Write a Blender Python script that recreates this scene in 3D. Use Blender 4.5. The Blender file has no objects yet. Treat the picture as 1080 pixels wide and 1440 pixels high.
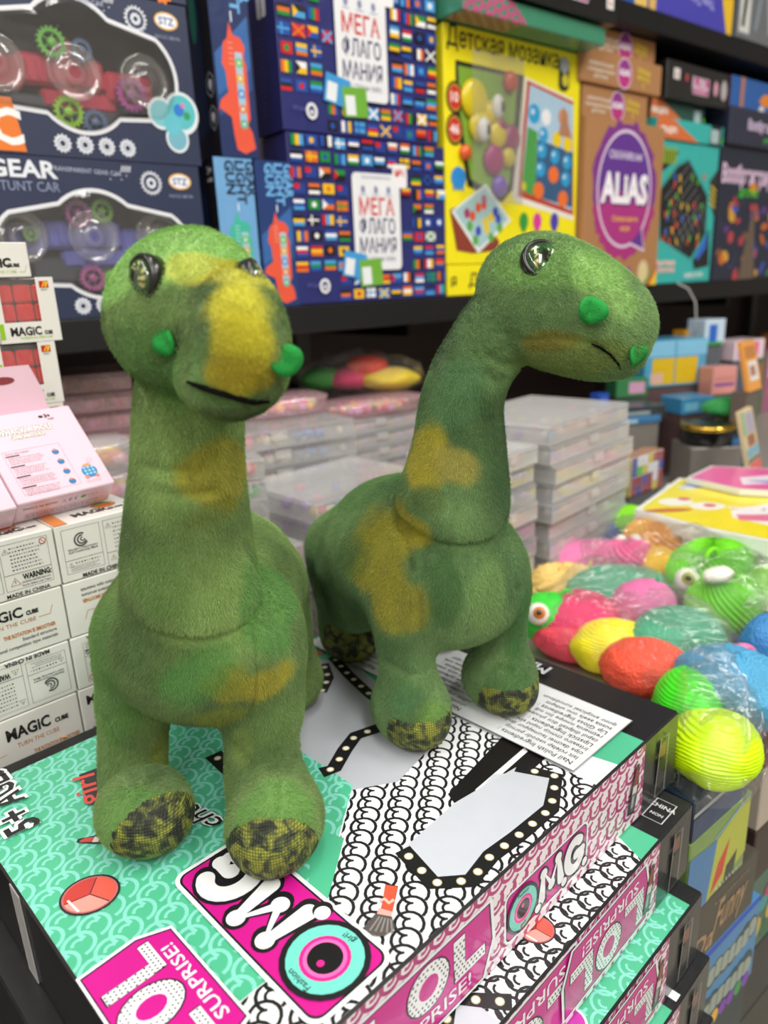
import bpy, math, random
import numpy as np
from mathutils import Matrix, Vector
random.seed(7); rng = np.random.default_rng(7)
PI = math.pi; hr = math.radians
SC = bpy.context.scene
COL = SC.collection

# ---------------------------------------------------------------- camera
FPX = 1035.0                                   # focal length in pixels of the 1080 x 1440 frame
_dn = np.array([149, 3369.6, 1035.0]); _dn /= np.linalg.norm(_dn)
_up = -_dn
_fw = np.array([0, 0, 1.0]); _fw = _fw - (_fw @ _up) * _up; _fw /= np.linalg.norm(_fw)
_rt = np.cross(_fw, _up)
if _rt[0] < 0: _rt = -_rt
RW = np.array([_rt, _fw, _up])                 # world = RW @ (right, down, forward)
CAM = np.array([0, 0, 1.30])
cd = bpy.data.cameras.new('camera'); cam = bpy.data.objects.new('camera', cd); COL.objects.link(cam)
cd.sensor_fit = 'VERTICAL'; cd.sensor_height = 36.0; cd.lens = 36.0 * FPX / 1440
cd.clip_start = 0.01; cd.clip_end = 50
_m = Matrix.Identity(4)
for i in range(3):
    _m[i][0] = RW[i][0]; _m[i][1] = -RW[i][1]; _m[i][2] = -RW[i][2]; _m[i][3] = CAM[i]
cam.matrix_world = _m
cd.dof.use_dof = True; cd.dof.focus_distance = 0.43; cd.dof.aperture_fstop = cd.lens / 4.4
SC.camera = cam

# ---------------------------------------------------------------- world, lamps, exposure
SC.view_settings.view_transform = 'Standard'; SC.view_settings.look = 'None'
SC.view_settings.gamma = 1; SC.view_settings.use_curve_mapping = False
SC.view_settings.exposure = 0.0
wd = bpy.data.worlds.new('world'); SC.world = wd; wd.use_nodes = True
wd.node_tree.nodes['Background'].inputs[0].default_value = (1.0, 0.98, 0.95, 1)
wd.node_tree.nodes['Background'].inputs[1].default_value = 0.42
def ceiling_lamp(x, y, z, sx, sy, power, col=(1, .97, .92)):
    l = bpy.data.lights.new('ceiling_lamp', 'AREA'); l.shape = 'RECTANGLE'; l.size = sx; l.size_y = sy
    l.energy = power; l.color = col
    o = bpy.data.objects.new('ceiling_lamp', l); COL.objects.link(o); o.location = (x, y, z)
for lx, ly, lp in ((-1.1, .1, 9), (.1, .30, 10), (1.4, .35, 26), (-.9, -1.0, 18), (.5, -.9, 20), (1.9, -.8, 22), (-.6, -2.0, 20), (1.0, -2.0, 22)):
    ceiling_lamp(lx, ly, 2.9, .18, 1.1, lp)
SC.cycles.transparent_max_bounces = 28

# ---------------------------------------------------------------- projection helpers (photo pixel -> point on a real plane)
def ray(px, py): return RW @ np.array([px - 540.0, py - 720.0, FPX])
def onz(px, py, z):
    r = ray(px, py); return CAM + (z - CAM[2]) / r[2] * r
def onpl(px, py, p0, n):
    r = ray(px, py); return CAM + ((np.array(p0) - CAM) @ n) / (r @ n) * r
def ony(px, py, Y):
    r = ray(px, py); return CAM + Y / r[1] * r
def depth(p): return float(RW.T[2] @ (np.array(p) - CAM))

# ---------------------------------------------------------------- colour and materials
def lin(c):
    if isinstance(c, str):
        c = c.lstrip('#'); c = [int(c[i:i + 2], 16) / 255 for i in (0, 2, 4)]
    return tuple((x / 12.92 if x <= .04045 else ((x + .055) / 1.055) ** 2.4) for x in c[:3])
MATS = {}
def N(nt, t, **k):
    n = nt.nodes.new(t)
    for a, b in k.items(): setattr(n, a, b)
    return n
def paint(name, rough=.45, coat=0.0, spec=.5, grain=.06, gscale=60, bump=0.0, bscale=200, metal=0.0, sheen=0.0, stretch=None, bdist=.001):
    """surface whose colour comes from the mesh colour attribute, with grain, relief and gloss"""
    if name in MATS: return MATS[name]
    m = bpy.data.materials.new(name); m.use_nodes = True; nt = m.node_tree; b = nt.nodes['Principled BSDF']
    at = N(nt, 'ShaderNodeAttribute', attribute_name='Col')
    tc = N(nt, 'ShaderNodeTexCoord'); mp = N(nt, 'ShaderNodeMapping'); nt.links.new(tc.outputs['Object'], mp.inputs[0])
    if stretch: mp.inputs['Scale'].default_value = stretch
    ns = N(nt, 'ShaderNodeTexNoise'); ns.inputs['Scale'].default_value = gscale; ns.inputs['Detail'].default_value = 4
    nt.links.new(mp.outputs[0], ns.inputs['Vector'])
    mr = N(nt, 'ShaderNodeMapRange'); mr.inputs[3].default_value = 1 - grain; mr.inputs[4].default_value = 1 + grain
    nt.links.new(ns.outputs[0], mr.inputs[0])
    mx = N(nt, 'ShaderNodeVectorMath', operation='MULTIPLY'); nt.links.new(at.outputs['Color'], mx.inputs[0]); nt.links.new(mr.outputs[0], mx.inputs[1])
    nt.links.new(mx.outputs[0], b.inputs['Base Color'])
    b.inputs['Roughness'].default_value = rough; b.inputs['Coat Weight'].default_value = coat; b.inputs['Coat Roughness'].default_value = .12
    b.inputs['Specular IOR Level'].default_value = spec; b.inputs['Metallic'].default_value = metal
    b.inputs['Sheen Weight'].default_value = sheen
    if bump:
        n2 = N(nt, 'ShaderNodeTexNoise'); n2.inputs['Scale'].default_value = bscale; n2.inputs['Detail'].default_value = 3
        nt.links.new(mp.outputs[0], n2.inputs['Vector'])
        bp = N(nt, 'ShaderNodeBump'); bp.inputs['Strength'].default_value = bump; bp.inputs['Distance'].default_value = bdist
        nt.links.new(n2.outputs[0], bp.inputs['Height']); nt.links.new(bp.outputs[0], b.inputs['Normal'])
        if coat: nt.links.new(bp.outputs[0], b.inputs['Coat Normal'])
    MATS[name] = m; return m
def clear(name, milk=.15, tint=(1, 1, 1), rough=.06, bump=0.0, bscale=40, gl=.10, bdist=.004):
    """thin clear plastic: mostly see-through, a little milky, with sharp reflections"""
    if name in MATS: return MATS[name]
    m = bpy.data.materials.new(name); m.use_nodes = True; nt = m.node_tree; nt.nodes.clear()
    out = N(nt, 'ShaderNodeOutputMaterial'); tr = N(nt, 'ShaderNodeBsdfTransparent'); tr.inputs[0].default_value = (*[.93 + .05 * t for t in tint], 1)
    df = N(nt, 'ShaderNodeBsdfDiffuse'); df.inputs[0].default_value = (*[.95 * t for t in tint], 1)
    gs = N(nt, 'ShaderNodeBsdfGlossy'); gs.inputs['Roughness'].default_value = rough
    lw = N(nt, 'ShaderNodeLayerWeight'); lw.inputs[0].default_value = .25
    mr = N(nt, 'ShaderNodeMapRange'); mr.inputs[3].default_value = gl; mr.inputs[4].default_value = gl + .30
    nt.links.new(lw.outputs['Fresnel'], mr.inputs[0])
    m1 = N(nt, 'ShaderNodeMixShader'); m1.inputs[0].default_value = milk; nt.links.new(tr.outputs[0], m1.inputs[1]); nt.links.new(df.outputs[0], m1.inputs[2])
    m2 = N(nt, 'ShaderNodeMixShader'); nt.links.new(mr.outputs[0], m2.inputs[0]); nt.links.new(m1.outputs[0], m2.inputs[1]); nt.links.new(gs.outputs[0], m2.inputs[2])
    nt.links.new(m2.outputs[0], out.inputs[0])
    if bump:
        tc = N(nt, 'ShaderNodeTexCoord'); ns = N(nt, 'ShaderNodeTexNoise'); ns.inputs['Scale'].default_value = bscale; ns.inputs['Detail'].default_value = 5
        ns.inputs['Distortion'].default_value = 1.2
        nt.links.new(tc.outputs['Object'], ns.inputs['Vector'])
        bp = N(nt, 'ShaderNodeBump'); bp.inputs['Strength'].default_value = bump; bp.inputs['Distance'].default_value = bdist
        nt.links.new(ns.outputs[0], bp.inputs['Height'])
        nt.links.new(bp.outputs[0], gs.inputs['Normal'])
    MATS[name] = m; return m
CARD = paint('printed_card', .42, .25, bump=.08, bscale=90)
WRAP = paint('film_wrapped_card', .35, .55, bump=.35, bscale=26, bdist=.003)
MATTE = paint('matte_paint', .7)
KRAFT = paint('kraft_card', .75, grain=.12, gscale=160, stretch=(1, 1, 5))
BLACKCARD = paint('black_streaked_card', .38, .15, grain=.45, gscale=120, stretch=(1, 1, .06), bump=.12, bscale=60)
PLASTIC = paint('coloured_plastic', .28, .3)
RUBBER = paint('soft_rubber', .45, .1, bump=.9, bscale=420, bdist=.003)
METALP = paint('painted_metal', .4, metal=.6)
GOLD = paint('gold_rim', .22, metal=1.0)
STEEL = paint('mirror_silver_foil', .32, metal=.75, grain=.03)
CLEAR = clear('clear_plastic', .19)
MILKY = clear('frosted_clear_plastic', .30, rough=.10)
PINKCL = clear('pink_clear_plastic', .3, tint=(1, .62, .7), rough=.1)
FILM = clear('crinkled_clear_film', .02, bump=1.0, bscale=75, rough=.035, gl=.055, bdist=.008)
WINDOW = clear('blister_window', .05, bump=.5, bscale=16, gl=.06)

# ---------------------------------------------------------------- object helpers
INV = {}
def tag(o, label=None, cat=None, group=None, kind=None):
    if label: o['label'] = label
    if cat: o['category'] = cat
    if group: o['group'] = group
    if kind: o['kind'] = kind
    return o
def thing(name, label, cat, loc=(0, 0, 0), rot=0.0, group=None):
    o = bpy.data.objects.new(name, None); COL.objects.link(o); o.empty_display_size = .02
    o.location = loc; o.rotation_euler = (0, 0, rot)
    INV[o] = (Matrix.Translation(Vector(loc)) @ Matrix.Rotation(rot, 4, 'Z')).inverted()
    return tag(o, label, cat, group)
class MB:
    """collects shapes (in world coordinates) for ONE mesh object"""
    def __init__(s): s.v = []; s.f = []; s.c = []; s.sm = []
    def add(s, vs, fs, col, smooth=False):
        n = len(s.v); s.v += [tuple(map(float, p)) for p in vs]; s.f += [tuple(i + n for i in f) for f in fs]
        cc = lin(col) if not (isinstance(col, tuple) and len(col) == 4) else col[:3]
        s.c += [(*cc, 1.0)] * len(vs); s.sm += [smooth] * len(fs); return s
    def box(s, T, lo, hi, col, ch=.0008):
        """chamfered box between lo and hi in frame T(x,y,z)->world"""
        lo = np.array(lo, float); hi = np.array(hi, float); ch = min(ch, (hi - lo).min() * .45)
        vs = []; idx = {}
        for cx in (0, 1):
            for cy in (0, 1):
                for cz in (0, 1):
                    cor = np.array([(lo, hi)[cx][0], (lo, hi)[cy][1], (lo, hi)[cz][2]])
                    inn = np.array([-1 if cx else 1, -1 if cy else 1, -1 if cz else 1]) * ch
                    for a in range(3):                      # vertex lying on the face normal to axis a
                        p = cor + inn; p[a] = cor[a]; idx[(cx, cy, cz, a)] = len(vs); vs.append(T(*p))
        fs = []
        for a in range(3):
            b, c = [(1, 2), (2, 0), (0, 1)][a]
            for sd in (0, 1):
                q = []
                for (i, j) in ((0, 0), (1, 0), (1, 1), (0, 1)):
                    k = [0, 0, 0]; k[a] = sd; k[b] = i; k[c] = j; q.append(idx[(*k, a)])
                fs.append(tuple(q) if sd else tuple(q[::-1]))
        for a in range(3):                                   # edges parallel to axis a
            b, c = [(1, 2), (2, 0), (0, 1)][a]
            for i in (0, 1):
                for j in (0, 1):
                    k0 = [0, 0, 0]; k1 = [0, 0, 0]; k1[a] = 1
                    for k in (k0, k1): k[b] = i; k[c] = j
                    q = (idx[(*k0, b)], idx[(*k1, b)], idx[(*k1, c)], idx[(*k0, c)])
                    fs.append(q if i == j else q[::-1])
        for cx in (0, 1):
            for cy in (0, 1):
                for cz in (0, 1):
                    q = tuple(idx[(cx, cy, cz, a)] for a in range(3)); fs.append(q if (cx + cy + cz) % 2 else q[::-1])
        return s.add(vs, fs, col)
    def tube(s, pts, r, col, n=8, cap=True, flat=1.0):
        pts = [np.array(p, float) for p in pts]; R = r if hasattr(r, '__len__') else [r] * len(pts)
        vs = []; prev = None
        for i, p in enumerate(pts):
            t = pts[min(i + 1, len(pts) - 1)] - pts[max(i - 1, 0)]; t = t / (np.linalg.norm(t) + 1e-12)
            if prev is None:
                a = np.cross(t, (0, 0, 1.0))
                if np.linalg.norm(a) < .1: a = np.cross(t, (1.0, 0, 0))
            else: a = prev - (prev @ t) * t
            a = a / np.linalg.norm(a); prev = a; b = np.cross(t, a)
            for k in range(n):
                q = 2 * PI * k / n; vs.append(p + R[i] * (math.cos(q) * a + flat * math.sin(q) * b))
        fs = [(i * n + k, i * n + (k + 1) % n, (i + 1) * n + (k + 1) % n, (i + 1) * n + k) for i in range(len(pts) - 1) for k in range(n)]
        if cap: fs += [tuple(range(n))[::-1], tuple(range((len(pts) - 1) * n, len(pts) * n))]
        return s.add(vs, fs, col, True)
    def lathe(s, T, prof, col, n=24, c=(0, 0), sx=1, sy=1):
        vs = [T(c[0] + sx * r * math.cos(2 * PI * k / n), c[1] + sy * r * math.sin(2 * PI * k / n), z) for r, z in prof for k in range(n)]
        fs = [(i * n + k, i * n + (k + 1) % n, (i + 1) * n + (k + 1) % n, (i + 1) * n + k) for i in range(len(prof) - 1) for k in range(n)]
        return s.add(vs, fs, col, True)
    def ball(s, T, c, r, col, nu=12, nv=8):
        r = r if hasattr(r, '__len__') else (r, r, r); vs = []
        for j in range(nv + 1):
            th = PI * j / nv
            for k in range(nu):
                q = 2 * PI * k / nu; vs.append(T(c[0] + r[0] * math.sin(th) * math.cos(q), c[1] + r[1] * math.sin(th) * math.sin(q), c[2] - r[2] * math.cos(th)))
        fs = [(j * nu + k, j * nu + (k + 1) % nu, (j + 1) * nu + (k + 1) % nu, (j + 1) * nu + k) for j in range(nv) for k in range(nu)]
        return s.add(vs, fs, col, True)
    def build(s, name, mat, parent=None, root=None, label=None):
        me = bpy.data.meshes.new(name); root = root or parent
        while root is not None and root not in INV: root = root.parent
        vs = s.v
        if root is not None:
            M = np.array(INV[root]); vs = (np.array(vs) @ M[:3, :3].T + M[:3, 3]).tolist()
        me.from_pydata(vs, [], s.f); me.update()
        ca = me.color_attributes.new('Col', 'FLOAT_COLOR', 'POINT'); ca.data.foreach_set('color', np.array(s.c, np.float32).ravel())
        me.polygons.foreach_set('use_smooth', s.sm)
        me.materials.append(mat); o = bpy.data.objects.new(name, me); COL.objects.link(o)
        if parent is not None: o.parent = parent
        if label: o['label'] = label
        return o
def ID(x, y, z): return np.array([x, y, z], float)
def frame(o, ax, ay, az):
    o, ax, ay, az = (np.array(q, float) for q in (o, ax, ay, az))
    return lambda x, y, z: o + x * ax + y * ay + z * az
def yaw(o, a):
    c, s_ = math.cos(a), math.sin(a); return frame(o, (c, s_, 0), (-s_, c, 0), (0, 0, 1))
def copy_tree(o, parent=None):
    c = o.copy(); COL.objects.link(c)
    if parent is not None: c.parent = parent
    for ch in [x for x in KIDS.get(o, [])]: KIDS.setdefault(c, []).append(copy_tree(ch, c))
    return c
KIDS = {}
def snapshot(o):
    KIDS[o] = list(o.children)
    for ch in KIDS[o]: snapshot(ch)
def dup(o, loc, rotz, label=None, group=None):
    if o not in KIDS: snapshot(o)
    c = copy_tree(o); c.location = loc; c.rotation_euler = (0, 0, rotz)
    if label: c['label'] = label
    if group: c['group'] = group
    return c
# ---------------------------------------------------------------- flat print (lettering and artwork), one thin mesh per object
_TX = {}
def glyphs(txt, off):
    k = (txt, off)
    if k not in _TX:
        cu = bpy.data.curves.new('t', 'FONT'); cu.body = txt; cu.size = 1; cu.offset = off; cu.resolution_u = 2
        ob = bpy.data.objects.new('t', cu); me = ob.to_mesh()
        v = np.array([q.co[:2] for q in me.vertices]).reshape(-1, 2); f = [tuple(p.vertices) for p in me.polygons]
        ob.to_mesh_clear(); bpy.data.objects.remove(ob); bpy.data.curves.remove(cu); _TX[k] = (v, f)
    return _TX[k]
class Ink(MB):
    """2-D drawing on a plane: o + x*ax + y*ay; later strokes lie on top of earlier ones"""
    def __init__(s, o, ax, ay, lift=.0002, step=.000015):
        super().__init__(); s.o = np.array(o, float); s.ax = np.array(ax, float); s.ay = np.array(ay, float)
        s.n = np.cross(s.ax, s.ay); s.n /= np.linalg.norm(s.n); s.h = lift; s.step = step; s.clip = None
    def P(s, p): return s.o + p[0] * s.ax + p[1] * s.ay + s.h * s.n
    def up(s, k=1): s.h += s.step * k
    def uv(s, px, py):
        p = onpl(px, py, s.o, s.n) - s.o; return (float(p @ s.ax / (s.ax @ s.ax)), float(p @ s.ay / (s.ay @ s.ay)))
    def poly(s, pts, col):
        s.up(); return s.add([s.P(p) for p in pts], [tuple(range(len(pts)))], col)
    def pxpoly(s, pts, col): return s.poly([s.uv(*p) for p in pts], col)
    def rect(s, x0, y0, x1, y1, col): return s.poly([(x0, y0), (x1, y0), (x1, y1), (x0, y1)], col)
    def rrect(s, x0, y0, x1, y1, r, col, n=5):
        pts = []
        for cx, cy, a0 in ((x1 - r, y1 - r, 0), (x0 + r, y1 - r, 90), (x0 + r, y0 + r, 180), (x1 - r, y0 + r, 270)):
            pts += [(cx + r * math.cos(math.radians(a0 + 90 * k / n)), cy + r * math.sin(math.radians(a0 + 90 * k / n))) for k in range(n + 1)]
        return s.poly(pts, col)
    def disc(s, x, y, rx, ry=None, col='#ffffff', rot=0, n=24):
        ry = rx if ry is None else ry; c, d = math.cos(rot), math.sin(rot)
        return s.poly([(x + rx * math.cos(t) * c - ry * math.sin(t) * d, y + rx * math.cos(t) * d + ry * math.sin(t) * c) for t in np.linspace(0, 2 * PI, n, endpoint=False)], col)
    def line(s, pts, w, col, closed=False, up=True):
        if up: s.up()
        P = [np.array(p, float) for p in pts]; n = len(P); L = []; Rr = []
        for i in range(n):
            a = P[(i - 1) % n] if (closed or i > 0) else P[i]; b = P[(i + 1) % n] if (closed or i < n - 1) else P[i]
            t = b - a; t = t / (np.linalg.norm(t) + 1e-12); q = np.array([-t[1], t[0]]) * w / 2
            L.append(s.P(P[i] + q)); Rr.append(s.P(P[i] - q))
        fs = [(i, (i + 1) % n, n + (i + 1) % n, n + i) for i in range(n if closed else n - 1)]
        return s.add(L + Rr, [f[::-1] for f in fs], col)
    def arc(s, x, y, r, a0, a1, w, col, ry=None, n=14, up=True):
        ry = r if ry is None else ry
        return s.line([(x + r * math.cos(math.radians(a0 + (a1 - a0) * k / n)), y + ry * math.sin(math.radians(a0 + (a1 - a0) * k / n))) for k in range(n + 1)], w, col, up=up)
    def text(s, txt, x, y, size, col, off=0.0, rot=0.0, ax=.5, wid=None, shear=0.0, sy=1.0):
        """baseline-left anchored at x,y unless ax shifts it; wid forces the width"""
        v, f = glyphs(txt, off)
        if not len(v): return s
        w0, w1 = v[:, 0].min(), v[:, 0].max(); v2 = v.copy(); v2[:, 0] -= w0 + ax * (w1 - w0)
        kx = size if wid is None else wid / (w1 - w0); v2 = v2 * (kx, size * sy); v2[:, 0] += shear * v2[:, 1]
        c, d = math.cos(rot), math.sin(rot); v2 = np.c_[v2[:, 0] * c - v2[:, 1] * d + x, v2[:, 0] * d + v2[:, 1] * c + y]
        s.up(); return s.add([s.P(p) for p in v2], f, col)
    def pxtext(s, txt, p0, p1, hpx, col, off=0.0, sy=None):
        """text whose baseline runs between two measured points of the surface"""
        a = np.array(s.uv(*p0)); b = np.array(s.uv(*p1)); d = b - a; L = np.linalg.norm(d)
        return s.text(txt, *a, hpx, col, off, math.atan2(d[1], d[0]), 0, wid=L)
    def lines_of_text(s, x0, y0, x1, y1, n, col, w=.35, ragged=.25, seed=1):
        r = random.Random(seed); dy = (y1 - y0) / n; s.up()
        for i in range(n):
            y = y1 - (i + .5) * dy; x = x0; xe = x1 - r.random() * ragged * (x1 - x0)
            while x < xe:
                l = r.uniform(.02, .07) * (x1 - x0); s.line([(x, y), (min(x + l, xe), y)], dy * w, col, up=False); x += l + dy * .35
        return s
def carton(name, label, cat, T, loc, rot, size, col, mat=None, ch=.001, group=None):
    """a plain box thing standing at loc with its front-left-bottom corner there: x along the front, y into depth"""
    t = thing(name, label, cat, loc, rot, group)
    F = yaw(loc, rot)
    MB().box(F, (0, 0, 0), size, col, ch).build('carton', mat or CARD, t)
    return t, F
# ---------------------------------------------------------------- sculpting by signed distance (plush toys)
def _hash(i, j, k, s):
    h = (i * 374761393 + j * 668265263 + k * 1442695041 + s * 974634777) & 0xffffffff
    h = ((h ^ (h >> 13)) * 1274126177) & 0xffffffff
    return ((h ^ (h >> 16)) & 0xffff) / 65535.0
def vnoise(p, sc, seed=0):
    q = p * sc; i = np.floor(q).astype(np.int64); f = q - i; f = f * f * (3 - 2 * f); r = 0
    for a in (0, 1):
        for b in (0, 1):
            for c in (0, 1):
                w = (f[..., 0] if a else 1 - f[..., 0]) * (f[..., 1] if b else 1 - f[..., 1]) * (f[..., 2] if c else 1 - f[..., 2])
                r = r + w * _hash(i[..., 0] + a, i[..., 1] + b, i[..., 2] + c, seed)
    return r
def fbm(p, sc, seed=0, oc=3):
    return sum(vnoise(p, sc * 2 ** o, seed + o) * .5 ** o for o in range(oc)) / sum(.5 ** o for o in range(oc))
def smin(a, b, k):
    h = np.clip(.5 + .5 * (b - a) / k, 0, 1); return b * (1 - h) + a * h - k * h * (1 - h)
def cone(p, a, b, ra, rb):
    a = np.array(a, float); b = np.array(b, float); d = b - a; t = np.clip(((p - a) @ d) / (d @ d), 0, 1)
    return np.linalg.norm(p - a - t[..., None] * d, axis=-1) - (ra + (rb - ra) * t)
def chain(p, pts):                                    # pts: (xyz, radius) joined by a smooth spline tube
    P = np.array([q[0] for q in pts], float); R = np.array([q[1] for q in pts], float); n = len(P)
    t = np.linspace(0, n - 1, (n - 1) * 5 + 1); C = []; Q = []
    for u in t:
        i = min(int(u), n - 2); f = u - i; k = [max(i - 1, 0), i, i + 1, min(i + 2, n - 1)]
        w = np.array([-f + 2 * f * f - f ** 3, 2 - 5 * f * f + 3 * f ** 3, f + 4 * f * f - 3 * f ** 3, -f * f + f ** 3]) / 2
        C.append(w @ P[k]); Q.append(w @ R[k])
    d = None
    for i in range(len(C) - 1):
        e = cone(p, C[i], C[i + 1], Q[i], Q[i + 1]); d = e if d is None else smin(d, e, .004)
    return d
def ellip(p, c, r, axes=None):                        # axes: rows = local axes
    q = p - np.array(c, float)
    if axes is not None: q = q @ np.array(axes, float).T
    r = np.array(r, float); k0 = np.linalg.norm(q / r, axis=-1); k1 = np.linalg.norm(q / r ** 2, axis=-1)
    return k0 * (k0 - 1) / np.maximum(k1, 1e-9)
def surface(fn, lo, hi, h, coarse=None):
    """surface nets: quads around the zero set of fn inside the box lo..hi"""
    lo = np.array(lo, float); n = np.ceil((np.array(hi) - lo) / h).astype(int) + 1
    g = np.stack(np.meshgrid(*[lo[i] + h * np.arange(n[i]) for i in range(3)], indexing='ij'), -1)
    st = 4; ci = [np.unique(np.r_[np.arange(0, n[i], st), n[i] - 1]) for i in range(3)]
    Dc = (coarse or fn)(g[np.ix_(*ci)]); near = [np.clip(np.round(np.arange(n[i]) / st).astype(int), 0, len(ci[i]) - 1) for i in range(3)]
    D = Dc[np.ix_(*near)].copy(); mk = np.abs(D) < h * st * 1.35 + .004; P = g[mk]
    D[mk] = np.concatenate([fn(P[i:i + 40000]) for i in range(0, len(P), 40000)])
    S = D < 0; m = n - 1
    acc = np.zeros((*m, 3)); cnt = np.zeros(m)
    for ax in range(3):
        s0 = [slice(None)] * 3; s1 = [slice(None)] * 3; s0[ax] = slice(0, -1); s1[ax] = slice(1, None)
        A = D[tuple(s0)]; B = D[tuple(s1)]; X = (A < 0) != (B < 0); t = np.where(X, A / np.where(X, A - B, 1), 0)
        idx = np.argwhere(X); tt = t[X]; pos = idx.astype(float); pos[:, ax] += tt
        o = [a for a in range(3) if a != ax]
        for da in (0, 1):
            for db in (0, 1):
                c = idx.copy(); c[:, o[0]] -= da; c[:, o[1]] -= db
                ok = ((c >= 0) & (c < m)).all(1); cc = c[ok]
                np.add.at(acc, (cc[:, 0], cc[:, 1], cc[:, 2]), pos[ok]); np.add.at(cnt, (cc[:, 0], cc[:, 1], cc[:, 2]), 1)
    act = cnt > 0; ids = np.full(m, -1); ids[act] = np.arange(act.sum()); V = lo + h * acc[act] / cnt[act][:, None]
    F = []
    for ax in range(3):
        s0 = [slice(None)] * 3; s1 = [slice(None)] * 3; s0[ax] = slice(0, -1); s1[ax] = slice(1, None)
        X = S[tuple(s0)] != S[tuple(s1)]; idx = np.argwhere(X); ins = S[tuple(s0)][X]
        b, c = [(1, 2), (2, 0), (0, 1)][ax]
        ok = (idx[:, b] > 0) & (idx[:, c] > 0) & (idx[:, b] < m[b]) & (idx[:, c] < m[c]); idx = idx[ok]; ins = ins[ok]
        q = []
        for db, dc in ((1, 1), (0, 1), (0, 0), (1, 0)):
            k = idx.copy(); k[:, b] -= db; k[:, c] -= dc; q.append(ids[k[:, 0], k[:, 1], k[:, 2]])
        q = np.stack(q, 1); q[~ins] = q[~ins][:, ::-1]; F.append(q)
    return V, np.concatenate(F)
def grad(fn, P, e=.0008):
    g = np.stack([fn(P + np.eye(3)[i] * e) - fn(P - np.eye(3)[i] * e) for i in range(3)], -1)
    return g / (np.linalg.norm(g, axis=-1, keepdims=True) + 1e-12)
def hit(fn, px, py, far=1.2):
    """first point of the sculpted surface behind a pixel of the photograph"""
    r = ray(px, py); r = r / np.linalg.norm(r); t = .22; best = (9, t)
    for _ in range(90):
        d = float(fn((CAM + r * t)[None])[0]); best = min(best, (d, t))
        if d < .0004: return CAM + r * t
        t += max(d * .9, .0006)
        if t > far: break
    p = CAM + r * best[1]; return p - grad(fn, p[None])[0] * best[0]
def mesh_np(name, V, F, C, mat, parent, smooth=True):
    root = parent
    while root not in INV: root = root.parent
    M = np.array(INV[root]); V2 = V @ M[:3, :3].T + M[:3, 3]
    me = bpy.data.meshes.new(name); me.vertices.add(len(V2)); me.vertices.foreach_set('co', V2.astype(np.float32).ravel())
    k = F.shape[1]; me.loops.add(len(F) * k); me.loops.foreach_set('vertex_index', F.astype(np.int32).ravel())
    me.polygons.add(len(F)); me.polygons.foreach_set('loop_start', np.arange(0, len(F) * k, k, dtype=np.int32))
    me.polygons.foreach_set('use_smooth', np.full(len(F), smooth)); me.update(calc_edges=True)
    ca = me.color_attributes.new('Col', 'FLOAT_COLOR', 'POINT')
    ca.data.foreach_set('color', np.c_[C, np.ones(len(C))].astype(np.float32).ravel())
    me.materials.append(mat); o = bpy.data.objects.new(name, me); COL.objects.link(o); o.parent = parent; return o
def submesh(V, F, C, keep):
    F = F[keep]; u, inv = np.unique(F, return_inverse=True); return V[u], inv.reshape(F.shape), C[u], u
PLUSH = paint('plush_fabric', .85, spec=.2, sheen=.35, grain=.12, gscale=350, bump=.5, bscale=700, bdist=.0012)
FURM = paint('plush_pile', .62, spec=.3, sheen=.2, grain=.05, gscale=900)
def camo_cloth():
    m = bpy.data.materials.new('camouflage_mesh_cloth'); m.use_nodes = True; nt = m.node_tree; b = nt.nodes['Principled BSDF']
    tc = N(nt, 'ShaderNodeTexCoord'); n1 = N(nt, 'ShaderNodeTexNoise'); n1.inputs['Scale'].default_value = 150; n1.inputs['Detail'].default_value = 3; n1.inputs['Distortion'].default_value = .5
    nt.links.new(tc.outputs['Object'], n1.inputs['Vector'])
    cr = N(nt, 'ShaderNodeValToRGB'); e = cr.color_ramp.elements
    e[0].position = .38; e[0].color = (*lin('#20281a'), 1); e[1].position = .60; e[1].color = (*lin('#8c9230'), 1)
    x = e.new(.47); x.color = (*lin('#47502a'), 1)
    nt.links.new(n1.outputs[0], cr.inputs[0])
    w = []
    for ax in ('X', 'Z'):
        k = N(nt, 'ShaderNodeTexWave', bands_direction=ax); k.inputs['Scale'].default_value = 210; k.inputs['Distortion'].default_value = 1.5; k.inputs['Detail Scale'].default_value = 3
        nt.links.new(tc.outputs['Object'], k.inputs['Vector']); w.append(k)
    mul = N(nt, 'ShaderNodeMath', operation='MULTIPLY'); nt.links.new(w[0].outputs['Fac'], mul.inputs[0]); nt.links.new(w[1].outputs['Fac'], mul.inputs[1])
    mr = N(nt, 'ShaderNodeMapRange'); mr.inputs[2].default_value = .5; mr.inputs[3].default_value = .45; mr.inputs[4].default_value = 1.1; nt.links.new(mul.outputs[0], mr.inputs[0])
    vm = N(nt, 'ShaderNodeVectorMath', operation='MULTIPLY'); nt.links.new(cr.outputs[0], vm.inputs[0]); nt.links.new(mr.outputs[0], vm.inputs[1]); nt.links.new(vm.outputs[0], b.inputs['Base Color'])
    bp = N(nt, 'ShaderNodeBump'); bp.inputs['Strength'].default_value = .6; bp.inputs['Distance'].default_value = .0008
    nt.links.new(mul.outputs[0], bp.inputs['Height']); nt.links.new(bp.outputs[0], b.inputs['Normal']); b.inputs['Roughness'].default_value = .7
    return m
CAMO = camo_cloth()
EYEG = None
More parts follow.
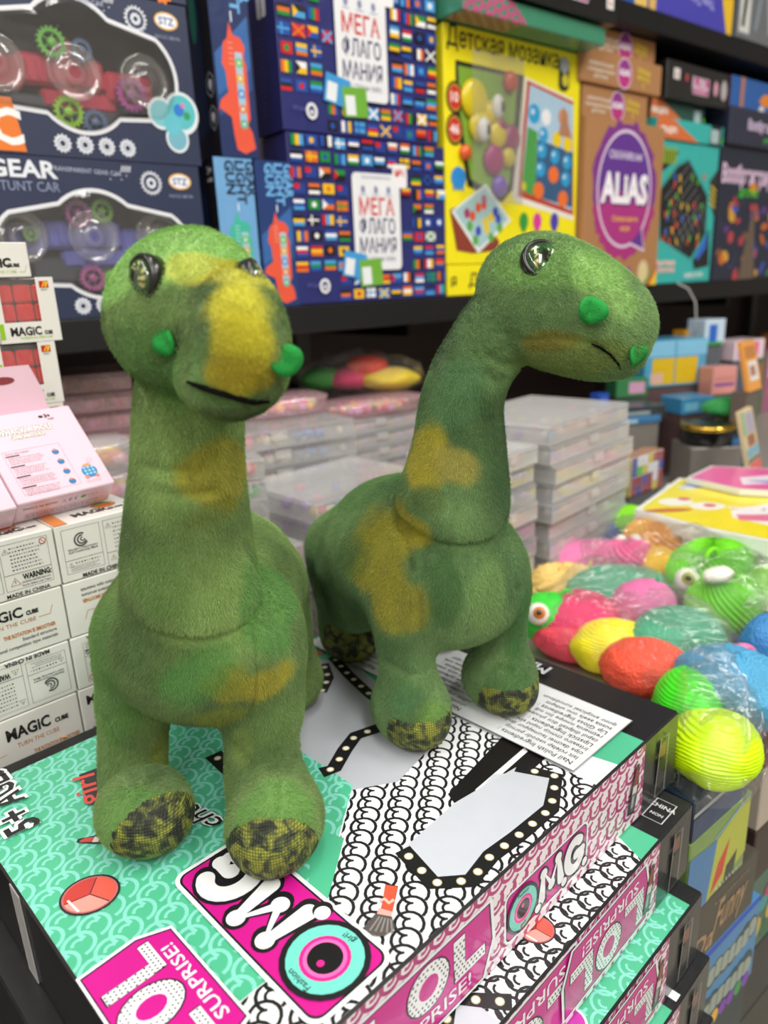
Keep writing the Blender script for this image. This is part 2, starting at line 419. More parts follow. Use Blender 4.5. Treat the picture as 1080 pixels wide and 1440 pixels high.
def seam_groove(p, line, w=.0016, depth=.0016):
    L = np.array(line); d = np.full(p.shape[:-1], 9.0); lo = L.min(0) - .006; hi = L.max(0) + .006
    near = ((p > lo) & (p < hi)).all(-1)
    if near.any():
        q = p[near]; dd = np.full(len(q), 9.0)
        for a, b in zip(L[:-1], L[1:]): dd = np.minimum(dd, cone(q, a, b, 0, 0))
        d[near] = dd
    return depth * np.exp(-(d / w) ** 2)
def fur(name, V, F, C, VN, parent, n, length, radius, flow, keep, SE=()):
    """short lying pile over the plush faces"""
    F = F[keep]; T = np.concatenate([F[:, [0, 1, 2]], F[:, [0, 2, 3]]]); thin = np.ones(len(T)); tc_ = V[T].mean(1)
    for pts, w, dp in SE:
        thin = np.minimum(thin, 1 - .93 * np.minimum(1, seam_groove(tc_, pts, w * 1.0, 1.0)))
    a, b, c = V[T[:, 0]], V[T[:, 1]], V[T[:, 2]]
    ar = np.linalg.norm(np.cross(b - a, c - a), axis=1)
    nf = np.cross(b - a, c - a) / (ar[:, None] + 1e-12); fc = ((CAM - a) * nf).sum(1)
    ar = ar * np.where(fc > -.05, 1, .35) * thin
    t = rng.choice(len(T), n, p=ar / ar.sum()); u = rng.random((n, 2)); fl = u.sum(1) > 1; u[fl] = 1 - u[fl]
    w = np.c_[1 - u.sum(1), u]; P = (V[T[t]] * w[..., None]).sum(1); Cc = (C[T[t]] * w[..., None]).sum(1)
    nr = (VN[T[t]] * w[..., None]).sum(1); fd = flow(P) - (flow(P) * nr).sum(1)[:, None] * nr; fd /= (np.linalg.norm(fd, axis=1)[:, None] + 1e-9)
    cl = (fbm(P, 140, 5, 2) - .5)[:, None] * 1.6; side = np.cross(nr, fd)
    dirn = nr * .62 + fd * .62 + side * cl + rng.normal(0, .22, (n, 3)); dirn /= np.linalg.norm(dirn, axis=1)[:, None]
    L = (length * rng.uniform(.6, 1.15, n))[:, None]
    p0 = P - nr * .0003; p1 = P + dirn * L * .5 + nr * .0002; p2 = P + dirn * L + fd * L * .18
    M = np.array(INV[parent]); X = np.stack([p0, p1, p2], 1).reshape(-1, 3); X[:, 2] = np.maximum(X[:, 2], 1.0013); X = X @ M[:3, :3].T + M[:3, 3]
    cu = bpy.data.hair_curves.new(name); cu.add_curves([3] * n)
    cu.attributes['position'].data.foreach_set('vector', X.astype(np.float32).ravel())
    ra = cu.attributes.new('radius', 'FLOAT', 'POINT'); ra.data.foreach_set('value', np.tile(np.array([radius, radius * .85, radius * .25], np.float32), n))
    ca = cu.attributes.new('Col', 'FLOAT_COLOR', 'CURVE')
    Cj = np.clip(Cc * rng.uniform(.72, 1.35, (n, 1)), 0, 1); ca.data.foreach_set('color', np.c_[Cj, np.ones(n)].astype(np.float32).ravel())
    cu.materials.append(FURM); o = bpy.data.objects.new(name, cu); COL.objects.link(o); o.parent = parent; o['kind'] = 'stuff'; return o
def rad(px, p): return px * depth(p) / FPX
def S(px, py, Y, r):                                 # a ball whose outline in the photo is r pixels around (px, py)
    p = ony(px, py, Y); return (p, rad(r, p))
def norm(v): v = np.array(v, float); return v / np.linalg.norm(v)
def basis(n, upv=(0, 0, 1)):
    n = norm(n); x = norm(np.cross(upv, n)); return x, np.cross(n, x), n
def plush_eye(fn, c, n, r, dino, tilt=0, look=(0, 0)):
    x, y, z = basis(n); c = np.array(c) - z * r * .40
    T = frame(c, x, y, z)
    rim = MB(); rim.lathe(T, [(0, -r * .5), (r * 1.0, -r * .5), (r * 1.06, 0), (r * 1.04, r * .22), (r * .95, r * .32), (r * .86, r * .31), (r * .83, r * .24), (0, r * .2)], '#101210', 32)
    e = rim.build('eye', PLASTIC, dino)
    ir = MB()
    K = 26; vs = [T(0, 0, r * .54)]; cols = []
    g = [(.0, '#0c0e08'), (.30, '#0c0e08'), (.42, '#23401c'), (.62, '#3f7a3a'), (.80, '#20451f'), (.93, '#12200f'), (1, '#12200f')]
    rings = np.linspace(.12, 1, 9); cols.append((*lin('#0c0e08'), 1))
    for q in rings:
        for k in range(K):
            a = 2 * PI * k / K; rr = q * r * .84; vs.append(T(rr * math.cos(a), rr * math.sin(a), r * (.24 + .30 * math.sqrt(max(0, 1 - q * q)))))
            if (q * 1.1 * math.cos(a)) ** 2 * 1.2 + (q * 1.5 * math.sin(a)) ** 2 * .35 < .10: cl = '#0a0c06'
            else: cl = random.choice(['#2c5a30', '#244a26', '#2f6236', '#1f4224', '#a9a560', '#d8d392', '#1a3a1e', '#163018']) if .35 < q < .85 else '#24411f'
            cols.append((*lin(cl), 1))
    fs = [(0, 1 + k, 1 + (k + 1) % K) for k in range(K)] + [(1 + i * K + k, 1 + (i + 1) * K + k, 1 + (i + 1) * K + (k + 1) % K, 1 + i * K + (k + 1) % K) for i in range(8) for k in range(K)]
    ir.add(vs, fs, '#000000', True); ir.c = cols
    ir.build('iris', paint('glossy_eye', .08, 1.0, grain=.1), e)
def felt(fn, c, n, r, dino, upv, fold=.35):
    x, y, z = basis(n, upv); m = MB(); K = 20
    vs = []
    for lay in (0, 1):
        for q in (0, .5, 1.0):
            for k in range(K):
                a = 2 * PI * k / K; X = q * r * math.cos(a); Yv = q * r * math.sin(a) * .9
                h = .002 + fold * abs(X) * (1.2 if X > 0 else .8) + .15 * q * r * math.sin(2 * a); vs.append(c + x * X + y * Yv + z * (h - lay * .0011))
    fs = []
    for lay in (0, 1):
        o = lay * 3 * K
        for i in range(2):
            for k in range(K):
                f_ = (o + i * K + k, o + (i + 1) * K + k, o + (i + 1) * K + (k + 1) % K, o + i * K + (k + 1) % K); fs.append(f_ if not lay else f_[::-1])
    for k in range(K): fs.append((2 * K + k, 5 * K + k, 5 * K + (k + 1) % K, 2 * K + (k + 1) % K))
    m.add(vs, fs, '#0f8a34', True); m.build('nostril', paint('green_felt', .85, grain=.2, gscale=800, bump=.5, bscale=900), dino)

def build_dino(nm, label, loc, fn0, lo, hi, seams, base, patches, feet, flow, eyes, nostrils, mouth, nfur, h=.0021):
    d = thing(nm, label, 'plush toy', loc, 0, 'long-necked plush dinosaurs')
    SE = []
    for sl in seams:
        w, dp = sl[0]; pts = [hit(fn0, *q) for q in sl[1]]; pts = [p for p in pts if p is not None]
        if len(pts) > 1: SE.append((pts, w, dp))
    def fn(p):
        v = fn0(p) + (fbm(p, 28, 3, 2) - .5) * .0042
        for pts, w, dp in SE: v = v + seam_groove(p, pts, w, dp)
        return v
    V, F = surface(fn, lo, hi, h, fn0)
    for _ in range(1):
        g = grad(fn, V); V = V - g * np.clip(fn(V), -.001, .001)[:, None]
    V[:, 2] = np.maximum(V[:, 2], 1.0012)
    # colour
    nz = np.clip((fbm(V, 22, 11, 3) - .5) * 2.0 + .5, 0, 1); nz2 = fbm(V, 60, 31, 2)
    C = np.array(lin(base[0]))[None] * (1 - nz[:, None]) + np.array(lin(base[1]))[None] * nz[:, None]
    C = C * (.86 + .28 * nz2[:, None])
    for (q, r, col, amt, *Y) in patches:
        c = hit(fn0, *q) if not Y else ony(*q, Y[0])
        if c is None: continue
        rr = rad(r, c) if not hasattr(r, '__len__') else None
        if rr: dd = np.linalg.norm(V - c, axis=1) / rr
        else:
            ex, ey, an = r; a = math.radians(an); rx = RW @ np.array([math.cos(a), math.sin(a), 0]); ry = RW @ np.array([-math.sin(a), math.cos(a), 0]); rz = RW @ np.array([0, 0, 1.])
            k = depth(c) / FPX; dv = V - c; dd = np.sqrt((dv @ rx / (ex * k)) ** 2 + (dv @ ry / (ey * k)) ** 2 + (dv @ rz / (max(ex, ey) * 1.1 * k)) ** 2)
        w = np.clip((1.22 - dd + (nz - .5) * .55 + (nz2 - .5) * .6) / .44, 0, 1); w = w * w * (3 - 2 * w) * amt
        C = C * (1 - w[:, None]) + np.array(lin(col))[None] * w[:, None] * (.85 + .3 * nz2[:, None])
    cen = V[F].mean(1)
    foot = np.zeros(len(F), bool)
    for (c, ax, lim, zr) in feet:
        q = cen - c; foot |= (np.linalg.norm(q[:, :2], axis=1) < zr[1]) & ((q @ ax) > lim) & (cen[:, 2] < zr[0])
    m = []
    for k, keep in (('body', ~foot), ('toe_patch', foot)):
        v, f, c, u = submesh(V, F, C, keep)
        if k == 'body': mesh_np('body', v, f, c * .8, PLUSH, d)
        else:
            lab = np.arange(len(v))
            for (cc, ax, lim, zr) in feet:
                kk = (np.linalg.norm(cen[:, :2] - cc[:2], axis=1) < zr[1]) & foot & (np.argmin([np.linalg.norm(cen[:, :2] - q_[0][:2], axis=1) for q_ in feet], axis=0) == [i_ for i_, q_ in enumerate(feet) if q_[0] is cc][0])
                if kk.sum() < 8: continue
                v1, f1, c1, _ = submesh(V, F, C, kk); v1 = v1 + grad(fn0, v1) * .0009; v1[:, 2] = np.maximum(v1[:, 2], 1.0012)
                mesh_np('toe_patch', v1, f1, c1, CAMO, d)['label'] = 'camouflage toe patch'
    fur('fur', V, F, C, grad(fn, V), d, nfur, .0023, .00008, flow, ~foot, SE)
    for (px, py, r, nn) in eyes:
        c = hit(fn0, px, py) if not hasattr(px, '__len__') else np.array(px)
        plush_eye(fn0, c, nn, r, d)
    for (px, py, r, nn, upv, fold) in nostrils:
        c = hit(fn0, px, py) if not hasattr(px, '__len__') else np.array(px)
        felt(fn0, c, nn, r, d, upv, fold)
    pts = [hit(fn0, *q) for q in mouth]; pts = [p for p in pts if p is not None]
    pts = [p + grad(fn0, p[None])[0] * .0012 for p in pts]
    mm = MB(); n = len(pts); R = [mouth_r * (.5 if i in (0, n - 1) else 1) for i in range(n)]
    mm.tube(pts, R, '#050605', 8, flat=.7); mm.build('mouth_stitch', paint('black_thread', .8, spec=.1, bump=.5, bscale=1500), d, label='black stitched mouth line')
    return d
mouth_r = .0017
# ---------------------------------------------------------------- near plush dinosaur (left, facing the camera)
FR_ = onz(385, 1160, 1.021); FR_[1] += .004; FL_ = onz(204, 1140, 1.021)
def f_near(p):
    body = ellip(p, (-.115, .437, 1.108), (.0555, .085, .053), ((.97,-.25,0),(.25,.97,0),(0,0,1)))
    body = smin(body, cone(p, ony(186, 895, .405), ony(192, 985, .405), .022, .020), .018)
    body = smin(body, cone(p, ony(372, 885, .40), ony(370, 990, .39), .021, .019), .018)
    body = smin(body, ellip(p, (-.1055, .398, 1.098), (.050, .045, .041)), .02)
    tail = chain(p, [((-.115, .50, 1.115), .032), ((-.135, .56, 1.10), .020), ((-.15, .61, 1.085), .008)])
    body = smin(body, tail, .03)
    legR = chain(p, [S(372, 985, .392, 50), S(369, 1060, .378, 47), S(376, 1120, .368, 50)])
    footR = ellip(p, FR_, (.0262, .033, .0230))
    legR = smin(legR, footR, .016)
    legL = chain(p, [S(190, 985, .405, 43), S(188, 1060, .400, 40), S(190, 1115, .395, 41)])
    footL = ellip(p, FL_, (.0262, .030, .0230), ((.82, .57, 0), (-.57, .82, 0), (0, 0, 1)))
    legL = smin(legL, footL, .012)
    rear = smin(chain(p, [((-.150, .485, 1.10), .026), ((-.155, .50, 1.04), .021)]), ellip(p, (-.155, .495, 1.02), (.025, .03, .021)), .014)
    rear2 = smin(chain(p, [((-.085, .485, 1.10), .026), ((-.08, .50, 1.04), .021)]), ellip(p, (-.078, .495, 1.02), (.025, .03, .021)), .014)
    legs = np.minimum(np.minimum(legR, legL), np.minimum(rear, rear2))
    d = smin(body, legs, .009)
    neck = chain(p, [S(268, 545, .378, 68), S(266, 640, .378, 71), S(264, 700, .380, 75), S(266, 780, .383, 84), S(275, 835, .386, 90)])
    d = smin(d, neck, .005)
    head = ellip(p, ony(268, 424, .368), (.0345, .040, .0325))
    head = smin(head, ellip(p, ony(244, 458, .362), (.0275, .034, .029)), .012)
    head = smin(head, ellip(p, ony(334, 478, .325), (.0205, .034, .030), ((.93, .36, 0), (-.36, .93, 0), (0, 0, 1))), .022)
    head = smin(head, ellip(p, ony(325, 535, .33), (.021, .028, .0135)), .012)
    return smin(d, head, .004)
fN = f_near
sole = [(FR_, norm((.05, -1, -.35)), .0135, (1.0400, .044)), (FL_, norm((.62, -.78, -.25)), .012, (1.0420, .046))]
def flow_near(P):
    d = np.zeros_like(P); d[:, 2] = -1; hd = P[:, 2] > 1.245
    d[hd] = (.35, -.9, -.5); return d

near = build_dino('plush_dinosaur', 'green long-necked plush dinosaur with yellow muzzle stripe facing the camera', (-.10, .41, 1.0), f_near,
    (-.21, .27, .995), (-.005, .64, 1.345),
    [((.0013, .0012), [(272, 590), (270, 680), (268, 760), (272, 830), (275, 885)]),
     ((.0022, .0035), [(186, 860), (200, 880), (235, 893), (275, 899), (315, 893), (350, 876), (368, 850)]),
     ((.0014, .0016), [(262, 372), (290, 420), (312, 460), (325, 520), (325, 548)][0:0] or [(232, 355), (262, 410), (275, 470), (278, 535)]),
     ((.0016, .0022), [(205, 870), (200, 930), (195, 1000)]), ((.0016, .0022), [(355, 870), (360, 940), (352, 1010)]),
     ((.0030, .0040), [(165, 1150), (185, 1128), (210, 1100), (232, 1085)]),
     ((.0020, .0028), [(352, 1180), (385, 1160), (392, 1110), (390, 1060)]), ((.0034, .0042), [(330, 1050), (350, 1075), (352, 1110)]), ((.0030, .0034), [(405, 1085), (420, 1060), (424, 1030)]), ((.0032, .0040), [(165, 1050), (200, 1075), (218, 1060)]), ((.0028, .0034), [(150, 1010), (168, 1060), (190, 1100)]), ((.0040, .0036), [(345, 770), (372, 820), (392, 880), (398, 950)]), ((.0034, .0040), [(200, 655), (240, 664), (280, 660)]), ((.0030, .0032), [(215, 690), (250, 698), (300, 690)])],
    ('#56733c', '#8fae62'),
    [((250, 345), (170, 60, -8), '#9ccb72', .9), ((215, 520), (70, 70, 0), '#679a4c', .7), ((300, 520), (60, 60, 0), '#73a058', .55),
     ((312, 378), (88, 38, 12), '#ccca4a', .95), ((330, 425), (64, 52, 0), '#d0cc3c', 1.0), ((335, 478), (56, 56, 0), '#c8c02c', 1.0), ((334, 525), (54, 28, 4), '#b0a422', 1.0), ((268, 374), (40, 26, 10), '#bcc85c', .95),
     ((316, 668), (50, 44, -25), '#a8a434', .85), ((300, 720), (50, 14, -30), '#6f7a20', .4),
     ((372, 960), (55, 24, -25), '#a49c2a', .85), ((322, 968), (44, 34, 0), '#949428', .75), ((310, 1005), (50, 26, -10), '#88922c', .7), ((232, 1050), (24, 34, 0), '#8f9a3a', .7), ((340, 1050), (20, 40, 0), '#7d9445', .5),
     ((380, 1150), (60, 60, 0), '#5f9a45', .6), ((180, 1150), (60, 50, 0), '#4f8a3c', .5), ((270, 960), (60, 50, 0), '#4e8f42', .6),
     ((150, 960), (40, 120, 0), '#447c34', .5), ((385, 840), (30, 90, 0), '#488c3e', .6), ((225, 820), (40, 60, 0), '#567f38', .4)],
    sole, flow_near,
    [(192, 392, .0106, (-.68, -.71, .15)), (378, 384, .0095, (.97, -.05, .25))],
    [(237, 482, .0062, (-.45, -.85, .1), (.2, -.1, 1), .25), (397, 508, .0074, (.55, -.80, .15), (0, 0, 1), .30)],
    [(267, 537), (290, 545), (315, 552), (335, 558), (355, 563), (376, 562)] if True else [], 240000)

# ---------------------------------------------------------------- far plush dinosaur (right, in three-quarter profile)
fc = norm((.38, -.92, 0)); ls = np.array((-fc[1], fc[0], 0)); AX = (fc, ls, (0, 0, 1))
def f_far(p):
    body = ellip(p, ony(585, 775, .505), (.086, .062, .054), AX)
    body = smin(body, ellip(p, ony(640, 815, .470), (.045, .052, .045), AX), .02)
    body = smin(body, cone(p, ony(495, 800, .53), ony(500, 850, .53), .026, .022), .02)
    tail = chain(p, [((.0, .575, 1.11), .034), ((-.012, .63, 1.09), .020), ((-.02, .68, 1.07), .008)])
    body = smin(body, tail, .03)
    l1 = chain(p, [S(566, 850, .448, 44), S(570, 920, .446, 36), S(576, 980, .442, 37)])
    f1 = ellip(p, (.0125, .443, 1.0215), (.034, .0245, .0235), AX)
    l1 = smin(l1, f1, .014)
    l2 = chain(p, [S(702, 830, .485, 39), S(704, 890, .480, 32), S(706, 940, .478, 34)])
    f2 = ellip(p, (.0795, .478, 1.0205), (.033, .0245, .0225), AX)
    l2 = smin(l2, f2, .014)
    l3 = chain(p, [((-.035, .565, 1.10), .030), ((-.036, .572, 1.045), .021)])
    l3 = smin(l3, ellip(p, (-.033, .565, 1.02), (.030, .024, .0215), AX), .014)
    l4 = chain(p, [((.040, .585, 1.10), .028), ((.042, .59, 1.045), .021)])
    l4 = smin(l4, ellip(p, (.044, .583, 1.02), (.030, .024, .0215), AX), .014)
    d = smin(body, np.minimum(np.minimum(l1, l2), np.minimum(l3, l4)), .012)
    neck = chain(p, [S(748, 440, .452, 52), S(705, 462, .454, 52), S(668, 515, .456, 51), S(650, 570, .458, 54), S(647, 630, .459, 60), S(641, 690, .461, 70), S(636, 716, .462, 74)])
    d = smin(d, neck, .005)
    hx = norm((.83, -.50, -.28)); hy = norm(np.cross((0, 0, 1), hx)); HZ = (hx, hy, np.cross(hx, hy))
    head = ellip(p, ony(764, 410, .452), (.040, .033, .0315), HZ)
    head = smin(head, ellip(p, ony(752, 440, .450), (.0275, .030, .026)), .012)
    head = smin(head, ellip(p, ony(836, 448, .425), (.034, .026, .0275), HZ), .022)
    head = smin(head, ellip(p, ony(815, 488, .432), (.033, .021, .0135), HZ), .012)
    return smin(d, head, .004)
def flow_far(P):
    d = np.zeros_like(P); d[:, 2] = -1; hd = P[:, 2] > 1.25
    d[hd] = (.8, -.3, -.5); return d
sole2 = [((.0125, .443, 1.02), norm((.40, -.90, -.42)), .0095, (1.0300, .042)), ((.0795, .478, 1.02), norm((.40, -.90, -.42)), .0090, (1.0290, .042)), ((-.033, .565, 1.02), norm((.3, -.95, -.1)), .004, (1.036, .042))]
mouth_r = .0010
far = build_dino('plush_dinosaur', 'green long-necked plush dinosaur standing behind, head turned to the right in profile', (.02, .49, 1.0), f_far,
    (-.12, .38, .995), (.16, .72, 1.36),
    [((.0013, .0013), [(668, 560), (667, 620), (664, 700), (662, 768)]),
     ((.0022, .0035), [(557, 712), (575, 738), (605, 757), (640, 766), (675, 764), (700, 752), (712, 735)]),
     ((.0013, .0014), [(795, 345), (830, 372), (865, 410), (885, 450)]),
     ((.0014, .0014), [(703, 465), (730, 475), (780, 472), (830, 480), (850, 488)]),
     ((.0020, .0024), [(600, 765), (592, 820), (590, 880), (596, 940)]), ((.0016, .0018), [(662, 768), (660, 830), (655, 890)]),
     ((.0020, .0026), [(716, 760), (724, 820), (722, 880), (712, 930)]),
     ((.0022, .0030), [(575, 1028), (598, 1008), (612, 985), (608, 960)]), ((.0020, .0024), [(552, 735), (570, 760), (580, 800)]), ((.0016, .0018), [(455, 760), (470, 830), (500, 880)]), ((.0032, .0040), [(690, 500), (706, 512), (720, 510)]), ((.0030, .0036), [(684, 525), (700, 535), (708, 532)]), ((.0030, .0034), [(690, 590), (700, 588), (706, 585)]), ((.0030, .0036), [(545, 930), (575, 950), (600, 945)]), ((.0028, .0034), [(680, 950), (700, 935), (716, 940)]), ((.0030, .0034), [(600, 800), (585, 850), (560, 880)])],
    ('#4c7040', '#86aa6a'),
    [((780, 370), (90, 40, 10), '#86b560', .65), ((840, 390), (30, 60, -40), '#98c46c', .6), ((790, 500), (70, 26, 6), '#7a8f45', .9), ((770, 478), (40, 14, 5), '#86802c', .8),
     ((640, 560), (40, 60, 0), '#5c8c5c', .6), ((600, 640), (52, 46, -35), '#b0a630', .95), ((640, 650), (46, 32, 20), '#b0a850', .85), ((600, 700), (26, 20, 0), '#5c7030', .5),
     ((540, 775), (54, 78, 8), '#a49e2c', .85), ((578, 745), (38, 26, 35), '#aca430', .9), ((556, 850), (50, 46, 0), '#9a9630', .85), ((500, 780), (36, 30, 0), '#5f7a30', .5),
     ((530, 680), (60, 34, -20), '#5c8a4c', .5), ((690, 830), (30, 60, 0), '#7da05c', .7), ((625, 830), (24, 60, 0), '#3a6c34', .6), ((605, 1010), (30, 24, 0), '#6f9a3c', .6), ((570, 985), (24, 24, 0), '#4f8050', .6),
     ((720, 960), (34, 24, 0), '#3f7038', .5), ((730, 870), (20, 70, 0), '#3c7a36', .6)],
    sole2, flow_far,
    [(766, 361, .0118, (.12, -.86, .50))],
    [(827, 436, .0078, (.10, -.97, .0), (.5, 0, 1), .75), (890, 499, .0068, (.62, -.76, -.15), (0, 0, 1), .30)],
    [(832, 482), (845, 488), (858, 497), (868, 509), (872, 518)], 240000)
# ---------------------------------------------------------------- stack of fashion-doll boxes under the dinosaurs
GREEN = '#4fb98f'; AQUA = '#83d6c6'; MAG = '#c9128c'; BLK = '#16161a'; WHT = '#eef1f4'
BY = hr(133.7)
UB = np.array((math.cos(BY), math.sin(BY), 0)); VB = np.array((-math.sin(BY), math.cos(BY), 0)); ZB = np.array((0, 0, 1.0))
BW, BL, BH = .291, .394, .0588
def clip_poly(poly, pts):
    """keep the part of convex polygon pts inside convex polygon poly (both anticlockwise)"""
    out = list(pts)
    for (a, b) in zip(poly, poly[1:] + poly[:1]):
        inp, out = out, []
        ins = lambda p: (b[0] - a[0]) * (p[1] - a[1]) - (b[1] - a[1]) * (p[0] - a[0]) >= 0
        for p, q in zip(inp, inp[1:] + inp[:1]):
            ip, iq = ins(p), ins(q)
            if ip != iq:
                den = (b[0] - a[0]) * (q[1] - p[1]) - (b[1] - a[1]) * (q[0] - p[0]); num = (b[0] - a[0]) * (p[1] - a[1]) - (b[1] - a[1]) * (p[0] - a[0])
                t = -num / den; x = (p[0] + t * (q[0] - p[0]), p[1] + t * (q[1] - p[1]))
                out.append(x)
            if iq: out.append(q)
        if not out: return []
    return out
def ccw(p):
    a = sum(p[i][0] * p[(i + 1) % len(p)][1] - p[(i + 1) % len(p)][0] * p[i][1] for i in range(len(p))); return list(p) if a > 0 else list(p)[::-1]
def clipped_stroke(k, region, pts, w, col):
    P = [np.array(p) for p in pts]; n = len(P); Q = []
    for i in range(n):
        t = P[min(i + 1, n - 1)] - P[max(i - 1, 0)]; t = t / np.linalg.norm(t); Q.append(np.array([-t[1], t[0]]) * w / 2)
    for i in range(n - 1):
        a, b, q, r = P[i], P[i + 1], Q[i], Q[i + 1]
        c = clip_poly(region, ccw([tuple(a + q), tuple(a - q), tuple(b - r), tuple(b + r)]))
        if len(c) > 2: k.add([k.P(p) for p in c], [tuple(range(len(c)))], col)
def chain_print(k, region, col, a=(.0207, 0), b=(.0137, .0115), r=.0083, w=.0021, rot=30, inner=None, squash=1.0):
    """interlocked open rings with a small inner arc, cut off at the edge of a convex region"""
    region = ccw(region); k.up(); h0 = k.h
    xs = [p[0] for p in region]; ys = [p[1] for p in region]
    A = np.array((a, b)).T; Ai = np.linalg.inv(A); cs = [Ai @ np.array(c) for c in ((x, y) for x in (min(xs), max(xs)) for y in (min(ys), max(ys)))]
    i0, i1 = int(min(c[0] for c in cs)) - 1, int(max(c[0] for c in cs)) + 2; j0, j1 = int(min(c[1] for c in cs)) - 1, int(max(c[1] for c in cs)) + 2
    for i in range(i0, i1):
        for j in range(j0, j1):
            x, y = i * np.array(a) + j * np.array(b)
            if x < min(xs) - r * 1.2 or x > max(xs) + r * 1.2 or y < min(ys) - r * 1.2 or y > max(ys) + r * 1.2: continue
            k.h = h0 + ((i * 3 + j) % 7) * .000009
            arc = lambda rr, a0, a1, n: [(x + rr * math.cos(math.radians(rot + a0 + (a1 - a0) * q / n)), y + squash * rr * math.sin(math.radians(rot + a0 + (a1 - a0) * q / n))) for q in range(n + 1)]
            clipped_stroke(k, region, arc(r, 30, 330, 13), w, col); clipped_stroke(k, region, arc(r * .42, 150, 290, 5), w * .85, col)
    k.h = h0 + .00007
def plaque_O(k, x, y, r):
    k.disc(x, y, r * 1.16, col=BLK); k.disc(x, y, r, col='#6fd2c4'); k.disc(x, y, r * .66, col='#e2258f'); k.disc(x, y, r * .56, col='#f06ab4'); k.disc(x, y, r * .46, col='#0c0c10')
    k.disc(x - r * .04, y + r * .18, r * .1, col='#e2258f')
def omg(k, ox, oy, s, rot=0.0):
    """the O.M.G. plaque: white fat letters with black edges on a magenta card"""
    c, d = math.cos(rot), math.sin(rot); R = lambda x, y: (ox + s * (x * c - y * d), oy + s * (x * d + y * c))
    def rr(x0, y0, x1, y1, r, col):
        k.up(); pts = []
        for cx, cy, a0 in ((x1 - r, y1 - r, 0), (x0 + r, y1 - r, 90), (x0 + r, y0 + r, 180), (x1 - r, y0 + r, 270)):
            pts += [R(cx + r * math.cos(math.radians(a0 + 18 * q)), cy + r * math.sin(math.radians(a0 + 18 * q))) for q in range(6)]
        k.add([k.P(p) for p in pts], [tuple(range(len(pts)))], col)
    rr(-.04, -.04, 1.04, .40, .07, WHT); rr(-.02, -.02, 1.02, .38, .055, BLK); rr(-.01, -.01, 1.01, .37, .05, MAG)
    Mp = [(.405, .07), (.425, .29), (.53, .13), (.615, .31), (.655, .09)]
    Gp = [(.845 + .105 * math.cos(hr(q)), .185 + .125 * math.sin(hr(q))) for q in range(50, 345, 15)] + [(.945, .175), (.865, .175)]
    for w_, col, dx in ((.122, BLK, .014), (.122, BLK, 0), (.088, WHT, 0)):
        for pp in (Mp, Gp):
            k.line([R(x + dx, y - dx) for x, y in pp], w_ * s, col); k.up()
            for q in ((0, 1, 2, 3, 4) if pp is Mp else (0, -1, -2)): k.disc(*R(pp[q][0] + dx, pp[q][1] - dx), w_ * .5 * s, col=col, n=16)
    for x, y in ((.355, .03), (.70, .03), (.99, .03)):
        k.disc(*R(x + .012, y - .012), .047 * s, col=BLK); k.disc(*R(x, y), .037 * s, col=WHT)
    plaque_O(k, *R(.17, .17), .165 * s)
    k.text('Fashion', *R(.17, .295), .042 * s, BLK, .01, rot, .5); k.text('girl!', *R(.17, .022), .042 * s, BLK, .01, rot, .5)
def dotted(k, pts, col=WHT):
    k.poly(pts, col)
def lol(k, ox, oy, s, rot=0.0, hh=.46):
    """the L.O.L. SURPRISE! plaque: dotted block letters on magenta"""
    c, d = math.cos(rot), math.sin(rot); R = lambda x, y: (ox + s * (x * c - y * d), oy + s * (x * d + y * c))
    K = lambda pts, col: k.poly([R(*p) for p in pts], col)
    H_ = hh + .06
    K([(-.05, -.06), (1.02, -.06), (1.13, .2), (1.10, H_), (-.12, H_), (-.13, .2)], WHT)
    K([(-.03, -.04), (1.0, -.04), (1.10, .2), (1.075, H_ - .02), (-.095, H_ - .02), (-.10, .2)], '#2a1030'); K([(-.02, -.03), (.99, -.03), (1.085, .2), (1.06, H_ - .03), (-.085, H_ - .03), (-.085, .2)], MAG)
    def letter(outer, inner=None):
        K([(x * 1.0, y) for x, y in outer], BLK); cx = sum(p[0] for p in outer) / len(outer); cy = sum(p[1] for p in outer) / len(outer)
        K([(cx + (x - cx) * .93, cy + (y - cy) * .95) for x, y in outer], WHT)
    for x0 in (-.03, .72):
        letter([(x0, .16), (x0 + .11, .16), (x0 + .11, hh), (x0, hh)]); letter([(x0, .14), (x0 + .31, .14), (x0 + .31, .23), (x0, .23)])
        K([(x0 + .01, .16), (x0 + .1, .16), (x0 + .1, .24), (x0 + .01, .24)], WHT)
    oc = (.14 + hh) / 2 + .01; oh = (hh - .11) / 2
    O = [(.50 + .19 * math.cos(t), oc + oh * math.sin(t)) for t in np.linspace(0, 2 * PI, 20, endpoint=False)]
    letter(O); K([(.50 + .085 * math.cos(t), oc + oh * .46 * math.sin(t)) for t in np.linspace(0, 2 * PI, 14, endpoint=False)], MAG)
    # dots
    k.up(); q = .010 * s; dd = .034
    for i in range(-3, 34):
        for j in range(3, 24):
            x, y = i * dd + (j % 2) * dd / 2, j * dd
            on = any((x0 + .01 < x < x0 + .1 and   .16 < y < hh - .02) or (x0 + .01 < x < x0 + .3 and .15 < y < .22) for x0 in (-.03, .72)) or .10 < math.hypot((x - .5) * .92, (y - oc) * .175 / oh) < .165
            if on:
                X, Y = R(x, y); k.add([k.P(p) for p in ((X + q, Y), (X, Y + q), (X - q, Y), (X, Y - q))], [(0, 1, 2, 3)], BLK)
    k.text('SURPRISE!', *R(.48, .02), .135 * s, WHT, .01, rot, .5, wid=.80 * s)
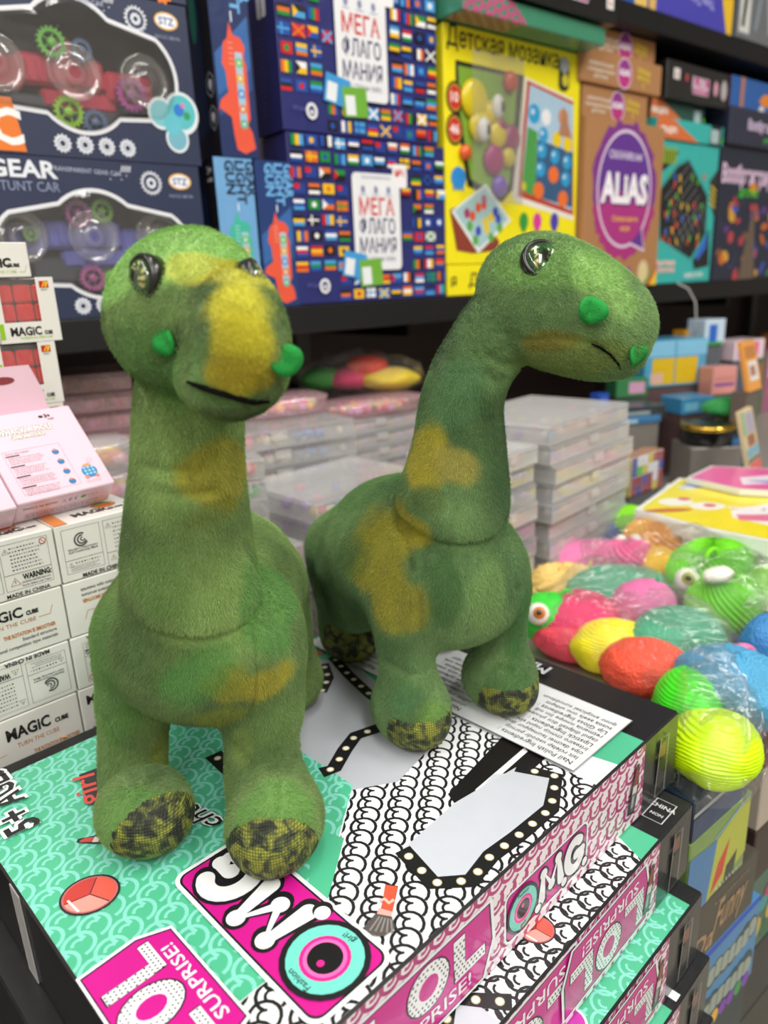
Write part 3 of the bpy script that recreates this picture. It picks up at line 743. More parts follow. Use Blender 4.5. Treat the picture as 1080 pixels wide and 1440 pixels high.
def bulb_strip(k, pts, w=.0105, gap=.0125, closed=False):
    k.line(pts, w, BLK, closed); k.up(2)
    P = [np.array(p) for p in (list(pts) + [pts[0]] if closed else pts)]; acc = gap / 2
    for a, b in zip(P[:-1], P[1:]):
        L = np.linalg.norm(b - a)
        while acc < L:
            x, y = a + (b - a) * acc / L; n = 10
            for r_, col in ((.0026, '#c9b98a'), (.0019, '#fffef0')):
                d_ = .00002 if r_ > .002 else .00004
                k.h += d_; k.add([k.P((x + r_ * math.cos(t), y + r_ * math.sin(t))) for t in np.linspace(0, 2 * PI, n, endpoint=False)], [tuple(range(n))], col); k.h -= d_
            acc += gap
        acc -= L
    k.up(3)
def compact(k, x, y, rx, ry, rot=0):
    k.disc(x, y, rx * 1.08, ry * 1.1, '#2c2026', rot, 28); k.disc(x, y, rx, ry, '#b86a6a', rot, 28)
    for i, col in enumerate(('#e89a90', '#dc5a4c', '#c23c36')):
        a = np.linspace(i * 2.09 + .5, (i + 1) * 2.09 + .5, 9); c, d = math.cos(rot), math.sin(rot)
        k.poly([(x, y)] + [(x + .93 * (rx * math.cos(t) * c - ry * math.sin(t) * d), y + .93 * (rx * math.cos(t) * d + ry * math.sin(t) * c)) for t in a], col)
    for i in range(3):
        t = i * 2.09 + .5; c, d = math.cos(rot), math.sin(rot); k.line([(x, y), (x + .93 * (rx * math.cos(t) * c - ry * math.sin(t) * d), y + .93 * (rx * math.cos(t) * d + ry * math.sin(t) * c))], rx * .05, '#6a2a28')
    k.line([(x - rx * .5, y + ry * .72), (x + rx * .3, y + ry * .8)], .0012, '#fbe6e2')
def lipstick(k, p0, p1, w, cap='#c4463e'):
    a = np.array(p0); b = np.array(p1); t = b - a; n = np.array((-t[1], t[0])) / np.linalg.norm(t) * w / 2
    q = lambda s_, e: tuple(a + t * s_ + n * e)
    k.poly([q(-.04, 1.2), q(-.04, -1.2), q(.55, -1.3), q(1.08, -.4), q(1.08, .6), q(.55, 1.3)], '#201a1e'); k.poly([q(0, .9), q(0, -.9), q(.42, -.9), q(.42, .9)], '#5a5860')
    k.poly([q(.1, .5), q(.1, -.2), q(.38, -.2), q(.38, .5)], '#a8a8ae'); k.poly([q(.42, .8), q(.42, -.8), q(.60, -.8), q(.60, .8)], '#d8d0cc'); k.poly([q(.6, .7), q(.6, -.7), q(.85, -.7), q(1.0, .2), q(.96, .7)], cap)
def lat(k, x, y, d1, d2):
    o = np.array(k.uv(x, y)); return tuple(np.array(k.uv(x + d1[0], y + d1[1])) - o), tuple(np.array(k.uv(x + d2[0], y + d2[1])) - o)
def front_art(k):
    e = .0012
    k.rect(e, e, BW - e, BL - e, BLK)
    k.poly([(e, .0505), (BW - e, .0505), (BW - e, BL - e), (e, BL - e)], WHT)
    # silver mirror ground and green corners
    gl = [(.0823 + .10, .16), (.0823, .2499), (.0395, .309), (.0395, BL - e), (BW - e, BL - e), (BW - e, .16)]
    green_right = ccw([(e, .0505), (BW - e, .0505), (BW - e, .150), (.15, .1330), (.11, .105), (e, .085)])
    k.poly(green_right, GREEN)
    la, lb = lat(k, 500, 1270, (46, 22), (-6, 22))
    for wh in ([(e, .112), (.135, .112), (.150, .150), (.112, .214), (.0392, .3048), (e, .3048)], [(e, .305), (.039, .305), (.039, BL - e), (e, BL - e)]): chain_print(k, wh, '#1a1a1e', la, lb, .0073, .0018, 150)
    k.pxpoly([(430, 925), (500, 935), (560, 985), (640, 1015), (560, 1100), (450, 1120), (300, 1090), (320, 1010)], '#b9bdc6')
    glp = ccw([(.112, .2140), (.0395, .309), (.0395, BL - e), (BW - e, BL - e), (BW - e, .2140)])
    k.poly(glp, GREEN); la, lb = lat(k, 60, 1240, (41, 5), (20, 29)); chain_print(k, glp, AQUA, la, lb, .0075, .0021, 150)
    k.poly([k.uv(440, 1165), k.uv(484, 1180), k.uv(452, 1300), k.uv(430, 1290)], GREEN)
    # black stage wedge with a light beam
    k.pxpoly([(630, 1118), (715, 1028), (775, 1060), (742, 1090), (690, 1165), (660, 1160)], '#161214'); k.pxpoly([(668, 1112), (738, 1052), (742, 1058), (676, 1116)], '#f2f2f2')
    k.pxpoly([(693, 1090), (780, 1085), (728, 1170), (655, 1195), (612, 1190)], '#c9cdd6')
    hexp = [(566, 1196), (609, 1243), (662, 1240), (690, 1205), (727, 1178), (775, 1138), (782, 1093), (726, 1080)]
    k.pxpoly(hexp + [(640, 1130)], '#c3c8d2'); bulb_strip(k, [k.uv(*p) for p in hexp], .0098, .0125)
    bulb_strip(k, [k.uv(*p) for p in ((300, 1062), (322, 1082), (345, 1100))], .012, .0125)
    bulb_strip(k, [k.uv(*p) for p in ((452, 1088), (470, 1082), (485, 1056), (500, 1036), (530, 1026), (562, 1014))], .0105, .0125)
    bulb_strip(k, [k.uv(*p) for p in ((468, 925), (490, 950), (520, 978), (556, 1006))], .0090, .0125)
    bulb_strip(k, [k.uv(*p) for p in ((455, 935), (462, 955), (452, 975))], .0090, .0125)
    k.pxpoly([(424, 925), (436, 914), (455, 920), (428, 934)], '#d8402c')
    # small printed cosmetics
    compact(k, *k.uv(127, 1260), .0142, .0125, .9); lipstick(k, k.uv(160, 1182), k.uv(113, 1184), .0055)
    x = [k.uv(*p) for p in ((543, 1246), (560, 1249), (552, 1285), (536, 1282))]; k.poly([x[0], x[1], x[2], x[3]], '#2c2024')
    x = [k.uv(*p) for p in ((542, 1247), (559, 1250), (552, 1284), (537, 1281))]; k.poly(x, '#e0563c'); k.line([k.uv(534, 1270), k.uv(541, 1267), k.uv(547, 1273), k.uv(554, 1268)], .0018, '#f6b8a8')
    k.poly([k.uv(*p) for p in ((533, 1280), (552, 1285), (550, 1292), (530, 1288))], '#eba79c'); k.poly([k.uv(*p) for p in ((528, 1288), (551, 1292), (556, 1308), (540, 1320), (524, 1318), (511, 1308))], '#55504e')
    for q in range(5): k.line([k.uv(534 + q * 4, 1292 + q), k.uv(520 + q * 8, 1312 + q)], .0009, '#8c8683')
    # words
    omg(k, .0085, .2885, .113); lol(k, .032, .352, .064, 0.0, .60)
    k.pxtext('girl', (134, 1134), (131, 1090), .017, '#d23a30') if False else None
    k.poly([k.uv(*p) for p in ((112, 1094), (150, 1080), (158, 1130), (124, 1137))], '#26262b'); k.pxtext('girl', (141, 1133), (133, 1091), .019, '#d84a40', .01)
    for off, col in ((.09, WHT), (.02, '#17171a')):
        k.text('5+', *k.uv(58, 1162), .026, col, off, 0.0, 0, wid=.024 + off * .02)
        k.text('AGES', *k.uv(36, 1128), .026, col, off, 0.0, 0, wid=.044 + off * .02)
    for off, col in ((.06, WHT), (.004, '#17171a')): k.text('chemvi', *k.uv(318, 1160), .018, col, off, .15, 0, wid=.060, shear=.3)
    # ingredients label
    k.rect(.0165, .0365, .284, .1125, '#8d9298'); k.rect(.0172, .0372, .2833, .1118, '#e3e6ea')
    k.h += .0002
    rnd = random.Random(3)
    for x0 in (.022, .115, .205):
        for i in range(10):
            y = .104 - i * .0062
            if i in (0, 4, 7): k.text(('Nail Polish Ingredients :', 'Lipstick Ingredients :', 'Lip Gloss Ingredients :')[(0, 4, 7).index(i)], x0, y, .0062, '#26282c', .0, 0, 0)
            else:
                s_ = ' '.join(''.join(rnd.choice('aeioutnrslcdmp') for _ in range(rnd.randint(3, 9))) for _ in range(4))[:26]
                k.text(s_, x0, y, .0056, '#2c2f34', .0, 0, 0)
    k.text('MAKE-UP', .098, .012, .018, '#c9ccd0', .02, 0, 0)
    return k
def side_art(k, flip=False, L=BL, H=BH):
    """long pink-and-white side: x runs from the near end to the corner, y up"""
    k.rect(.001, .001, L - .0505, H - .001, '#ece6ec'); k.rect(L - .0505, .001, L - .001, H - .001, '#2a2a2c')
    reg = [(.001, .001), (L - .0505, .001), (L - .0505, H - .001), (.001, H - .001)]
    chain_print(k, reg, '#b23a78', (.0112, .0), (.0, .0145), .0064, .0023, 80, squash=1.0)
    if flip:
        lol(k, .235, H - .007, .090, PI); omg(k, .12, H - .004, .105, PI)
        lol(k, L - .075, H - .008, .085, PI)
    else:
        omg(k, .190, .010, .079); lol(k, .083, .0075, .084); lol(k, .0, .0075, .05)
    lipstick(k, (L - .068, .014), (L - .062, .046), .0075, '#8a3a34')
    k.up(); k.line([(L - .034, .006), (L - .020, .006), (L - .018, .05), (L - .030, .052)], .0012, '#8d8d90', True); k.rect(L - .031, .012, L - .021, .034, '#151517'); k.rect(L - .030, .036, L - .022, .047, '#7a4436')
    return k
stack = [((955, 1000), 1.0, 0, 0), ((974, 1129), .9405, .4, 1), ((988, 1253.6), .881, -.3, 2), ((999, 1344), .8215, .3, 3), ((1002, 1420), .762, 0, 4), ((1006, 1500), .7025, .5, 5)]
SL = ['topmost doll box of the stack, mint and black top, both plush dinosaurs stand on it', 'second doll box from the top, a cosmetics print on its black corner',
      'third doll box from the top, a strip of mint lid with lettering showing', 'fourth doll box from the top, black corner edge with a torn rim',
      'fifth doll box from the top, mostly below the picture edge', 'lowest visible doll box of the stack under the others']
for i, (q, zt, da, kind) in enumerate(stack):
    C0 = onz(*q, zt) if i else onz(*q, zt); a = BY + hr(da)
    if i >= 4: C0 = onz(999, 1344, .8215) + (.002 * i, 0, zt - .8215)
    ux, vy = np.array((math.cos(a), math.sin(a), 0)), np.array((-math.sin(a), math.cos(a), 0))
    t = thing('doll_box', SL[i], 'box', tuple(C0 - (0, 0, BH)), a, 'doll boxes in the stack')
    T = frame(C0 - (0, 0, BH), ux, vy, ZB)
    MB().box(T, (0, 0, 0), (BW, BL, BH), '#1f1f22', .0012).build('carton', BLACKCARD, t)
    sd = Ink(T(0, BL, 0), -vy, ZB, .0003)             # long side seen at the lower right
    side_art(sd, kind in (1, 2)); sd.build('printed_side', WRAP, t)
    if kind == 0:
        front_art(Ink(C0, ux, vy, .0003)).build('printed_top', CARD, t)
        m = MB(); m.box(T, (BW + .0003, .10, .008), (BW + .0006, BL - .01, BH - .008), '#26262a', .0001); m.build('side_panel', CARD, t)
        m = MB()
        for x_ in (.205, .222, .236):
            m.box(T, (x_ - .03, BL + .0002, .0), (x_ - .016, BL + .0010, BH + .0005), '#6d6d6a', .0002) if x_ == .205 else None
        m.build('tape_strip', clear('sticky_tape', .3, rough=.2), t)
    else:
        k = Ink(C0, ux, vy, .0003); e = .0012
        if kind == 1:
            k.rect(e, .0505, .06, BL - .03, WHT); chain_print(k, [(e, .07), (.06, .07), (.06, BL - .03), (e, BL - .03)], '#1a1a1e', (.0155, .0060), (.0045, .0120), .0074, .0018, 200)
            k.poly([(e, .0505), (.03, .0505), (.03, .062), (e, .075)], GREEN); compact(k, .020, .165, .0105, .0095, .6)
            k.poly([(e, .225), (.05, .225), (.05, .30), (.02, .31), (e, .29)], '#c3c8d2'); bulb_strip(k, [(.003, .212), (.028, .232), (.010, .262), (.010, .292), (.03, .31)], .0098, .0125)
            k.line([(.006, .012), (.020, .012), (.020, .036), (.006, .036)], .0008, '#d0d0d2', True); k.text('CHINA', .013, .021, .006, '#d0d0d2', .02, PI, .5); k.text('NON', .013, .030, .004, '#d0d0d2', .02, PI, .5)
        elif kind == 2:
            k.rect(e, .018, .06, BL - .04, GREEN); chain_print(k, [(e, .02), (.06, .02), (.06, BL - .04), (e, BL - .04)], AQUA, (.0207, .0), (.0137, .0112), .0080, .0019, 215)
            for off, col in ((.1, WHT), (.02, '#17171a')): k.text('es', .030, .0455, .022, col, off, PI / 2 + .3, .5)
            k.disc(.014, .150, .011, .012, WHT); k.disc(.014, .150, .0095, .0105, '#c23aa8')
        else:
            k.rect(e, .060, .07, BL - .05, GREEN); k.rect(.002, .045, .012, .052, WHT)
        k.build('printed_top', CARD, t)
    # end face at the right: slim cosmetic outline drawings on black
    k = Ink(T(0, 0, 0), ux, ZB, .0003); k = Ink(T(BW, 0, 0), -ux, ZB, .0003)
    k.line([(BW - .03, .006), (BW - .024, .006), (BW - .014, .052), (BW - .020, .052)], .0007, '#9a9a9c', True); k.build('printed_end', CARD, t)
# ---------------------------------------------------------------- the shop: floor, back wall, long wall shelf
GY = hr(38.2); GO = np.array((.222, .470, 0.0)); GX = np.array((math.cos(GY), math.sin(GY), 0)); GD = np.array((-math.sin(GY), math.cos(GY), 0))
G = yaw(GO, GY)                                          # frame along the wall shelf: x to the right, y into the depth, z up
def gxy(px, py, z): p = onz(px, py, z) - GO; return float(p @ GX), float(p @ GD)
W0 = np.array((-.0994, 1.0, 0.0)); WS = float((W0 - GO) @ GX); WY = float((W0 - GO) @ GD)   # shelf front plane: y = WY
def sz(px, py): p = onpl(px, py, W0, GD); return float((p - W0) @ GX), float(p[2])
ZB1 = 1.2805                                             # top of the main shelf board
def tiles(name, col):
    m = bpy.data.materials.new(name); m.use_nodes = True; nt = m.node_tree; b = nt.nodes['Principled BSDF']
    tc = N(nt, 'ShaderNodeTexCoord'); n1 = N(nt, 'ShaderNodeTexNoise'); n1.inputs['Scale'].default_value = 7; n1.inputs['Detail'].default_value = 5
    nt.links.new(tc.outputs['Object'], n1.inputs['Vector']); cr = N(nt, 'ShaderNodeValToRGB'); e = cr.color_ramp.elements
    e[0].color = (*[c * .8 for c in lin(col)], 1); e[1].color = (*[min(1, c * 1.15) for c in lin(col)], 1); nt.links.new(n1.outputs[0], cr.inputs[0]); nt.links.new(cr.outputs[0], b.inputs['Base Color'])
    b.inputs['Roughness'].default_value = .35; return m
fl = MB()
fl.box(ID, (-3, -2.5, -.06), (4.2, 4.2, -.004), '#7d7a70', .001); o = fl.build('floor', tiles('floor_screed', '#8a877c')); o['kind'] = 'structure'
FT = tiles('floor_tile_glaze', '#a39f92')
base = None
for i in range(-3, 5):
    for j in range(-2, 5):
        if base is None:
            base = MB().box(ID, (0, 0, 0), (.296, .296, .008), '#a39f92', .001).build('tile', FT)
            q = base
        else:
            q = base.copy(); COL.objects.link(q)
        q.parent = o; q.location = (i * .3, j * .3, -.004)
wl = MB().box(G, (-2.6, 1.02, -.003), (3.4, 1.10, 3.0), '#b9b4ac', .002).build('wall_back', paint('painted_plaster', .8, bump=.1)); wl['kind'] = 'structure'
c = MB().box(G, (-2.6, -3.0, 3.0), (3.4, 1.10, 3.05), '#d8d6d0', .002).build('ceiling', MATS['painted_plaster']); c['kind'] = 'structure'
for nm, a, b_ in (('wall_left', (-2.7, -3.0, -.003), (-2.6, 1.10, 3.0)), ('wall_right', (3.4, -3.0, -.003), (3.5, 1.10, 3.0)), ('wall_near', (-2.6, -3.1, -.003), (3.4, -3.0, 3.0))):
    w_ = MB().box(G, a, b_, '#b9b4ac', .002).build(nm, MATS['painted_plaster']); w_['kind'] = 'structure'
sh = thing('wall_shelf', 'black metal wall shelf running behind both dinosaurs, carrying the game boxes', 'shelf', tuple(G(0, 1.0, 0)), GY)
BM = paint('black_powder_coat', .45, grain=.1)
y0 = WY - .004
MB().box(G, (-1.0, y0, ZB1 - .036), (3.35, 1.0, ZB1 - .0008), '#0d0d0f', .0015).build('shelf_board', BM, sh)
MB().box(G, (WS + .615, WY - .02, 1.698), (3.35, 1.0, 1.731), '#101013', .0015).build('shelf_board', BM, sh)
MB().box(G, (-1.0, .985, .0), (3.35, 1.0, 2.3), '#3c2c2a', .001).build('back_panel', paint('dark_back_panel', .6), sh)
for x_ in (-.62, .28, 1.25, 2.04, 3.0):
    MB().box(G, (x_, .955, 0), (x_ + .03, .984, 2.3), '#55524f', .001).build('upright', METALP, sh)
    MB().box(G, (x_ + .008, WY + .03, ZB1 - .056), (x_ + .018, .954, ZB1 - .037), '#191919', .001).build('bracket', METALP, sh)
# ---------------------------------------------------------------- boxes on the wall shelf
def shelf_box(name, label, s0, s1, z0, z1, dep, col, cat='box', off=0.0, rot=0.0, mat=None, group=None):
    loc = tuple(G(WS + s0, WY + off, z0)); t = thing(name, label, cat, loc, GY + rot, group); T = yaw(loc, GY + rot)
    MB().box(T, (0, 0, 0), (s1 - s0, dep, z1 - z0), col, .0012).build('carton', mat or CARD, t)
    ax = T(1, 0, 0) - T(0, 0, 0); ay = T(0, 1, 0) - T(0, 0, 0)
    return t, T, Ink(T(0, 0, 0), ax, ZB), Ink(T(0, dep, 0), -ay, ZB)
def gear_shape(k, x, y, r, col, hole=None, n=16, hub=.45):
    pts = []
    for q in range(n * 4):
        a = 2 * PI * q / (n * 4); rr = r if q % 4 < 2 else r * .82; pts.append((x + rr * math.cos(a), y + rr * math.sin(a)))
    k.poly(pts, col)
    if hole: k.disc(x, y, r * hub, col=hole)
def gear3(m, T, x, y, z, r, th, col, n=18):
    """toothed wheel standing in the plane x-z, facing the front"""
    out, inn = [], []
    for q in range(n * 4):
        a = 2 * PI * q / (n * 4); rr = r if q % 4 < 2 else r * .84; out.append((math.cos(a) * rr, math.sin(a) * rr)); inn.append((math.cos(a) * r * .62, math.sin(a) * r * .62))
    K = n * 4; vs = [T(x + a, y + d, z + b) for L, d in ((out, 0), (inn, 0), (out, th), (inn, th)) for a, b in L]
    fs = []
    for q in range(K):
        p = (q + 1) % K; fs += [(q, p, K + p, K + q), (2 * K + q, 3 * K + q, 3 * K + p, 2 * K + p), (q, 2 * K + q, 2 * K + p, p), (K + q, K + p, 3 * K + p, 3 * K + q)]
    m.add(vs, fs, col)
    m.lathe(lambda a, b, c_: T(x + a, y + th * .5 - c_, z + b), [(r * .30, -th * .4), (r * .30, th * .7), (r * .14, th * .8), (.0, th * .8)], col, 14)
    for q in range(5):
        a = 2 * PI * q / 5; ca, sa = math.cos(a), math.sin(a); w_ = r * .07
        m.tube([T(x + ca * r * .25, y + th * .5, z + sa * r * .25), T(x + ca * r * .68, y + th * .5, z + sa * r * .68)], w_, col, 5)
def cloud_outline(x0, x1, z0, z1):
    """rounded three-bump window shape of the toy car box"""
    w, h = x1 - x0, z1 - z0; cx = (x0 + x1) / 2; pts = []
    def bump(c, r, a0, a1, n=12):
        for q in range(n + 1):
            a = hr(a0 + (a1 - a0) * q / n); pts.append((cx + c[0] * w + r[0] * w * math.cos(a), z0 + h * (c[1] + r[1] * math.sin(a))))
    bump((.27, .47), (.23, .40), -52, 52); bump((0, .5), (.26, .5), 48, 132); bump((-.27, .47), (.23, .40), 128, 232); bump((0, .5), (.26, .5), 228, 312)
    return pts
def ring_fill(k, outer, pts, col):
    """flat face of outline 'outer' with a hole 'pts' (both anticlockwise, same count)"""
    k.up(); n = len(pts); V = [k.P(p) for p in outer] + [k.P(p) for p in pts]; k.add(V, [(i, (i + 1) % n, n + (i + 1) % n, n + i) for i in range(n)], col)
def car_box(label, s1, z0, z1, carcol, gears, badge, brand_c):
    W_, H, D_ = .235, z1 - z0, .085; s0 = s1 - W_; fx = .80; loc = tuple(G(WS + s0, WY, z0)); t = thing('toy_car_box', label, 'toy box', loc, GY, 'toy car window boxes'); T = yaw(loc, GY)
    navy = '#26304f'
    m = MB(); e = .0012
    m.box(T, (0, .010, 0), (W_, D_, e), navy, .0002); m.box(T, (0, .010, H - e), (W_, D_, H), navy, .0002); m.box(T, (0, D_ - e, e), (W_, D_, H - e), navy, .0002)
    m.box(T, (0, 0, 0), (e, D_, H), navy, .0002); m.box(T, (W_ - e, 0, 0), (W_, D_, H), navy, .0002); m.box(T, (e, D_ - .004, e), (W_ - e, D_ - .0025, H - e), '#4a3330', .0002)
    m.build('carton', CARD, t)
    k = Ink(T(0, 0, 0), GX, ZB, .0, .00002)
    hole = cloud_outline(.006 if not badge else .004, W_ - .020, .024 if badge else .020, H - (.010 if badge else .030)); c0 = np.array((W_ / 2, H / 2)); out = []
    for p in hole:
        d = np.array(p) - c0; f = min((W_ / 2) / max(abs(d[0]), 1e-9), (H / 2) / max(abs(d[1]), 1e-9)); out.append(tuple(c0 + d * f))
    # snap the nearest outline points to the corners so the card stays rectangular
    for cx in (0, W_):
        for cz in (0, H):
            i = min(range(len(out)), key=lambda q: math.hypot(out[q][0] - cx, out[q][1] - cz)); out[i] = (cx, cz)
    ring_fill(k, out, hole, navy); k.build('front_card', CARD, t)
    k = Ink(T(0, 0, 0), GX, ZB); k.line(hole, .0042, '#e8eaf0', True)
    gear_shape(k, W_ - .058, H - .020, .0125, '#dfe3ee', navy, 18, .72); gear_shape(k, W_ - .058, H - .020, .006, '#dfe3ee', navy, 10, .4)
    k.disc(W_ - .024, H - .017, .0135, .0085, '#e9b04a'); k.disc(W_ - .024, H - .017, .0118, .0070, '#eef0f4'); k.text('STZ', W_ - .024, H - .0205, .010, '#2b4da0', .02)
    k.text('NO.SC188-9A', W_ - .024, H - .034, .0048, '#8e96b4', .01)
    for i in range(4):
        x = .083 + .0225 * i; gear_shape(k, x, .0125, .0090, '#dfe3ee', navy, 13, .58); k.disc(x, .0125, .0046, col='#dfe3ee'); k.disc(x, .0125, .0028, col=navy)
    for i in range(4): k.disc(W_ - .085 - .006 * i, H - .014 - .004 * (i % 2), .0007, col='#dfe3ee', n=8)
    k.text('TRANSPARENT GEAR CAR', .108, H - .0135, .0062, '#aab2cc', .01, -.03, .5); k.text('/////', .150, H - .010, .008, '#dfe3ee', .03, 0, .5)
    if badge: 
        k.poly([(.002, .002), (.047, .002), (.040, .050), (.002, .050)], '#e87a24'); k.text('C', .0315, .009, .044, '#f4f4f4', .03, 0, .5)
        k.text('CAR', .040, H - .011, .013, '#e4e8f2', .03, 0, .5)
    else:
        k.text('GEAR', .078, H - .020, .022, '#e6eaf4', .03, 0, 1.0, wid=.066); k.text('STUNT CAR', .078, H - .033, .0130, '#8e98ba', .0, 0, 1.0, wid=.062)
    if badge:                                            # round see-through balloon picture at the lower right corner
        for dx, dz, r in ((-.020, .050, .0135), (.004, .052, .018), (-.004, .026, .012)): k.disc(W_ - .012 + dx - .01, dz, r * 1.12, r * 1.2, '#dfe9ef')
        for dx, dz, r, cl in ((-.020, .050, .0125, '#7ec4cf'), (.004, .053, .0165, '#58bdc6'), (-.004, .026, .011, '#74b3c6'), (-.008, .040, .010, '#62bfd0'), (.001, .055, .006, '#2b7ad0'), (.010, .050, .004, '#2f9a5a'), (.006, .060, .0025, '#e27ab4')):
            k.disc(W_ - .022 + dx, dz, r, r * 1.05, cl)
    k.build('printed_front', CARD, t)
    k = Ink(T(0, D_, 0), -GD, ZB); k.build('printed_side', CARD, t) if k.v else None
    # the toy behind the window
    c_ = thing('toy_car', ('pink' if badge else 'violet') + ' see-through toy car with gear wheels inside its window box', 'toy car', tuple(T(W_ / 2, .045, e)), GY, 'toy cars in the window boxes')
    body = MB(); zc = H * .53
    for (x0, x1, za, zb, ya, yb) in ((.075, .185, zc - .012, zc + .018, .030, .060), (.185, .252, zc - .022, zc + .010, .030, .060), (.03, .08, zc - .018, zc + .014, .032, .058), (.122, .150, zc - .036, zc + .036, .034, .056), (.10, .20, zc - .032, zc - .012, .034, .05)):
        body.box(T, (x0 * fx, ya, za), (x1 * fx, yb, zb), carcol, .004)
    for i in range(7): body.box(T, ((.085 + i * .012) * fx, .0285, zc - .006), ((.090 + i * .012) * fx, .0299, zc + .010), carcol, .0004)
    body.box(T, (.06 * fx, .036, e), (.22 * fx, .054, zc - .02), '#3b3f4c', .002)
    body.build('chassis', PLASTIC, c_)
    for (x, z, r, col) in gears:
        g_ = MB(); gear3(g_, T, x * fx, .022, z * H, r, .005, col); g_.build('gear_wheel', PLASTIC, c_)
    for x in (.111, .186, .036):
        w_ = MB(); w_.lathe(lambda a, b, q: T(x + a, .016 - q, zc + b), [(.027, -.010), (.0275, 0), (.026, .002), (.0235, .0), (.0125, -.001), (.0125, .002), (.006, .002)], '#ffffff', 30); w_.build('clear_wheel', clear('clear_wheel_plastic', .10, rough=.05, gl=.16), c_)
    v = MB(); n = len(hole); hb = [(c0[0] + (p[0] - c0[0]) * .93, c0[1] + (p[1] - c0[1]) * .88) for p in hole]
    v.add([T(p[0], .0003, p[1]) for p in hole] + [T(p[0], -.004, p[1]) for p in hb], [(i, (i + 1) % n, n + (i + 1) % n, n + i) for i in range(n)] + [tuple(range(n, 2 * n))], '#ffffff', False)
    v.build('window_film', WINDOW, t)
    return t
zg = sz(150, 224)[1]
car_box('lower toy car window box, violet car with green and pink gears', -.1225, ZB1, 1.4395, '#6d6fc8', [(.125, .68, .0145, '#b0539c'), (.158, .70, .0125, '#7fc83e'), (.132, .26, .0145, '#a84a8e'), (.160, .24, .012, '#7fc83e'), (.235, .55, .013, '#4a6a46'), (.06, .55, .008, '#7fc83e')], False, None)
car_box('upper toy car window box, red car, orange corner badge with a C', -.1175, 1.4405, 1.598, '#c8324e', [(.118, .70, .0150, '#6cc243'), (.127, .30, .0160, '#8fc520'), (.160, .25, .0135, '#4c6690'), (.215, .45, .0175, '#b0479a'), (.155, .68, .011, '#506c98')], True, None)
t, T, k, l = shelf_box('toy_box', 'dark blue box with an orange gear print, cut by the top left picture edge', -.3520, -.1145, 1.5995, 1.74, .085, '#26304f')
gear_shape(k, .2095, .008, .011, '#e87a24', None, 9); k.text('STUNT CAR', .045, .012, .016, '#8e98ba'); k.build('printed_front', CARD, t)
def gun_print(k, W_, H, bg, gun, acc):
    k.rect(0, 0, W_, H, bg)
    for i, (c_, f) in enumerate((('#27508c', .8), ('#3567a8', .5))):
        if bg != '#6fa6d8': k.poly([(W_ * .05, H * (.2 + .1 * i)), (W_ * .95, H * (.35 + .1 * i)), (W_ * .95, H * (.62 + .08 * i)), (W_ * .05, H * .5)], c_)
    for i, w_ in enumerate(('GEAR', 'LIGHT', 'GUN')):
        k.text(w_, W_ * (.82 - .27 * i), H * .985, .0165, '#0d1a38' if bg == '#6fa6d8' else '#6fb2e8', .035, -PI / 2, 0, wid=H * (.23, .28, .22)[i])
    # toy blaster, drawn pointing up
    b = [(.50, .66), (.56, .60), (.70, .59), (.78, .55), (.74, .50), (.78, .46), (.78, .20), (.72, .17), (.80, .13), (.84, .05), (.62, .02), (.46, .04), (.42, .12), (.40, .20), (.18, .24), (.12, .20), (.22, .28), (.38, .32), (.36, .42), (.30, .46), (.36, .56), (.44, .58)]
    k.poly([((.60 + (x - .60) * 1.3) * W_, y * H) for x, y in b], gun); k.rect(W_ * .56, H * .16, W_ * .74, H * .52, '#a8c8e0')
    for i, c_ in enumerate(acc): gear_shape(k, W_ * .65, H * (.47 - .075 * i), W_ * .11, c_, '#d8e4ea', 9, .35)
    for q in range(5): k.line([(W_ * .40, H * (.56 - .025 * q)), (W_ * .52, H * (.56 - .025 * q))], .0012, '#f0a090' if gun[1] in 'def' else '#a8e0d0')
    k.line([(W_ * .54, H * .66), (W_ * .54, H * .71)], .0016, '#e8f4ff')
def gun_side(l, D_, H, first):
    l.rect(D_ * .62, 0, D_, H, '#17171f'); l.poly([(0, H * .1), (D_ * .6, H * .15), (D_ * .6, H * .8), (0, H * .7)], '#16305a')
    l.text('3+', D_ * .80, H * .90, .012, '#d8dae4', .03); l.text('AGES', D_ * .80, H * .85, .006, '#d8dae4', .03)
    for z in (.36, .20):
        pts = [(D_ * .80 + .0095 * math.cos(hr(60 * q + 30)) * 1.0, H * z + .013 * math.sin(hr(60 * q + 30))) for q in range(6)]; l.line(pts, .0009, '#c8ccd8', True); l.disc(D_ * .80, H * z + .001, .004, .005, '#c8ccd8'); l.rect(D_ * .78, H * z - .006, D_ * .82, H * z - .003, '#c8ccd8')
    if first: l.disc(D_ * .35, H * .72, D_ * .14, H * .14, '#2f9a84')
RAINB = ['#6fc06a', '#e0b23a', '#4f9ad8', '#e08a4a', '#5ab89a']
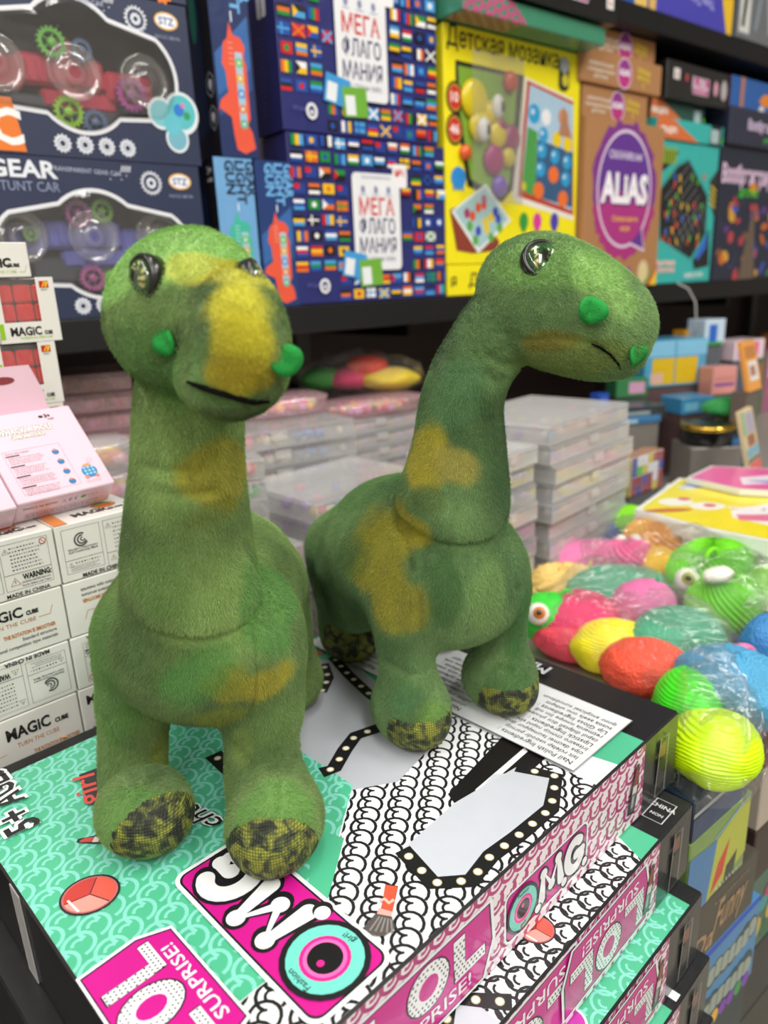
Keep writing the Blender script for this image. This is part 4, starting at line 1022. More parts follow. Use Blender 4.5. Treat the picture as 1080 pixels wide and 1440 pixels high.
for (pl, pr, z0, z1, bg, gun, lab, d_) in (((303, 120), (357, 120), 1.4525, 1.665, '#1c2f60', '#e8583e', 'upper dark blue toy blaster box with coral gun, left of the flag boxes', .060),
                                     ((306, 290), (359, 290), ZB1, 1.4515, '#6fa6d8', '#3fb8a0', 'light blue toy blaster box with a turquoise gun, standing on the shelf', .060),
                                     ((363, 300), (412, 300), ZB1, 1.4515, '#1c3a74', '#e8583e', 'lower dark blue toy blaster box with a coral gun, touching the flag box', .060)):
    s0, s1 = sz(*pl)[0], sz(*pr)[0]; t, T, k, l = shelf_box('toy_blaster_box', lab, s0, s1 - .0012, z0, z1, d_, '#141b36', group='toy blaster boxes')
    gun_print(k, s1 - s0, z1 - z0, bg, gun, RAINB); k.build('printed_front', WRAP, t); gun_side(l, d_, z1 - z0, z0 > 1.4); l.build('printed_side', CARD, t)
FC = ['#c8202c', '#f2f2f2', '#1f4fa8', '#1e8a3c', '#f0c020', '#17171a', '#4aa0dc', '#e07020']
def flag(k, x, y, w, h, r):
    t_ = r.random(); c = r.sample(FC, 3)
    if t_ < .38:
        for i in range(3): k.rect(x, y + h * i / 3, x + w, y + h * (i + 1) / 3, c[i]) if i == 0 else k.add([k.P(p) for p in ((x, y + h * i / 3), (x + w, y + h * i / 3), (x + w, y + h * (i + 1) / 3), (x, y + h * (i + 1) / 3))], [(0, 1, 2, 3)], c[i])
    elif t_ < .58:
        k.up()
        for i in range(3): k.add([k.P(p) for p in ((x + w * i / 3, y), (x + w * (i + 1) / 3, y), (x + w * (i + 1) / 3, y + h), (x + w * i / 3, y + h))], [(0, 1, 2, 3)], c[i])
    elif t_ < .70: k.rect(x, y, x + w, y + h, c[0]); k.disc(x + w / 2, y + h / 2, h * .28, col=c[1], n=12)
    elif t_ < .80: k.rect(x, y, x + w, y + h, c[0]); k.rect(x + w * .3, y, x + w * .42, y + h, c[1]); k.rect(x, y + h * .42, x + w, y + h * .6, c[1])
    elif t_ < .90:
        k.rect(x, y, x + w, y + h / 2, c[0]); k.rect(x, y + h / 2, x + w, y + h, c[1]); k.poly([(x, y), (x + w * .45, y + h / 2), (x, y + h)], c[2])
    elif t_ < .96: k.rect(x, y, x + w, y + h, c[0]); k.line([(x, y), (x + w, y + h)], h * .2, c[1]); k.line([(x, y + h), (x + w, y)], h * .2, c[1])
    else: k.rect(x, y, x + w, y + h, '#1f3f90'); k.rect(x, y + h * .5, x + w * .5, y + h, '#c8202c')
def flag_box(label, s0, s1, z0, z1, cx, spine):
    t, T, k, l = shelf_box('flag_quiz_box', label, s0, s1, z0, z1, .060, '#262a6c', mat=WRAP, group='flag quiz boxes'); W_, H = s1 - s0, z1 - z0; r = random.Random(int(z0 * 100))
    rows, cols = 11, 12; ph, pw = H / rows, W_ / cols; px0 = cx - s0 - .041; px1 = cx - s0 + .041
    for j in range(rows):
        for i in range(cols):
            x = (i + .12 + .10 * math.sin(j * 2.1)) * pw; y = (j + .2 + .04 * (i % 3)) * ph; w_ = pw * .80 * r.uniform(.88, 1.05); h_ = ph * .66
            if x + w_ > W_ - .001: continue
            if px0 - .004 < x + w_ and x < px1 + .003 and H * .20 < y + h_ and y < H * .80: continue
            if j < 2 and i < 3 or (j == 2 and i < 2 and False): continue
            flag(k, x, y, w_, h_, r)
    x0, x1 = px0, px1
    k.rrect(x0 + .001, H * .195, x1 + .001, H * .79, .007, '#1d2054'); k.rrect(x0, H * .20, x1, H * .80, .007, '#e9ebf0')
    k.rrect(x1 - .012, H * .72, x1 + .014, H * .865, .004, '#f0eef2'); k.text('№1', x1 + .001, H * .79, .012, '#d0343c', .03)
    cxx = (x0 + x1) / 2
    k.text('МЕГА', cxx, H * .545, .030, '#cf2f2c', .018, 0, .5, wid=.061); k.text('ФЛАГО', cxx, H * .430, .027, '#24285e', .014, 0, .5, wid=.062); k.text('МАНИЯ', cxx, H * .310, .027, '#24285e', .014, 0, .5, wid=.064)
    k.text('ВСЕ СТРАНЫ МИРА', cxx, H * .255, .0085, '#3a3d6a', .0, 0, .5, wid=.060); k.text('УВЛЕКАТЕЛЬНАЯ ВИКТОРИНА', cxx, H * .765, .005, '#6a6d90', .0, 0, .5, wid=.05)
    for i in range(3): k.disc(x0 + .018 + .022 * i, H * .70, .0035, .005, '#8a8db0'); k.rect(x0 + .012 + .022 * i, H * .665, x0 + .024 + .022 * i, H * .67, '#8a8db0')
    def card(cx_, cy_, w_, h_, a, col):
        c, d = math.cos(a), math.sin(a); R = lambda x, y: (cx_ + x * c - y * d, cy_ + x * d + y * c)
        k.poly([R(-w_, -h_), R(w_, -h_), R(w_, h_), R(-w_, h_)], col); k.poly([R(-w_ * .8, -h_ * .85), R(w_ * .0, -h_ * .85), R(w_ * .0, h_ * .45), R(-w_ * .8, h_ * .45)], '#e8ecf0')
    card(x0 - .002, H * .235, .019, .0165, -.18, '#3f9ad8'); card(x0 + .026, H * .185, .0195, .0175, .06, '#6fae3a')
    k.disc(.042, H * .11, .0085, .0095, '#e9ebf0'); k.disc(.042, H * .11, .0045, .006, '#262a6c'); k.disc(.042, H * .105, .0025, col='#e9ebf0'); k.text('Игры', .024, H * .105, .008, '#5a60a8')
    k.build('printed_front', WRAP, t)
    if spine:
        l.rect(0, 0, .06, H, '#1b2060'); l.rrect(.020, H * .58, .040, H * 1.0 - .002, .003, '#dfe0ea'); l.text('МЕГА', .0345, H * .98, .016, '#cf2f2c', .03, -PI / 2, 0); l.text('ФЛАГОМАНИЯ', .026, H * .78, .008, '#24285e', .02, -PI / 2, 0)
        l.lines_of_text(.012, .02, .030, H * .5, 14, '#4a55a0', .3)
    l.build('printed_side', CARD, t) if l.v else None
flag_box('lower blue flag quiz box standing on the shelf, white plaque with red and blue lettering', .0, .2655, ZB1, 1.4865, .136, False)
flag_box('upper blue flag quiz box stacked on its twin, dark blue spine visible', -.0035, .254, 1.4875, 1.705, .122, True)
# children's mosaic, standing on a second box of the kind lying flat
YEL = '#f2e412'
s1 = .575; t, T, k, l = shelf_box('mosaic_box', 'yellow mosaic box lying flat under the standing one, Cyrillic title on its edge', .2685, .586, ZB1, 1.3255, .30, YEL, group='yellow mosaic boxes')
k.text('Детская мозаика', .045, .014, .026, '#23210f', .012, 0, 0, wid=.235); k.text('я', .006, .014, .026, '#23210f', .012, 0, 0); k.build('printed_front', CARD, t)
t, T, k, l = shelf_box('mosaic_box', 'yellow mosaic box standing upright with a cut-out window of fat pegs', .2675, s1, 1.3265, 1.645, .05, YEL, group='yellow mosaic boxes')
W_, H = s1 - .2675, 1.645 - 1.3265
def pxs(k, L): return [k.uv(*p) for p in L]
k.text('Детская мозаика', *k.uv(628, 62), .036, '#23210f', .012, 0, 0, wid=.245)
k.poly(pxs(k, [(640, 84), (737, 106), (722, 265), (706, 285), (657, 262), (641, 160)]), '#22261c'); k.poly(pxs(k, [(644, 92), (728, 110), (716, 258), (702, 274), (662, 252), (647, 160)]), '#86b03a')
k.poly(pxs(k, [(738, 108), (806, 140), (806, 310), (724, 283), (720, 275)]), '#e8e4dc'); k.poly(pxs(k, [(741, 113), (806, 143), (806, 303), (728, 276)]), '#b8402e'); k.poly(pxs(k, [(745, 119), (806, 148), (804, 296), (733, 268)]), '#a8c6dc')
k.poly(pxs(k, [(742, 178), (756, 186), (752, 276), (733, 268)]), '#4a9a4a'); k.poly(pxs(k, [(756, 196), (806, 215), (804, 292), (752, 276)]), '#34587e')
for (x, y, r, c_) in ((751, 160, 11, '#2a9ad0'), (768, 165, 9, '#e8e8ec'), (764, 190, 9, '#2a9ad0'), (762, 212, 9, '#2a9ad0'), (780, 220, 9, '#2a9ad0'), (797, 228, 9, '#2a9ad0'), (760, 238, 9, '#2a9ad0'), (795, 252, 9, '#2a9ad0'), (778, 246, 10, '#e8702a'), (757, 268, 10, '#e8702a'), (791, 280, 10, '#e8702a'), (783, 196, 9, '#e8c81c'), (798, 203, 9, '#e8c81c'), (736, 262, 5, '#c8c030'), (792, 165, 10, '#c88a6a')):
    k.disc(*k.uv(x, y), r * .00128, r * .00128, c_); k.disc(*k.uv(x - 2, y - 3), r * .0004, r * .0004, '#c8dce8' if c_ == '#2a9ad0' else c_)
k.poly(pxs(k, [(785, 190), (793, 150), (804, 195)]), '#b07a5a')
for y, tx in ((137, '10'), (182, '46')):
    k.disc(*k.uv(639, y), .0175, .021, '#2c2412'); k.disc(*k.uv(639, y), .0150, .018, '#b0882c'); k.disc(*k.uv(639, y), .0125, .015, '#c82a24'); k.text(tx, *k.uv(639, y + 6), .018, '#f4f0ec', .02)
k.poly(pxs(k, [(632, 295), (660, 282), (702, 340), (698, 352), (664, 356), (642, 352)]), '#8a3a2a'); k.poly(pxs(k, [(634, 297), (683, 258), (718, 310), (672, 356)]), '#e4ebe8'); k.poly(pxs(k, [(638, 297), (682, 263), (713, 309), (673, 350)]), '#a4c8cc')
for (x, y, c_) in ((672, 292, '#e0562c'), (680, 288, '#e0562c'), (664, 304, '#e0562c'), (682, 312, '#e6c81e'), (690, 306, '#e6c81e'), (684, 322, '#e6c81e'), (696, 298, '#3c4ab8'), (700, 308, '#3c4ab8'), (672, 325, '#3c4ab8'), (656, 300, '#a83a6a'), (680, 281, '#a83a6a'), (660, 318, '#5aa83a'), (702, 320, '#5aa83a'), (668, 338, '#5aa83a'), (690, 334, '#5aa83a')): k.disc(*k.uv(x, y), .0062, .0075, c_, n=12)
for (x, c_) in ((736, '#2f9a3c'), (755, '#d83a9a'), (779, '#4a3ab0')):
    k.disc(*k.uv(x, 311), .0105, .013, c_); k.disc(*k.uv(x, 320), .006, .007, c_)
k.disc(*k.uv(644, 250), .015, .015, '#2a8ad8')
for q in (-1, 0, 1): k.rect(k.uv(644 + q * 6, 262)[0] - .002, k.uv(644, 268)[1], k.uv(644 + q * 6, 262)[0] + .002, k.uv(644, 250)[1], '#2a8ad8')
k.rrect(k.uv(788, 90)[0] - .004, k.uv(792, 128)[1], k.uv(800, 90)[0], k.uv(792, 82)[1], .009, '#2c3420'); k.disc(*k.uv(793, 92), .011, .012, '#a8acb4'); k.disc(*k.uv(794, 113), .008, .009, '#d8c83a')
k.build('printed_front', CARD, t)
for (x, y, r, c_) in ((715, 116, 12, '#d8431c'), (664, 140, 22, '#e0cc10'), (697, 190, 16, '#e6d014'), (690, 160, 15, '#e0cc10'), (716, 195, 16, '#a01a6a'), (692, 225, 18, '#a81c74'), (712, 222, 12, '#e0d018'), (652, 215, 9, '#e0602a'), (700, 262, 13, '#7a4ac0'), (672, 178, 18, '#e0cc10'), (700, 178, 10, '#a01a6a')):
    p = onpl(x, y, T(0, 0, 0), GD); m = MB(); loc = (p - T(0, 0, 0)); lx, lz = float(loc @ GX), float(loc @ ZB)
    m.ball(T, (lx, -.004, lz), (r * .00122, .008, r * .00122), c_, 16, 10); m.build('peg_cap', PLASTIC, t)
for (x, y) in ((692, 152), (672, 184)):
    p = onpl(x, y, T(0, 0, 0), GD) - T(0, 0, 0); lx, lz = float(p @ GX), float(p @ ZB)
    m = MB(); m.ball(T, (lx, -.012, lz), (.0125, .007, .0165), '#e8e8ea', 16, 10); m.build('peg_eye', PLASTIC, t); m = MB(); m.ball(T, (lx + .004, -.0175, lz - .001), (.005, .003, .008), '#1c1c1e', 12, 8); m.build('peg_pupil', PLASTIC, t)
m = MB(); m.box(T, (.035, -.0215, .085), (.145, -.0212, .285), '#ffffff', .0001); m.build('window_film', WINDOW, t)
# black fashion-doll box tipped on top of the mosaic, and the patterned one under it
t, T, k, l = shelf_box('doll_box', 'teal and pink patterned doll box squeezed on top of the mosaic box', .262, .575, 1.6465, 1.672, .22, '#3f8a6c', off=-.045, mat=WRAP)
chain_print(k, [(.0, .0), (.13, .0), (.10, .0255), (.0, .0255)], '#c84a86', (.0150, .0060), (.0048, .0135), .0078, .0026, 200); k.build('printed_front', WRAP, t)
dn_ = Ink(T(0, 0, 0), GX, GD); dn_ = Ink(T(0, .04, 0), GX, -GD); dn_.rect(.002, .001, .12, .04, '#b9a592'); chain_print(dn_, [(.002, .001), (.12, .001), (.12, .04), (.002, .04)], '#8a4a4a', (.0150, .0060), (.0048, .0135), .0078, .0026, 200); dn_.build('printed_base', WRAP, t)
t, T, k, l = shelf_box('doll_box', 'black doll box on top of the mosaic box with small pink plaques', .352, .590, 1.6745, 1.745, .20, '#141416', off=-.055, mat=WRAP)
omg(k, .052, .020, .042); lol(k, .108, .020, .052); k.rect(.208, .018, .226, .036, '#e8e6e4'); k.text('5+', .217, .022, .010, '#c02a3a', .02); k.disc(.188, .036, .005, .007, '#c84a5a'); k.disc(.030, .030, .016, .013, '#d8d4d8'); k.disc(.040, .026, .006, .010, '#d82a8a')
k.build('printed_front', WRAP, t)
m = MB()
for (a, b_) in (((.01, .002), (.06, .04)), ((.17, .05), (.24, .01))): pass
# word game in brown boxes
KR = '#a9794e'
def word_badge(k, x, y, s):
    k.disc(x, y, s * 1.0, s * 1.15, '#e4c8de'); k.disc(x, y, s * .9, s * 1.05, '#8a2f86'); k.poly([(x + s * .88 * math.cos(a), y + s * 1.03 * math.sin(a)) for a in np.linspace(PI * 1.05, PI * 1.95, 12)], '#b52f7c')
    k.text('ALIAS', x, y - s * .12, s * .62, '#f2e8f0', .05, 0, .5, wid=s * 1.5)
for (a, b_, z0, z1, off, lab, n_) in ((.582, .772, 1.5565, 1.6055, .0, 'flat brown word game box, lowest of the three lying on the upright one', 0), (.565, .802, 1.6065, 1.6555, -.006, 'flat brown word game box, middle of the three, jutting out to the left', 1), (.610, .802, 1.6565, 1.6965, .010, 'flat brown word game box, topmost under the upper shelf board', 2)):
    t, T, k, l = shelf_box('word_game_box', lab, a, b_, z0, z1, .18, KR, off=off, mat=KRAFT, group='brown word game boxes'); H = z1 - z0; W_ = b_ - a
    word_badge(k, W_ * .52, H * .48, .021); k.text('увлекательная', W_ * .24, H * .55, .0095, '#e8dccc', .01); k.text('командная игра', W_ * .24, H * .36, .0095, '#e8dccc', .01); k.text('для всех', W_ * .24, H * .18, .0095, '#e8dccc', .01)
    k.text('скажи', W_ * .76, H * .6, .013, '#d8c02a', .02, -.1); k.text('иначе', W_ * .76, H * .38, .013, '#d8c02a', .02, -.1); k.text('!!', W_ * .76, H * .15, .013, '#d8c02a', .02); k.build('printed_front', KRAFT, t)
t, T, k, l = shelf_box('word_game_box', 'upright brown word game box with a large purple speech bubble', .5795, .8145, ZB1, 1.5555, .055, KR, off=-.012, mat=KRAFT, group='brown word game boxes')
W_, H = .235, 1.5555 - ZB1; cx, cy = W_ * .50, H * .60
rr = random.Random(5); k.poly([(cx + .097 * (1 + .06 * rr.uniform(-1, 1)) * math.cos(a), cy + .112 * (1 + .07 * rr.uniform(-1, 1)) * math.sin(a)) for a in np.linspace(0, 2 * PI, 44, endpoint=False)], '#7a2f86')
k.poly([(cx + .094 * (1 + .08 * rr.uniform(-1, 1)) * math.cos(a), cy - .02 + .095 * (1 + .07 * rr.uniform(-1, 1)) * math.sin(a)) for a in np.linspace(PI * 1.02, PI * 1.98, 26)], '#a82c78')
EL = [(cx + .083 * math.cos(a), cy + .098 * math.sin(a)) for a in np.linspace(-.75, 2 * PI - 1.25, 34)] + [(cx + .072, cy - .105)]
k.poly(EL, '#d8c4dc'); k.poly([(cx + (x - cx) * .94, cy + (y - cy) * .945) for x, y in EL], '#5f2f8e'); k.poly([(cx + .078 * math.cos(a), cy + .092 * math.sin(a)) for a in np.linspace(PI * 1.08, PI * 1.92, 20)], '#a8307e'); k.poly([(cx + .078 * math.cos(a), cy + .092 * math.sin(a)) for a in np.linspace(PI * 1.0, PI * 1.08, 3)] + [(cx + .078 * math.cos(a), cy + .092 * math.sin(a)) for a in np.linspace(PI * 1.92, PI * 2, 3)], '#8a2f86')
k.text('СКАЖИ', cx - .018, cy + .050, .017, '#ded4ea', .02); k.text('САМ', cx + .030, cy + .050, .015, '#ded4ea', .02)
for off, col, d in ((.06, '#3a1a5a', .002), (.045, '#f2eef6', 0)): k.text('ALiAS', cx + d, cy - .020 - d, .066, col, off, 0, .5, wid=.138 + off * .1)
k.text('Скажи иначе', cx + .004, cy - .052, .0125, '#e8b02a', .02); k.text('игра!', cx + .006, cy - .068, .0125, '#e8b02a', .02)
k.disc(W_ * .80, H * .09, .0185, .022, '#c8a88a'); k.disc(W_ * .80, H * .09, .0145, .018, '#d8c890'); k.poly([(W_ * .18, H * .13), (W_ * .32, H * .12), (W_ * .30, H * .20), (W_ * .2, H * .22)], '#dcd8dc')
for i, c_ in enumerate(('#c8342c', '#e07a20', '#2a9a4a', '#2a5ac0', '#8a3aa0')): k.disc(W_ * (.32 + .07 * i), H * .09, .006, .010, c_)
k.poly([(W_ * .9, 0), (W_, 0), (W_, H * .1)], '#e8c42a'); k.poly([(W_ * .85, 0), (W_ * .9, 0), (W_, H * .1), (W_, H * .14)], '#d83a2a'); k.poly([(W_ * .80, 0), (W_ * .85, 0), (W_ * .97, H * .11), (W_ * .94, H * .11)], '#3aa04a')
k.build('printed_front', KRAFT, t)
# turquoise board games
TQ = '#35b3ae'
t, T, k, l = shelf_box('board_game_box', 'turquoise board game box with a black hexagon board, right of the brown one', .8205, 1.038, ZB1, 1.5405, .05, TQ, group='turquoise board game boxes'); W_, H = .2175, 1.5405 - ZB1
hx_ = [(.03, .72), (.16, .93), (.24, .95), (.80, .68), (.88, .33), (.62, .12), (.10, .25)]
k.poly([(x * W_, y * H) for x, y in [(.02, .68), (.30, .86), (.46, .90), (.86, .66), (.88, .36), (.62, .16), (.06, .32)]], '#2fa09c'); k.poly([(x * W_, y * H) for x, y in [(.04, .66), (.30, .83), (.48, .88), (.84, .64), (.86, .37), (.62, .18), (.08, .33)]], '#15171a')
for q in range(7): k.line([(W_ * (.12 + .05 * q), H * (.60 - .05 * q)), (W_ * (.50 + .05 * q), H * (.86 - .055 * q))], .0014, '#8a9096'); k.line([(W_ * (.14 + .09 * q), H * (.38 + .035 * q)), (W_ * (.36 + .08 * q), H * (.22 + .03 * q))], .0014, '#8a9096')
rr = random.Random(9)
for q in range(34):
    x, y = rr.uniform(.14, .80), rr.uniform(.26, .76); k.line([(x * W_, y * H), (x * W_ + rr.choice((-.004, .004)), y * H + .012)], .0055, rr.choice(['#d8482c', '#3a6ad0', '#5ab83a', '#e0b82a']))
k.poly([(0, .93 * H), (.0, .76 * H), (.22 * W_, .86 * H), (.30 * W_, .93 * H)], '#15171a')
for q in range(6): k.rect(W_ * (.01 + .045 * q), H * .84, W_ * (.035 + .045 * q), H * .955, '#9ab82c')
k.poly([(.66 * W_, .16 * H), (.92 * W_, .40 * H), (.96 * W_, .12 * H), (.70 * W_, .10 * H)], '#15171a'); k.poly([(.70 * W_, .20 * H), (.90 * W_, .38 * H), (.88 * W_, .26 * H), (.74 * W_, .16 * H)], '#2f6ad0'); k.poly([(.86 * W_, .75 * H), (W_, .85 * H), (W_, .48 * H), (.90 * W_, .60 * H)], '#2a2a26')
for q in range(4): k.line([(W_ * .88, H * (.72 - .04 * q)), (W_ * .99, H * (.68 - .04 * q))], .004, '#d8c02a')
for q, tx in enumerate(('битва', 'стратегов')): k.text(tx, W_ * .18, H * (.135 - .05 * q), .014, '#f0c8c0', .05, 0, .5, wid=W_ * .34)
k.text('игра 2-4 6+', W_ * .70, H * .04, .014, '#e8f4f4', .03)
k.build('printed_front', CARD, t)
for (a, b_, z0, z1, off, dk, lab) in ((.800, 1.04, 1.5415, 1.5765, -.004, False, 'flat turquoise and orange game box lying on the upright one'), (.800, .99, 1.5775, 1.6085, .012, True, 'flat dark green and orange game box, second on the turquoise pile')):
    t, T, k, l = shelf_box('board_game_box', lab, a, b_, z0, z1, .2, TQ if not dk else '#23534a', off=off, group='turquoise board game boxes'); W_, H = b_ - a, z1 - z0
    k.poly([(0, 0), (.62 * W_, 0), (.20 * W_, H), (0, H)], '#d8703c'); k.text('КВАДРО', W_ * .17, H * .30, .013, '#f2ece6', .05); k.poly([(.78 * W_, 0), (.97 * W_, 0), (.97 * W_, H), (.80 * W_, H)], '#1a2624'); k.rect(.80 * W_, H * .1, .93 * W_, H * .8, '#a8c0c4'); k.disc(W_ * .985, H * .3, .004, col='#4fc02a'); k.build('printed_front', CARD, t)
t, T, k, l = shelf_box('doll_box', 'black film-wrapped box under the upper shelf board, pink plaque in the middle', .822, 1.045, 1.6095, 1.672, .18, '#17171a', off=-.004, mat=WRAP); W_, H = .223, .0625
lol(k, W_ * .42, H * .28, .05); k.rect(W_ * .10, H * .52, W_ * .19, H * .80, '#e8e4e2'); k.text('5+', W_ * .145, H * .58, .011, '#c02a3a', .02); k.disc(W_ * .92, H * .5, .012, .018, '#b8b0b4'); k.disc(W_ * .30, H * .62, .004, .007, '#c84a5a'); k.disc(W_ * .78, H * .5, .008, .013, '#d8a0b8'); k.build('printed_front', WRAP, t)
# dark card games at the right edge
def imag(k, W_, H, big):
    if big:
        k.rect(.0, .0, W_, H, '#20263c'); rr = random.Random(2)
        for q in range(60):
            x, y = rr.uniform(.05, .95) * W_, rr.uniform(.03, .62) * H
            k.disc(x, y, rr.uniform(.004, .013), rr.uniform(.006, .018), rr.choice(['#d8a03a', '#b8404a', '#3a5ab8', '#6a3a8a', '#3a8a6a', '#c86a2a', '#283048', '#283048', '#8a5a3a']), rr.uniform(0, 3), 10)
        k.poly([(.40 * W_, 0), (.66 * W_, 0), (.56 * W_, .62 * H)], '#6a5a4c')
        k.text('Воображариум', W_ * .46, H * .74, .034, '#e6c8e6', .04, 0, .5, wid=W_ * .86, sy=1.4); k.disc(W_ * .52, H * .71, .018, .012, '#d88a2a'); k.text('ДЕТСТВО', W_ * .45, H * .645, .018, '#4ac03a', .05)
    else:
        k.text('Воображариум', W_ * .58, H * .46, .020, '#d8c4e4', .04, 0, .5, wid=W_ * .62, sy=1.3); k.text('детство', W_ * .62, H * .18, .012, '#4ac03a', .04)
t, T, k, l = shelf_box('card_game_box', 'dark blue upright game box with lilac title at the right picture edge', 1.046, 1.33, ZB1, 1.5465, .06, '#20263c', group='dark card game boxes'); imag(k, .284, 1.5465 - ZB1, True); k.build('printed_front', CARD, t)
t, T, k, l = shelf_box('card_game_box', 'dark blue game box lying flat on the upright one at the right edge', 1.052, 1.33, 1.5475, 1.618, .2, '#2a2e44', off=-.01, group='dark card game boxes'); imag(k, .278, .07, False); k.build('printed_front', CARD, t); l.rect(.01, .0, .19, .06, '#1c1f30'); l.build('printed_side', CARD, t)
t, T, k, l = shelf_box('game_box', 'blue game box with an orange arrow, directly under the upper shelf board', 1.062, 1.36, 1.619, 1.676, .2, '#1f5fae', mat=WRAP)
k.poly([(.12, .02), (.14, .034), (.20, .038), (.20, .012), (.14, .012)], '#f08c1e'); k.rect(.04, 0, .055, .057, '#b87a52'); k.disc(.135, .004, .012, .008, '#e8e8ea'); l.rect(0, 0, .2, .057, '#5a2a20'); l.build('printed_side', CARD, t); k.build('printed_front', WRAP, t)
# upper shelf
ZU = 1.7318
t, T, k, l = shelf_box('game_box', 'blue and yellow box at the left end of the upper shelf board', .618, .735, ZU, 1.80, .2, '#2a5ab8', off=-.012); k.rect(.08, 0, .117, .06, '#e6c46a'); k.text('ИГРА 3+', .04, .008, .012, '#8ac0f0', .02); k.build('printed_front', CARD, t)
for (z0, z1, lab, off) in ((ZU, 1.7955, 'violet game box with upside-down white lettering, lower of two on the upper shelf', -.014), (1.7965, 1.86, 'violet game box, upper of two on the upper shelf, cut by the picture edge', -.018)):
    t, T, k, l = shelf_box('game_box', lab, .738, 1.018, z0, z1, .2, '#4744b0', off=off, group='violet game boxes'); k.rect(.0, .0, .020, .0635, '#dcb460'); k.poly([(.262, 0), (.28, 0), (.28, .0635), (.235, .0635)], '#eec022'); k.text('Time Trine', .165, .046, .020, '#a8a8e8', .03, PI, .5); k.text('игра', .13, .054, .010, '#4ac8d8', .06, PI, .5); k.build('printed_front', CARD, t)
t, T, k, l = shelf_box('toy_pack', 'grey film-wrapped pack at the top right corner of the picture', 1.03, 1.34, ZU, 1.92, .16, '#6c7076', off=-.02, mat=WRAP)
k.rect(.004, .01, .045, .10, '#d8dad8'); k.poly([(.012, .02), (.024, .02), (.034, .085), (.020, .085)], '#2a2c2a'); k.line([(.07, .02), (.09, .12), (.08, .18)], .01, '#8a9aa8'); k.line([(.13, .02), (.11, .10), (.12, .17)], .012, '#a8b4bc'); k.disc(.20, .012, .03, .014, '#c8502a'); k.line([(.17, .03), (.18, .15)], .008, '#4a5058'); k.build('printed_front', WRAP, t)
# ---------------------------------------------------------------- left: white puzzle-cube cartons, pink game boxes
QY = hr(43.7); QO = np.array((-.2825, .4544, 0.0)); QX = np.array((math.cos(QY), math.sin(QY), 0)); QD = np.array((-math.sin(QY), math.cos(QY), 0)); Q = yaw(QO, QY)
WC = '#e3e2dc'
t = thing('counter', 'plain dark counter block carrying the white cartons and the doll boxes', 'counter', tuple(Q(0, .1, 0)), QY)
MB().box(Q, (-.30, -.050, 0), (.140, .162, .885), '#2a2826', .002).build('body', MATTE, t); MB().box(Q, (-.302, -.052, .886), (.141, .163, .9085), '#3a3835', .002).build('worktop', METALP, t)
sup = thing('pallet_base', 'dark base under the stack of doll boxes', 'base', tuple(onz(999, 1344, .8215) * (1, 1, 0)), BY)
C5 = onz(999, 1344, .8215); TB = frame((C5[0] + .01, C5[1], 0), UB, VB, ZB)
MB().box(TB, (.0, .0, 0), (BW - .02, BL - .02, .632), '#26262a', .002).build('body', MATTE, sup)
MB().box(TB, (-.004, -.004, .6325), (BW - .012, BL - .012, .6432), '#1d1d1f', .001).build('top_board', METALP, sup)
# black carton lying in front of the white ones
t = thing('black_carton', 'black carton with a gold corner line between white cartons and mint doll box', 'box', tuple(Q(-.26, -.0405, .909)), QY)
T = yaw(Q(-.26, -.0405, .909), QY); MB().box(T, (0, 0, 0), (.40, .035, .076), '#161618', .0008).build('carton', BLACKCARD, t)
k = Ink(T(0, 0, .076), QX, QD); a = k.uv(84, 1037); k.line([a, (a[0] + .004, .038)], .0016, '#c8923a')
a = k.uv(20, 1090); k.line([(a[0] - .03, .004), (a[0] + .028, .004), (a[0] + .032, .010), (a[0] + .028, .017), (a[0] - .03, .017)], .0008, '#b8b8b4', True); k.text('MINI GUN SET', a[0], .0075, .0068, '#c8c8c4', .02); k.build('printed_top', CARD, t)
def scribble(k, x0, y0, x1, y1, n, seed, col='#55565a'): k.lines_of_text(x0, y0, x1, y1, n, col, .30, .2, seed)
def warn_tri(k, x, y, r, col='#3a3a3c'):
    k.line([(x - r, y - r * .7), (x + r, y - r * .7), (x, y + r)], r * .16, col, True); k.rect(x - r * .08, y - r * .3, x + r * .08, y + r * .45, col)
